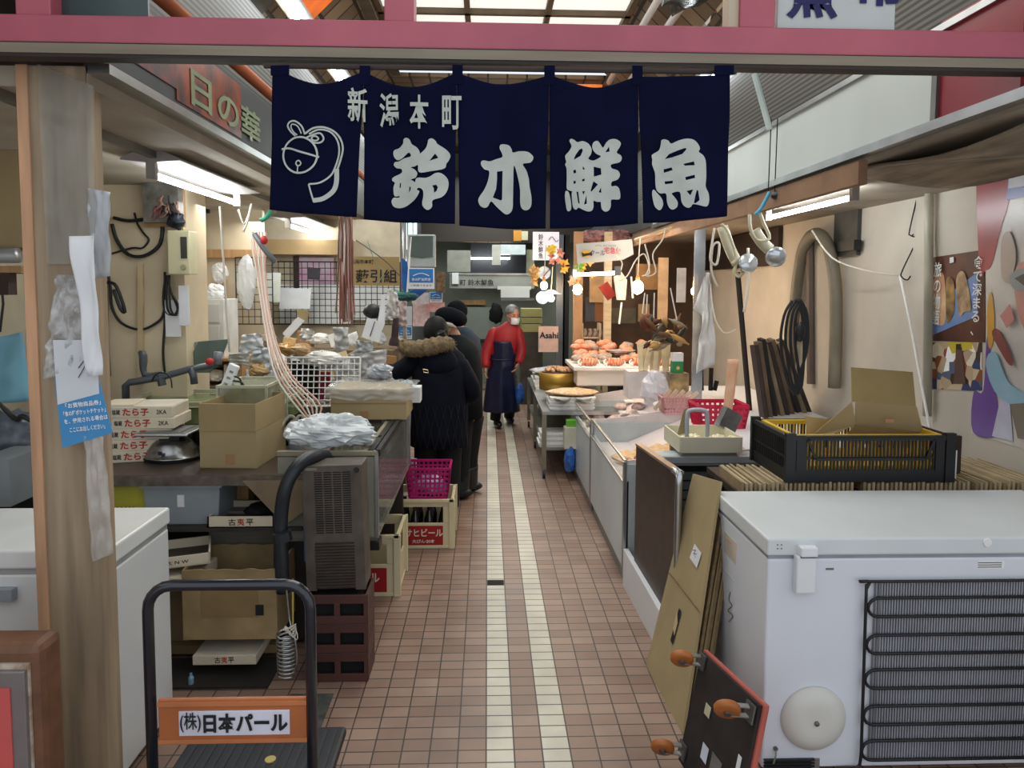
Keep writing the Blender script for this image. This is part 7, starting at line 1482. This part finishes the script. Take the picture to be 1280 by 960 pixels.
# ---- customer with fur hood (back to us)
Y1 = 5.35
def Q1(x, y, dy=0): return at(x, y, Y=Y1+dy)
hc = Q1(545, 416, .02)
c0 = Q1(550, 560)
J = dict(pelvis=Q1(548,520), waist=Q1(547,490), chest=Q1(546,458), neck=Q1(545,436), headc=Q1(545,424), shL=Q1(517,450), elL=Q1(493,468,-.0), wrL=Q1(486,462,.22), shR=Q1(576,452), elR=Q1(590,490,.05), wrR=Q1(572,500,.25),
         hipL=Q1(534,530), knL=Q1(532,590), anL=V((Q1(530,645).x, Y1, .09)), toL=V((Q1(530,645).x, Y1+.12, .035)), hipR=Q1(562,530), knR=Q1(562,590), anR=V((Q1(562,645).x, Y1+.02, .09)), toR=V((Q1(562,645).x, Y1+.14, .035)))
wo, M1 = body('person', 'person seen from behind in a navy quilted coat with a fur trimmed hood', J, hc, R(180+25), R(12), (c0.x, Y1, 0), [(J['wrL'], (-.3,.9,-.1), (0,0,1), 1), (J['wrR'], (-.2,.9,-.2), (0,0,1), -1)])
COAT = mat('#090e1c', .85, var=.3, scale=14, bump=.3, spec=.2)
zc = lambda y: Q1(550, y).z
rr_ = [(556,.215,.17),(540,.215,.17),(515,.21,.165),(495,.195,.155),(475,.20,.15),(462,.205,.14),(452,.20,.13),(444,.185,.12),(437,.14,.11),(430,.08,.08)]
B().rings([(Q1(549,556).x+(550-y)*0+(.0), Y1+.02*(y < 460), zc(y), a_, b_) for y, a_, b_ in rr_], 30).build('coat_body', COAT, wo, world=True, smooth=True)
quilt = B()
for i in range(9):
    for sgn in (-1, 1):
        pts = []
        for j in range(7):
            a_ = -2.7+i*.28+sgn*j*.06+.2; z_ = zc(556)+(zc(503)-zc(556))*j/6; pts.append((Q1(549,556).x+.214*math.cos(a_), Y1+.169*math.sin(a_), z_))
        quilt.tube(pts, .0035, 4)
quilt.build('quilt_seams', mat('#060a16', .8), wo, world=True)
limb([J['shL']+V((.03,0,0)), J['elL'], J['wrL']], [.085,.075,.05], wo, 'sleeve', COAT); limb([J['shR']+V((-.03,0,0)), J['elR'], J['wrR']], [.085,.07,.05], wo, 'sleeve', COAT)
FUR = mat('#8d7a5c', .9, c2='#5a4a36', scale=40, bump=1.0)
fp_ = [Q1(503,432,-.02), Q1(515,436,-.10), Q1(535,434,-.14), Q1(552,430,-.12), Q1(562,430,-.04)]
fur = B(); cp_ = catmull(fp_, 8); fur.tube(cp_, [.045+.018*math.sin(math.pi*min(1,i/(len(cp_)-1)))+.006*math.sin(i*1.7) for i in range(len(cp_))], 16)
random.seed(2)
for k in range(420):
    p = random.choice(cp_); a_ = random.uniform(0,6.28); d_ = V((math.cos(a_)*.7, -abs(math.sin(a_))*.6-.1, math.sin(a_))).normalized(); r0 = .045; q_ = p+d_*r0+V((random.uniform(-.02,.02),0,0)); fur.tube([q_, q_+d_*random.uniform(.015,.03)+V((0,0,-.006))], [.004,.001], 3)
fur.build('fur_trim', FUR, wo, world=True, smooth=True)
B().ell(Q1(548,452,-.10), (.14,.06,.10), rot=(R(-10),0,0)).build('hood', COAT, wo, world=True, smooth=True)
h_ = B().ell(hc+V((0,-.01,.01)), (.094,.108,.118), 20, 14, rot=(0,0,R(25))); h_.ell(hc+V((.04,-.10,-.02)), (.045,.04,.05), 14, 10); h_.ell(hc+V((.03,-.06,-.06)), (.07,.06,.06), 14, 10)
h_.build('hair', HAIR, wo, world=True, smooth=True)
B().tube([hc+V((.02,-.125,.0)), hc+V((.05,-.142,.01)), hc+V((.075,-.12,.03))], .004, 6, smooth=3).build('hair_clip', mat('#2c3644', .3), wo, world=True)
B().tube([hc+V((-.07,-.02,-.06)), hc+V((-.08,.0,-.10)), hc+V((-.075,.02,-.12))], [.02,.012,.004], 6).build('hair_strand', HAIR, wo, world=True)
pb = Q1(532,464,-.17); B().tube([pb+V((-.018,0,.014)), pb+V((.016,0,.008)), pb+V((.020,0,-.012)), pb+V((-.012,0,-.008))], .004, 6, cyc=True).build('buckle', mat('#c9b98c', .3, .8), wo, world=True)
TROU = mat('#08090d', .85, var=.2)
for s_ in ('L','R'): limb([J['hip'+s_], J['kn'+s_], J['an'+s_]], [.10,.085,.07], wo, 'trouser_leg', TROU); B().ell(J['to'+s_]+V((0,-.06,.005)), (.05,.13,.045)).build('shoe', BLACK, wo, world=True, smooth=True)
# ---- man with cap, facing left
Y2 = 5.95
def Q2(x, y, dy=0): return at(x, y, Y=Y2+dy)
hc2 = Q2(559, 404)
J = dict(pelvis=Q2(584,510), waist=Q2(584,480), chest=Q2(580,446), neck=Q2(569,420), headc=Q2(563,410), shL=Q2(568,440,-.12), elL=Q2(560,480,-.1), wrL=Q2(540,478,-.05), shR=Q2(590,440,.1), elR=Q2(580,480,.15), wrR=Q2(560,490,.1),
         hipL=Q2(577,520,-.06), knL=Q2(576,575,-.05), anL=V((Q2(576,600).x, Y2-.08, .09)), toL=V((Q2(568,600).x-.05, Y2-.1, .04)), hipR=Q2(590,520,.06), knR=Q2(586,570,.08), anR=V((Q2(586,600).x, Y2+.1, .09)), toR=V((Q2(578,600).x-.04, Y2+.1, .04)))
ma, M2 = body('person', 'person in a dark cap and white mask bending towards the left stall', J, hc2, R(-68), R(18), (Q2(582,600).x, Y2, 0), [(J['wrL'], (-1,.1,-.2), (0,0,1), 1), (J['wrR'], (-1,.1,-.2), (0,0,1), -1)])
face_bits(ma, hc2, M2)
DK = mat('#0a1015', .85, var=.2, scale=10, spec=.2)
cx2 = lambda x: Q2(x, 500).x
B().rings([(cx2(x), Y2, Q2(x, y).z, rx, ry) for x, y, rx, ry in ((585,520,.125,.19),(585,495,.12,.185),(583,470,.135,.20),(580,450,.145,.21),(577,438,.145,.21),(575,429,.125,.18),(571,422,.09,.12),(569,418,.065,.07))], 26).build('jacket', DK, ma, world=True, smooth=True)
limb([J['shL'], J['elL'], J['wrL']], [.075,.06,.045], ma, 'sleeve', DK); limb([J['shR'], J['elR'], J['wrR']], [.075,.06,.045], ma, 'sleeve', DK)
CAPM = mat('#070b14', .9, var=.25, scale=12, bump=.3, spec=.15)
cb_ = B().ell(hc2+V((.02,0,.055)), (.125,.115,.078), 20, 12, rot=(0,R(12),0)); cb_.ell(hc2+V((.07,0,.045)), (.10,.11,.07), 18, 10, rot=(0,R(20),0)); cb_.build('cap', CAPM, ma, world=True, smooth=True)
B().ell(hc2+V((-.085,-.03,.045)), (.075,.085,.012), 16, 8, rot=(0,R(-8),0)).build('cap_peak', CAPM, ma, world=True, smooth=True)
B().tube([hc2+V((-.05,-.10,-.0)), hc2+V((.02,-.10,-.005)), hc2+V((.07,-.08,-.03))], [.012,.018,.012], 8, smooth=3).build('grey_hair', mat('#b9b5ae', .7), ma, world=True, smooth=True)
for s_ in ('L','R'):
    limb([J['hip'+s_], J['kn'+s_], J['an'+s_]], [.105,.08,.075], ma, 'trouser_leg', TROU)
    limb([J['kn'+s_]+V((0,0,-.08)), J['an'+s_], J['an'+s_]+V((0,0,-.06))], [.082,.075,.075], ma, 'boot_shaft', BLACK); B().ell(J['to'+s_]+V((.06,0,.01)), (.15,.06,.05)).build('boot', BLACK, ma, world=True, smooth=True)
# ---- third person mostly hidden
Y3 = 6.6
def Q3(x, y, dy=0): return at(x, y, Y=Y3+dy)
hc3 = Q3(571, 393); x3 = Q3(577, 450).x
J = dict(pelvis=Q3(578,490), waist=Q3(578,465), chest=Q3(577,436), neck=Q3(574,413), headc=Q3(572,402), shL=V((x3-.15,Y3,Q3(0,428).z)), elL=V((x3-.2,Y3,Q3(0,460).z)), wrL=V((x3-.2,Y3+.1,Q3(0,485).z)), shR=V((x3+.12,Y3,Q3(0,428).z)), elR=V((x3+.12,Y3+.05,Q3(0,460).z)), wrR=V((x3+.05,Y3+.15,Q3(0,480).z)),
         hipL=V((x3-.09,Y3,.85)), knL=V((x3-.09,Y3,.48)), anL=V((x3-.09,Y3,.09)), toL=V((x3-.09,Y3+.1,.04)), hipR=V((x3+.03,Y3,.85)), knR=V((x3+.03,Y3,.48)), anR=V((x3+.03,Y3,.09)), toR=V((x3+.03,Y3+.1,.04)))
th, M3_ = body('person', 'person in blue jacket and black cap mostly hidden behind the dark capped person', J, hc3, R(-120), R(5), (x3, Y3, 0), [(J['wrL'], (0,.8,-.5), (0,0,1), 1), (J['wrR'], (0,.8,-.5), (0,0,1), -1)])
BLJ = mat('#1f3648', .8, var=.2)
B().rings([(x3, Y3, z, rx, .14) for z, rx in ((.80,.16),(1.0,.15),(1.15,.17),(1.27,.17),(1.33,.12),(1.38,.07))], 24).build('jacket', BLJ, th, world=True, smooth=True)
limb([J['shL'], J['elL'], J['wrL']], [.07,.06,.045], th, 'sleeve', BLJ); limb([J['shR'], J['elR'], J['wrR']], [.07,.06,.045], th, 'sleeve', BLJ)
B().ell(hc3+V((0,0,.03)), (.10,.11,.10)).build('cap', CAPM, th, world=True, smooth=True)
for s_ in ('L','R'): limb([J['hip'+s_], J['kn'+s_], J['an'+s_]], [.10,.08,.07], th, 'trouser_leg', TROU); B().ell(J['to'+s_]+V((0,-.05,.005)), (.05,.12,.045)).build('shoe', BLACK, th, world=True, smooth=True)
# ---- worker in red
Y4 = 8.9
def Q4(x, y, dy=0): return at(x, y, Y=Y4+dy)
hc4 = Q4(641, 394, -.03)
J = dict(pelvis=Q4(628,465), waist=Q4(629,445), chest=Q4(632,424), neck=Q4(637,408), headc=Q4(640,400), shL=Q4(618,413), elL=Q4(608,440,-.03), wrL=Q4(607,459,-.08), shR=Q4(646,412), elR=Q4(652,438,-.05), wrR=Q4(648,454,-.12),
         hipL=Q4(622,470), knL=Q4(621,502,-.02), anL=V((Q4(619,530).x,Y4,.09)), toL=V((Q4(624,530).x,Y4-.14,.04)), hipR=Q4(637,470), knR=Q4(638,502,.1), anR=V((Q4(637,525).x,Y4+.25,.09)), toR=V((Q4(640,525).x,Y4+.15,.04)))
wk, M4 = body('person', 'person in red jacket, navy apron and hair net standing in the aisle', J, hc4, R(28), R(12), (Q4(628,535).x, Y4, 0), [(J['wrL'], (-.1,-.2,-1), (-1,0,0), 1), (J['wrR'], (-.4,-.3,-1), (1,0,0), -1)])
face_bits(wk, hc4, M4)
RJ = mat('#a81f28', .6, var=.2, scale=8, bump=.2); APN = mat('#141b3c', .35, var=.3, scale=6, bump=.2)
B().rings([(Q4(x,450).x, Y4, Q4(x,y).z, rx, ry) for x, y, rx, ry in ((628,472,.165,.12),(628,455,.17,.125),(629,440,.165,.125),(632,424,.18,.135),(633,415,.175,.125),(635,409,.14,.10),(637,405,.09,.075),(638,402,.06,.062))], 26).build('jacket', RJ, wk, world=True, smooth=True)
limb([J['shL'], J['elL'], J['wrL']], [.075,.066,.05], wk, 'sleeve', RJ); limb([J['shR'], J['elR'], J['wrR']], [.075,.062,.045], wk, 'sleeve', RJ)
def apr(u, v):
    a_ = -math.pi/2+(u-.5)*(1.9 if v > .82 else 3.3); z = .20+(Q4(0,424).z-.20)*v; w_ = .235-.07*min(v*1.5, 1) if v < .82 else .15
    xc = Q4(627,470).x+(.02 if v > .6 else 0); return (xc+w_*math.cos(a_)*(1 if v < .82 else 1), Y4+(.16 if v < .7 else .15)*math.sin(a_)-.005+.012*math.sin(u*23)*(1-v), z)
B().surf(apr, 28, 30, .006, (0,1,0)).build('apron', APN, wk, world=True, smooth=True)
B().tube([(Q4(627,462).x+.178*math.cos(t*.33-2.9), Y4+.168*math.sin(t*.33-2.9), Q4(0,447).z) for t in range(10)], .006, 6).build('apron_tie', APN, wk, world=True)
B().ell(hc4+V((-.01,.015,.03)), (.092,.105,.105), 18, 12, f=lambda p: V((p.x, p.y if not (p.z < .0 and p.y < 0) else p.y*.2, max(p.z, -.07)))).build('hair_net', mat('#9da3a8', .6, c2='#54585e', scale=14), wk, world=True, smooth=True)
for s_ in ('L','R'):
    limb([J['hip'+s_], J['kn'+s_], J['an'+s_]], [.09,.075,.065], wk, 'trouser_leg', TROU); B().ell(J['to'+s_]+V((-.02,.06,.012)), (.05,.13,.05), rot=(0,0,R(12))).build('boot', mat('#0b0b0e', .15), wk, world=True, smooth=True)
# ---------------------------------------------------------------- world and exposure
w = bpy.data.worlds.new('world'); SC.world = w; w.use_nodes = True
w.node_tree.nodes['Background'].inputs[0].default_value = (.86, .92, 1.0, 1); w.node_tree.nodes['Background'].inputs[1].default_value = .95
SC.view_settings.view_transform = 'Standard'; SC.view_settings.look = 'None'; SC.view_settings.gamma = 1; SC.view_settings.use_curve_mapping = False
SC.view_settings.exposure = 0.12
SC.cycles.use_denoising = True
SC.cycles.max_bounces = 7
def area(loc, size, e, col, nm):
    l = bpy.data.lights.new(nm, 'AREA'); l.shape = 'RECTANGLE'; l.size, l.size_y = size; l.energy = e; l.color = col
    o = bpy.data.objects.new(nm, l); COL.objects.link(o); o.location = loc
area((.1, 10.8, 3.6), (1.2, 2.5), 85, (.93, 1, .96), 'hall_fill')  # added area light without a fixture, brightens the far aisle end
area((.1, 5.0, 4.05), (1.6, 5), 60, (1, 1, .97), 'skylight')
area((-1.7, 5.2, 2.25), (.4, 1.2), 9, (1, .97, .9), 'stall_fill')  # area light without a fixture, adds to the left tube lamps
area((1.6, 6.9, 2.25), (.8, 1.8), 12, (1, .84, .72), 'stall_fill')  # unseen warm area light added to strengthen the bulbs over the right stall
